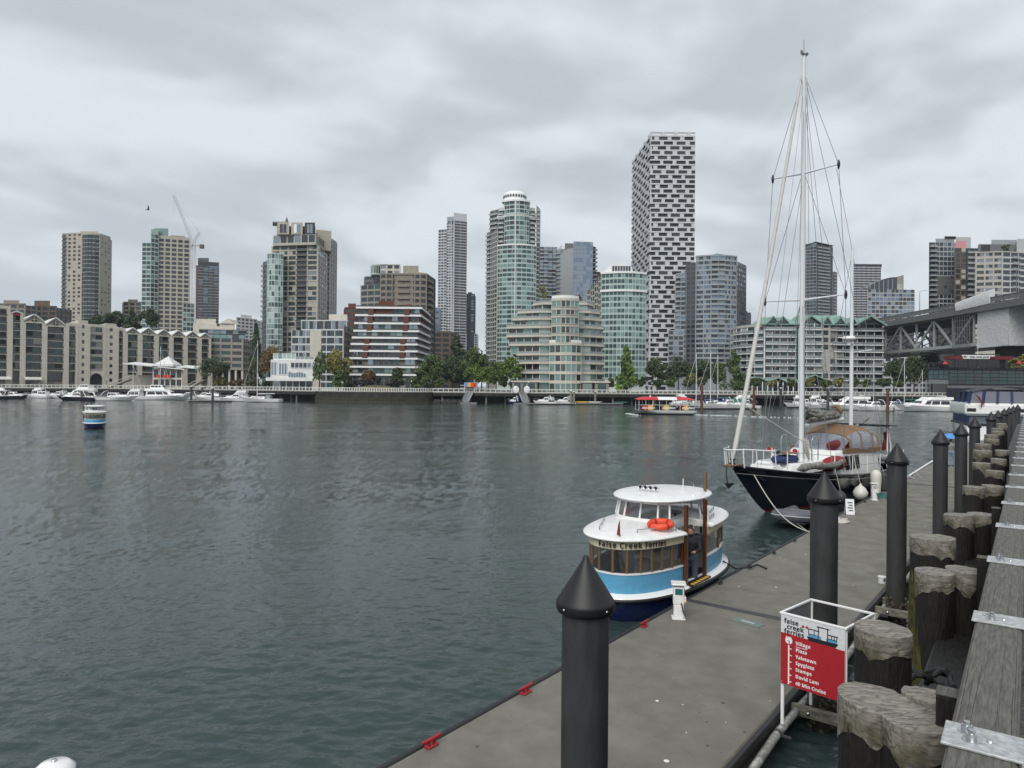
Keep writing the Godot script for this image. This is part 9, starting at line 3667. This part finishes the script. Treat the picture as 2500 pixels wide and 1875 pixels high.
	m.box(V(-0.1, 0.2, 0), V(2.6, 0.06, 0.9))
	obj("floor", m, "dark_grey", dg)
	m=MB.new()
	m.bevel(V(-0.3, 0.48, 0), V(0.26, 0.05, 1.1), 0.01)
	obj("thwart", m, "mid_grey", dg)
	m=MB.new()
	m.bevel(V(-1.62, 0.75, 0), V(0.3, 0.5, 0.36), 0.08)
	m.box(V(-1.6, 0.25, 0), V(0.12, 0.7, 0.12))
	obj("outboard", m, "canvas_black", dg)
	for s in [-1.0, 1.0]:
		m=MB.new()
		m.tube([V(0.9, 0.6, 0.62*s), V(0.4, 0.56, 0.63*s), V(-0.2, 0.52, 0.63*s), V(-0.8, 0.5, 0.63*s)],0.012, 5)
		obj("grab_line", m, "rope_pale", dg)
	m=MB.new()
	var l0: Vector3=dg.transform*V(1.7, 0.45, -0.1)
	m.tube([l0, l0 + V(0.5, -0.4, 0.35), on(1992, 1312, 0.3)],0.014, 5)
	tag(obj("painter_line", m, "rope_pale"), "thin pale painter from the dinghy's bow to the dock", "rope")
	var bp:=on(132, 1890, 0.0)
	var bu:=thing("mooring_buoy", "white rounded buoy cut off by the bottom left edge", "buoy", T(bp))
	m=MB.new()
	m.lathe(Vector3.ZERO, [W(0.001, -0.3), W(0.16, -0.2), W(0.26, 0.0), W(0.25, 0.08), W(0.17, 0.15), W(0.001, 0.18)],24)
	obj("float", m, "gelcoat", bu)
	m=MB.new()
	m.lathe(V(0, 0.17, 0), [W(0.04, 0), W(0.03, 0.03), W(0.001, 0.035)],10)
	obj("eye", m, "steel", bu)
	ferry_sign()

func coil(p: Vector3, r: float, m: String, label: String, n: int) -> void:
	var pts:=[]
	for i in n*14:
		var a:=TAU*i / 14.0
		var q:=r*(1.0 - 0.5*i / (n*14.0))*(1.0 + 0.12*sin(i*0.37))
		pts.append(p + V(cos(a)*q, 0.03 + 0.05*(i / 14)*0.5 + 0.02*sin(i*0.9), sin(a)*q))
	var mb:=MB.new()
	mb.tube(pts, 0.025, 6)
	tag(obj("coil", mb, m), label, "rope" if m == "rope_pale" else "hose")

func ferry_sign() -> void:
	var tl:=V(3.89, 1.985, -10.2)
	var tr:=V(4.50, 1.985, -9.53)
	var u:=(tr - tl).normalized()
	var n:=u.cross(Vector3.UP)
	if n.z < 0:
		n=-n
	var b:=Basis(u, Vector3.UP, n)
	var w:=tl.distance_to(tr)
	var h:=0.99
	var g:=thing("dock_sign", "red and white ferry route sign board on a white frame round a pile", "sign", Transform3D(b, V(tl.x, 0, tl.z)))
	var y0:=1.0
	var m:=MB.new()
	m.bevel(V(w*0.5, y0 + h*0.5, 0), V(w, h, 0.02), 0.003)
	obj("board", m, "sign_white", g)
	m=MB.new()
	var k:=28
	var edge:=[]
	for i in k + 1:
		var t:=float(i) / k
		edge.append(V(w*(0.004 + 0.992*t), y0 + h*(0.738 - 0.012*t - 0.018*sin(t*9.0 - 0.6)*smoothstep(0.2, 0.6, t)), 0.0135))
	for i in k:
		m.quad(V(edge[i].x, y0 + 0.004, 0.0135), V(edge[i + 1].x, y0 + 0.004, 0.0135), edge[i + 1],edge[i])
	obj("red_field", m, "sign_red", g)
	# frame: top rails, legs
	var back:=-0.95
	m=MB.new()
	m.bevel(V(w*0.5, y0 + h + 0.012, 0.0), V(w + 0.04, 0.03, 0.035), 0.005)
	obj("top_rail", m, "gelcoat", g)
	for x in [0.0, w]:
		m=MB.new()
		m.bevel(V(x, y0 + h + 0.012, back*0.5), V(0.035, 0.03, -back - 0.036), 0.005)
		obj("top_rail", m, "gelcoat", g)
	m=MB.new()
	m.bevel(V(w*0.5, y0 + h + 0.012, back), V(w + 0.04, 0.03, 0.035), 0.005)
	obj("top_rail", m, "gelcoat", g)
	for q in [[0.012, -0.03],[w - 0.012, -0.03],[0.0, back], [w, back]]:
		m=MB.new()
		m.bevel(V(q[0],(DOCK_Y - 0.05 + y0 + h)*0.5, q[1]), V(0.045, y0 + h - DOCK_Y + 0.05, 0.03), 0.005)
		obj("leg", m, "gelcoat", g)
	m=MB.new()
	m.bevel(V(-0.001, y0 + h*0.5, back*0.5), V(0.012, h, -back - 0.05), 0.003)
	obj("side_board", m, "mid_grey", g)
	m=MB.new()
	m.bevel(V(w*0.5, y0 - 0.35, back*0.98), V(w, 0.035, 0.03), 0.004)
	obj("lower_rail", m, "gelcoat", g)
	for q in [[0.06, 0.965],[0.78, 0.965],[0.012, 0.03]]:
		m=MB.new()
		m.lathe(Vector3.ZERO, [W(0.009, 0), W(0.006, 0.005), W(0.001, 0.006)],8)
		obj("screw", m, "steel", g, Transform3D(Basis(Vector3.RIGHT, PI / 2), V(w*q[0] + 0.01, y0 + h*q[1],0.011)))
	var put:=func(s: String, x: float, y: float, size: float, mt: String, weight:=900) -> void:
		var t:=text_mesh(s, size, "Droid Sans", weight, 0.004)
		t.horizontal_alignment=HORIZONTAL_ALIGNMENT_LEFT
		obj("lettering", t, mt, g, T(V(w*x, y0 + h*y, 0.0145)))
	put.call("false", 0.055, 0.915, 0.092, "ink")
	put.call("creek", 0.10, 0.84, 0.092, "ink")
	put.call("ferries", 0.055, 0.768, 0.092, "ink")
	put.call("Route", 0.085, 0.69, 0.03, "white_ink")
	m=MB.new()
	m.lathe(Vector3.ZERO, [W(0.001, 0.002), W(0.052, 0.002), W(0.052, 0.0)],24, false)
	obj("route_disc", m, "white_ink", g, Transform3D(Basis(Vector3.RIGHT, PI / 2), V(w*0.135, y0 + h*0.645, 0.0145)))
	put.call("3", 0.109, 0.615, 0.08, "ink")
	m=MB.new()
	m.box(V(w*0.135, y0 + h*0.3, 0.0145), V(0.02, h*0.56, 0.003))
	obj("route_line", m, "white_ink", g)
	for i in 6:
		m=MB.new()
		m.box(V(w*0.135 + 0.026, y0 + h*(0.53 - 0.094*i), 0.0145), V(0.034, 0.011, 0.003))
		obj("route_tick", m, "white_ink", g)
	var rows:=[["Village", 0.632, 0.066],["Science World", 0.583, 0.026],["Plaza", 0.535, 0.066],["Yaletown", 0.44, 0.066],["Spyglass", 0.35, 0.066],["Stamps", 0.258, 0.066],["David Lam", 0.162, 0.066],["40 Min Cruise", 0.065, 0.066]]
	for r in rows:
		put.call(r[0],0.245, r[1],r[2],"white_ink", 700 if r[2] > 0.05 else 400)
	var pic:=func(x: float, y: float, sx: float, sy: float, mt: String, z:=0.0145) -> void:
		var q:=MB.new()
		q.box(V(w*x, y0 + h*y, z), V(w*sx, h*sy, 0.003))
		obj("emblem", q, mt, g)
	m=MB.new()
	m.quad(V(w*0.42, y0 + h*0.775, 0.0165), V(w*0.455, y0 + h*0.72, 0.0165), V(w*0.86, y0 + h*0.72, 0.0165), V(w*0.9, y0 + h*0.775, 0.0165))
	obj("emblem", m, "ink", g)
	pic.call(0.545, 0.795, 0.19, 0.04, "sky_blue")
	pic.call(0.80, 0.795, 0.16, 0.04, "sky_blue")
	for e in [[0.45, 0.84, 0.01, 0.10],[0.535, 0.84, 0.01, 0.06],[0.60, 0.86, 0.012, 0.17],[0.74, 0.86, 0.012, 0.17],[0.80, 0.84, 0.01, 0.06],[0.84, 0.84, 0.01, 0.06],[0.875, 0.835, 0.01, 0.06],[0.53, 0.885, 0.17, 0.012],[0.67, 0.945, 0.19, 0.012],[0.815, 0.87, 0.16, 0.012],[0.53, 0.818, 0.15, 0.008],[0.81, 0.818, 0.14, 0.008]]:
		pic.call(e[0],e[1],e[2],e[3],"ink", 0.0155)
	for e in [[0.36, 0.03],[0.425, 0.03]]:
		pic.call(e[0],0.895, e[1],0.035, "sign_red")
	pic.call(0.393, 0.895, 0.014, 0.014, "sign_red")

# ---------------------------------------------------------------- people
var bodies:={}

func figure(o: Node3D, pose: String, top: String, legs: String, hair: String, cell: float) -> void:
	var J:={}
	var hip:=0.92
	J.pel=V(0, hip, 0)
	J.chest=V(0, hip + 0.36, 0.0)
	J.neck=V(0, hip + 0.53, 0.01)
	J.head=V(0, hip + 0.68, 0.03)
	for s in [-1, 1]:
		var k:="l" if s < 0 else "r"
		J["sh" + k]=V(0.185*s, hip + 0.47, 0)
		J["el" + k]=V(0.25*s, hip + 0.2, -0.02)
		J["wr" + k]=V(0.25*s, hip - 0.03, 0.1)
		J["hp" + k]=V(0.095*s, hip - 0.04, 0)
		J["kn" + k]=V(0.11*s, 0.49, 0.03)
		J["an" + k]=V(0.11*s, 0.09, -0.02)
		J["to" + k]=V(0.13*s, 0.04, 0.15)
	if pose == "lean":
		J.elr=V(0.26, hip + 0.24, 0.14)
		J.wrr=V(0.2, hip + 0.22, 0.36)
		J.head=J.head + V(0.02, -0.02, 0.05)
	elif pose == "umbrella":
		J.elr=V(0.27, hip + 0.2, 0.12)
		J.wrr=V(0.14, hip + 0.36, 0.27)
		J.knl=V(-0.1, 0.49, 0.12)
		J.anl=V(-0.1, 0.1, 0.14)
		J.tol=V(-0.11, 0.05, 0.3)
	elif pose == "sit":
		var d:=V(0, -hip + 0.54, 0)
		for k in J.keys():
			if k.length() > 2 and not (k.begins_with("kn") or k.begins_with("an") or k.begins_with("to")):
				J[k] += d
		for s in [-1, 1]:
			var k:="l" if s < 0 else "r"
			J["kn" + k]=V(0.13*s, 0.5, 0.42)
			J["an" + k]=V(0.13*s, 0.09, 0.4)
			J["to" + k]=V(0.14*s, 0.04, 0.56)
			J["el" + k]=V(0.26*s, 0.72, 0.06)
			J["wr" + k]=V(0.12*s, 0.62, 0.28)
		J.neck += V(0, 0, 0.04)
		J.head += V(0, -0.01, 0.06)
	var key:=pose + top + legs + hair + str(cell)
	if not bodies.has(key):
		bodies[key]=body_mesh(J, top, legs, cell)
	if not M.has("person_skin"):
		mat("person_skin", [1.0, 1.0, 1.0],0.8, {vc=true})
	obj("body", bodies[key], "person_skin", o)
	var hm:=MB.new()
	var hd: Vector3=J.head
	var rows:=[]
	for i in 8:
		var t:=i / 7.0
		var row:=[]
		for j in 16:
			var a:=-TAU*j / 16.0
			var front:=maxf(sin(a), 0.0)
			var ph:=lerpf(1.95 - 0.75*front, 0.0, t)
			row.append(hd + V(cos(a)*sin(ph)*0.088, 0.02 + cos(ph)*0.118, sin(a)*sin(ph)*0.108 - 0.012))
		rows.append(row)
	hm.sheet(rows, true)
	obj("hair", hm, hair, o)
	if cell < 0.03:
		for s in [-1.0, 1.0]:
			var em:=MB.new()
			em.lathe(hd + V(0.034*s, 0.005, 0.088), [W(0.001, -0.01), W(0.011, 0), W(0.001, 0.01)],8)
			obj("eye", em, "ink", o)
		var hand:=MB.new()
		for k in ["l", "r"]:
			var wv: Vector3=J["wr" + k]
			var f: Vector3=(wv - J["el" + k]).normalized()
			var side:=f.cross(Vector3.UP if absf(f.y) < 0.8 else Vector3.BACK).normalized()
			var dn2:=side.cross(f)
			hand.tube([wv, wv + f*0.05, wv + f*0.1],[0.026, 0.036, 0.032],8)
			for q in 4:
				var b0:=wv + f*0.09 + side*(0.027 - 0.018*q)
				var ln: float=[0.062, 0.072, 0.068, 0.05][q]
				hand.tube([b0, b0 + f*ln*0.55 + dn2*0.012, b0 + f*ln*0.75 + dn2*0.035],[0.0095, 0.009, 0.007],6)
			var t0:=wv + f*0.03 + side*0.03
			hand.tube([t0, t0 + f*0.03 + side*0.022, t0 + f*0.06 + side*0.02 + dn2*0.015],[0.012, 0.011, 0.008],6)
		obj("hand_pair", hand, "skin", o)

func body_mesh(J: Dictionary, top: String, legs: String, h: float) -> ArrayMesh:
	var ct:=M[top].albedo_color.srgb_to_linear() as Color
	var cl:=M[legs].albedo_color.srgb_to_linear() as Color
	var cs:=Color(0.4, 0.23, 0.16)
	var cb:=Color(0.012, 0.011, 0.01)
	var bones:=[
		[J.pel + V(-0.05, 0.0, 0), J.pel + V(0.05, 0.0, 0), 0.125, 0.125, cl], [J.pel + V(0, 0.06, 0), J.chest, 0.13, 0.15, ct], [J.chest + V(-0.07, 0, 0), J.chest + V(0.07, 0, 0), 0.13, 0.13, ct],
		[J.shl, J.shr, 0.075, 0.075, ct], [J.chest, J.neck, 0.1, 0.06, ct], [J.neck, J.head, 0.052, 0.05, cs], [J.head + V(0, 0.035, -0.012), J.head + V(0, -0.045, 0.022), 0.093, 0.066, cs], [J.head + V(0, 0.0, 0.09), J.head + V(0, -0.02, 0.106), 0.013, 0.016, cs]]
	for k in ["l", "r"]:
		bones.append([J["sh" + k], J["el" + k], 0.066, 0.052, ct])
		bones.append([J["el" + k], J["wr" + k], 0.05, 0.038, ct])
		bones.append([J["wr" + k], J["wr" + k] + (J["wr" + k] - J["el" + k]).normalized()*0.05, 0.03, 0.03, cs])
		bones.append([J["hp" + k], J["kn" + k], 0.098, 0.068, cl])
		bones.append([J["kn" + k], J["an" + k], 0.066, 0.048, cl])
		bones.append([J["an" + k] + V(0, -0.03, 0), J["to" + k], 0.05, 0.04, cb])
	var lo:=V(1e9, 1e9, 1e9)
	var hi:=-lo
	for b in bones:
		for e in 2:
			var r:=Vector3.ONE*(maxf(b[2],b[3]) + 2.0*h)
			lo=lo.min(b[e] - r)
			hi=hi.max(b[e] + r)
	var nx:=int((hi.x - lo.x) / h) + 2
	var ny:=int((hi.y - lo.y) / h) + 2
	var nz:=int((hi.z - lo.z) / h) + 2
	var f:=PackedFloat32Array()
	var w:=PackedInt32Array()
	f.resize(nx*ny*nz)
	f.fill(9.0)
	w.resize(nx*ny*nz)
	var near:=PackedFloat32Array()
	near.resize(nx*ny*nz)
	near.fill(9.0)
	for bi in bones.size():
		var b: Array=bones[bi]
		var a: Vector3=b[0]
		var d: Vector3=b[1] - b[0]
		var dd2:=maxf(d.length_squared(), 1e-9)
		var reach:=maxf(b[2],b[3]) + 4.0*h + 0.03
		var q0: Vector3=((a.min(b[1]) - Vector3.ONE*reach - lo) / h).floor().max(Vector3.ZERO)
		var q1: Vector3=((a.max(b[1]) + Vector3.ONE*reach - lo) / h).ceil().min(V(nx - 1, ny - 1, nz - 1))
		for z in range(int(q0.z), int(q1.z) + 1):
			for y in range(int(q0.y), int(q1.y) + 1):
				for x in range(int(q0.x), int(q1.x) + 1):
					var p:=lo + V(x, y, z)*h
					var t:=clampf((p - a).dot(d) / dd2, 0.0, 1.0)
					var v: float=p.distance_to(a + d*t) - lerpf(b[2],b[3],t)
					var i:=(z*ny + y)*nx + x
					if v < near[i]:
						near[i]=v
						w[i]=bi
					var k:=0.03
					var e:=maxf(k - absf(f[i] - v), 0.0) / k
					f[i]=minf(f[i], v) - e*e*k*0.25
	var mb:=MB.new()
	var id:=PackedInt32Array()
	id.resize(nx*ny*nz)
	id.fill(-1)
	for z in nz - 1:
		for y in ny - 1:
			for x in nx - 1:
				var n:=0
				var sum:=Vector3()
				for e in [[0, 0, 0, 1, 0, 0],[0, 1, 0, 1, 1, 0],[0, 0, 1, 1, 0, 1],[0, 1, 1, 1, 1, 1],[0, 0, 0, 0, 1, 0],[1, 0, 0, 1, 1, 0],[0, 0, 1, 0, 1, 1],[1, 0, 1, 1, 1, 1],[0, 0, 0, 0, 0, 1],[1, 0, 0, 1, 0, 1],[0, 1, 0, 0, 1, 1],[1, 1, 0, 1, 1, 1]] if _crosses(f, x, y, z, nx, ny) else []:
					var i0: int=((z + e[2])*ny + y + e[1])*nx + x + e[0]
					var i1: int=((z + e[5])*ny + y + e[4])*nx + x + e[3]
					if (f[i0] < 0) != (f[i1] < 0):
						sum += V(e[0],e[1],e[2]).lerp(V(e[3],e[4],e[5]), f[i0] / (f[i0] - f[i1]))
						n += 1
				if n:
					var i:=(z*ny + y)*nx + x
					var g:=V(f[i + 1] - f[i], f[i + nx] - f[i], f[i + nx*ny] - f[i])
					id[i]=mb.v.size()
					mb.v.append(lo + (V(x, y, z) + sum / n)*h)
					mb.n.append(g.normalized())
					mb.c.append(bones[w[i]][4])
	for z in range(1, nz - 1):
		for y in range(1, ny - 1):
			for x in range(1, nx - 1):
				var i:=(z*ny + y)*nx + x
				for ax in 3:
					var st: int=[1, nx, nx*ny][ax]
					if (f[i] < 0) == (f[i + st] < 0):
						continue
					var u: int=[nx, nx*ny, 1][ax]
					var v: int=[nx*ny, 1, nx][ax]
					var q:=[id[i], id[i - u], id[i - u - v], id[i - v]]
					if q.min() < 0:
						continue
					if f[i] < 0:
						mb.idx.append_array([q[0],q[2],q[1],q[0],q[3],q[2]])
					else:
						mb.idx.append_array([q[0],q[1],q[2],q[0],q[2],q[3]])
	return mb.mesh()

func _crosses(f: PackedFloat32Array, x: int, y: int, z: int, nx: int, ny: int) -> bool:
	var i:=(z*ny + y)*nx + x
	var s:=f[i] < 0
	return (f[i + 1] < 0) != s or (f[i + nx] < 0) != s or (f[i + nx + 1] < 0) != s or (f[i + nx*ny] < 0) != s or (f[i + nx*ny + 1] < 0) != s or (f[i + nx*ny + nx] < 0) != s or (f[i + nx*ny + nx + 1] < 0) != s

func people() -> void:
	var p:=on(2321, 1139, DOCK_Y)
	var o:=thing("person", "person in pale jeans walking away along the far dock under a blue umbrella", "person", Transform3D(Basis(Vector3.UP, 2.5), p))
	figure(o, "umbrella", "jacket_grey", "jeans_pale", "hair_dark", 0.035)
	var u:=thing("umbrella", "open blue umbrella held by the person on the far dock", "umbrella", o.transform*Transform3D(Basis(V(0, 0, 1), 0.1), V(0.1, 1.28, 0.3)))
	var m:=MB.new()
	m.lathe(Vector3.ZERO, [W(0.52, 0.5), W(0.46, 0.6), W(0.3, 0.72), W(0.12, 0.78), W(0.001, 0.79)],8, false)
	obj("canopy", m, "umbrella_blue", u)
	m=MB.new()
	m.lathe(Vector3.ZERO, [W(0.009, -0.1), W(0.009, 0.85)],6)
	obj("shaft", m, "dark_grey", u)
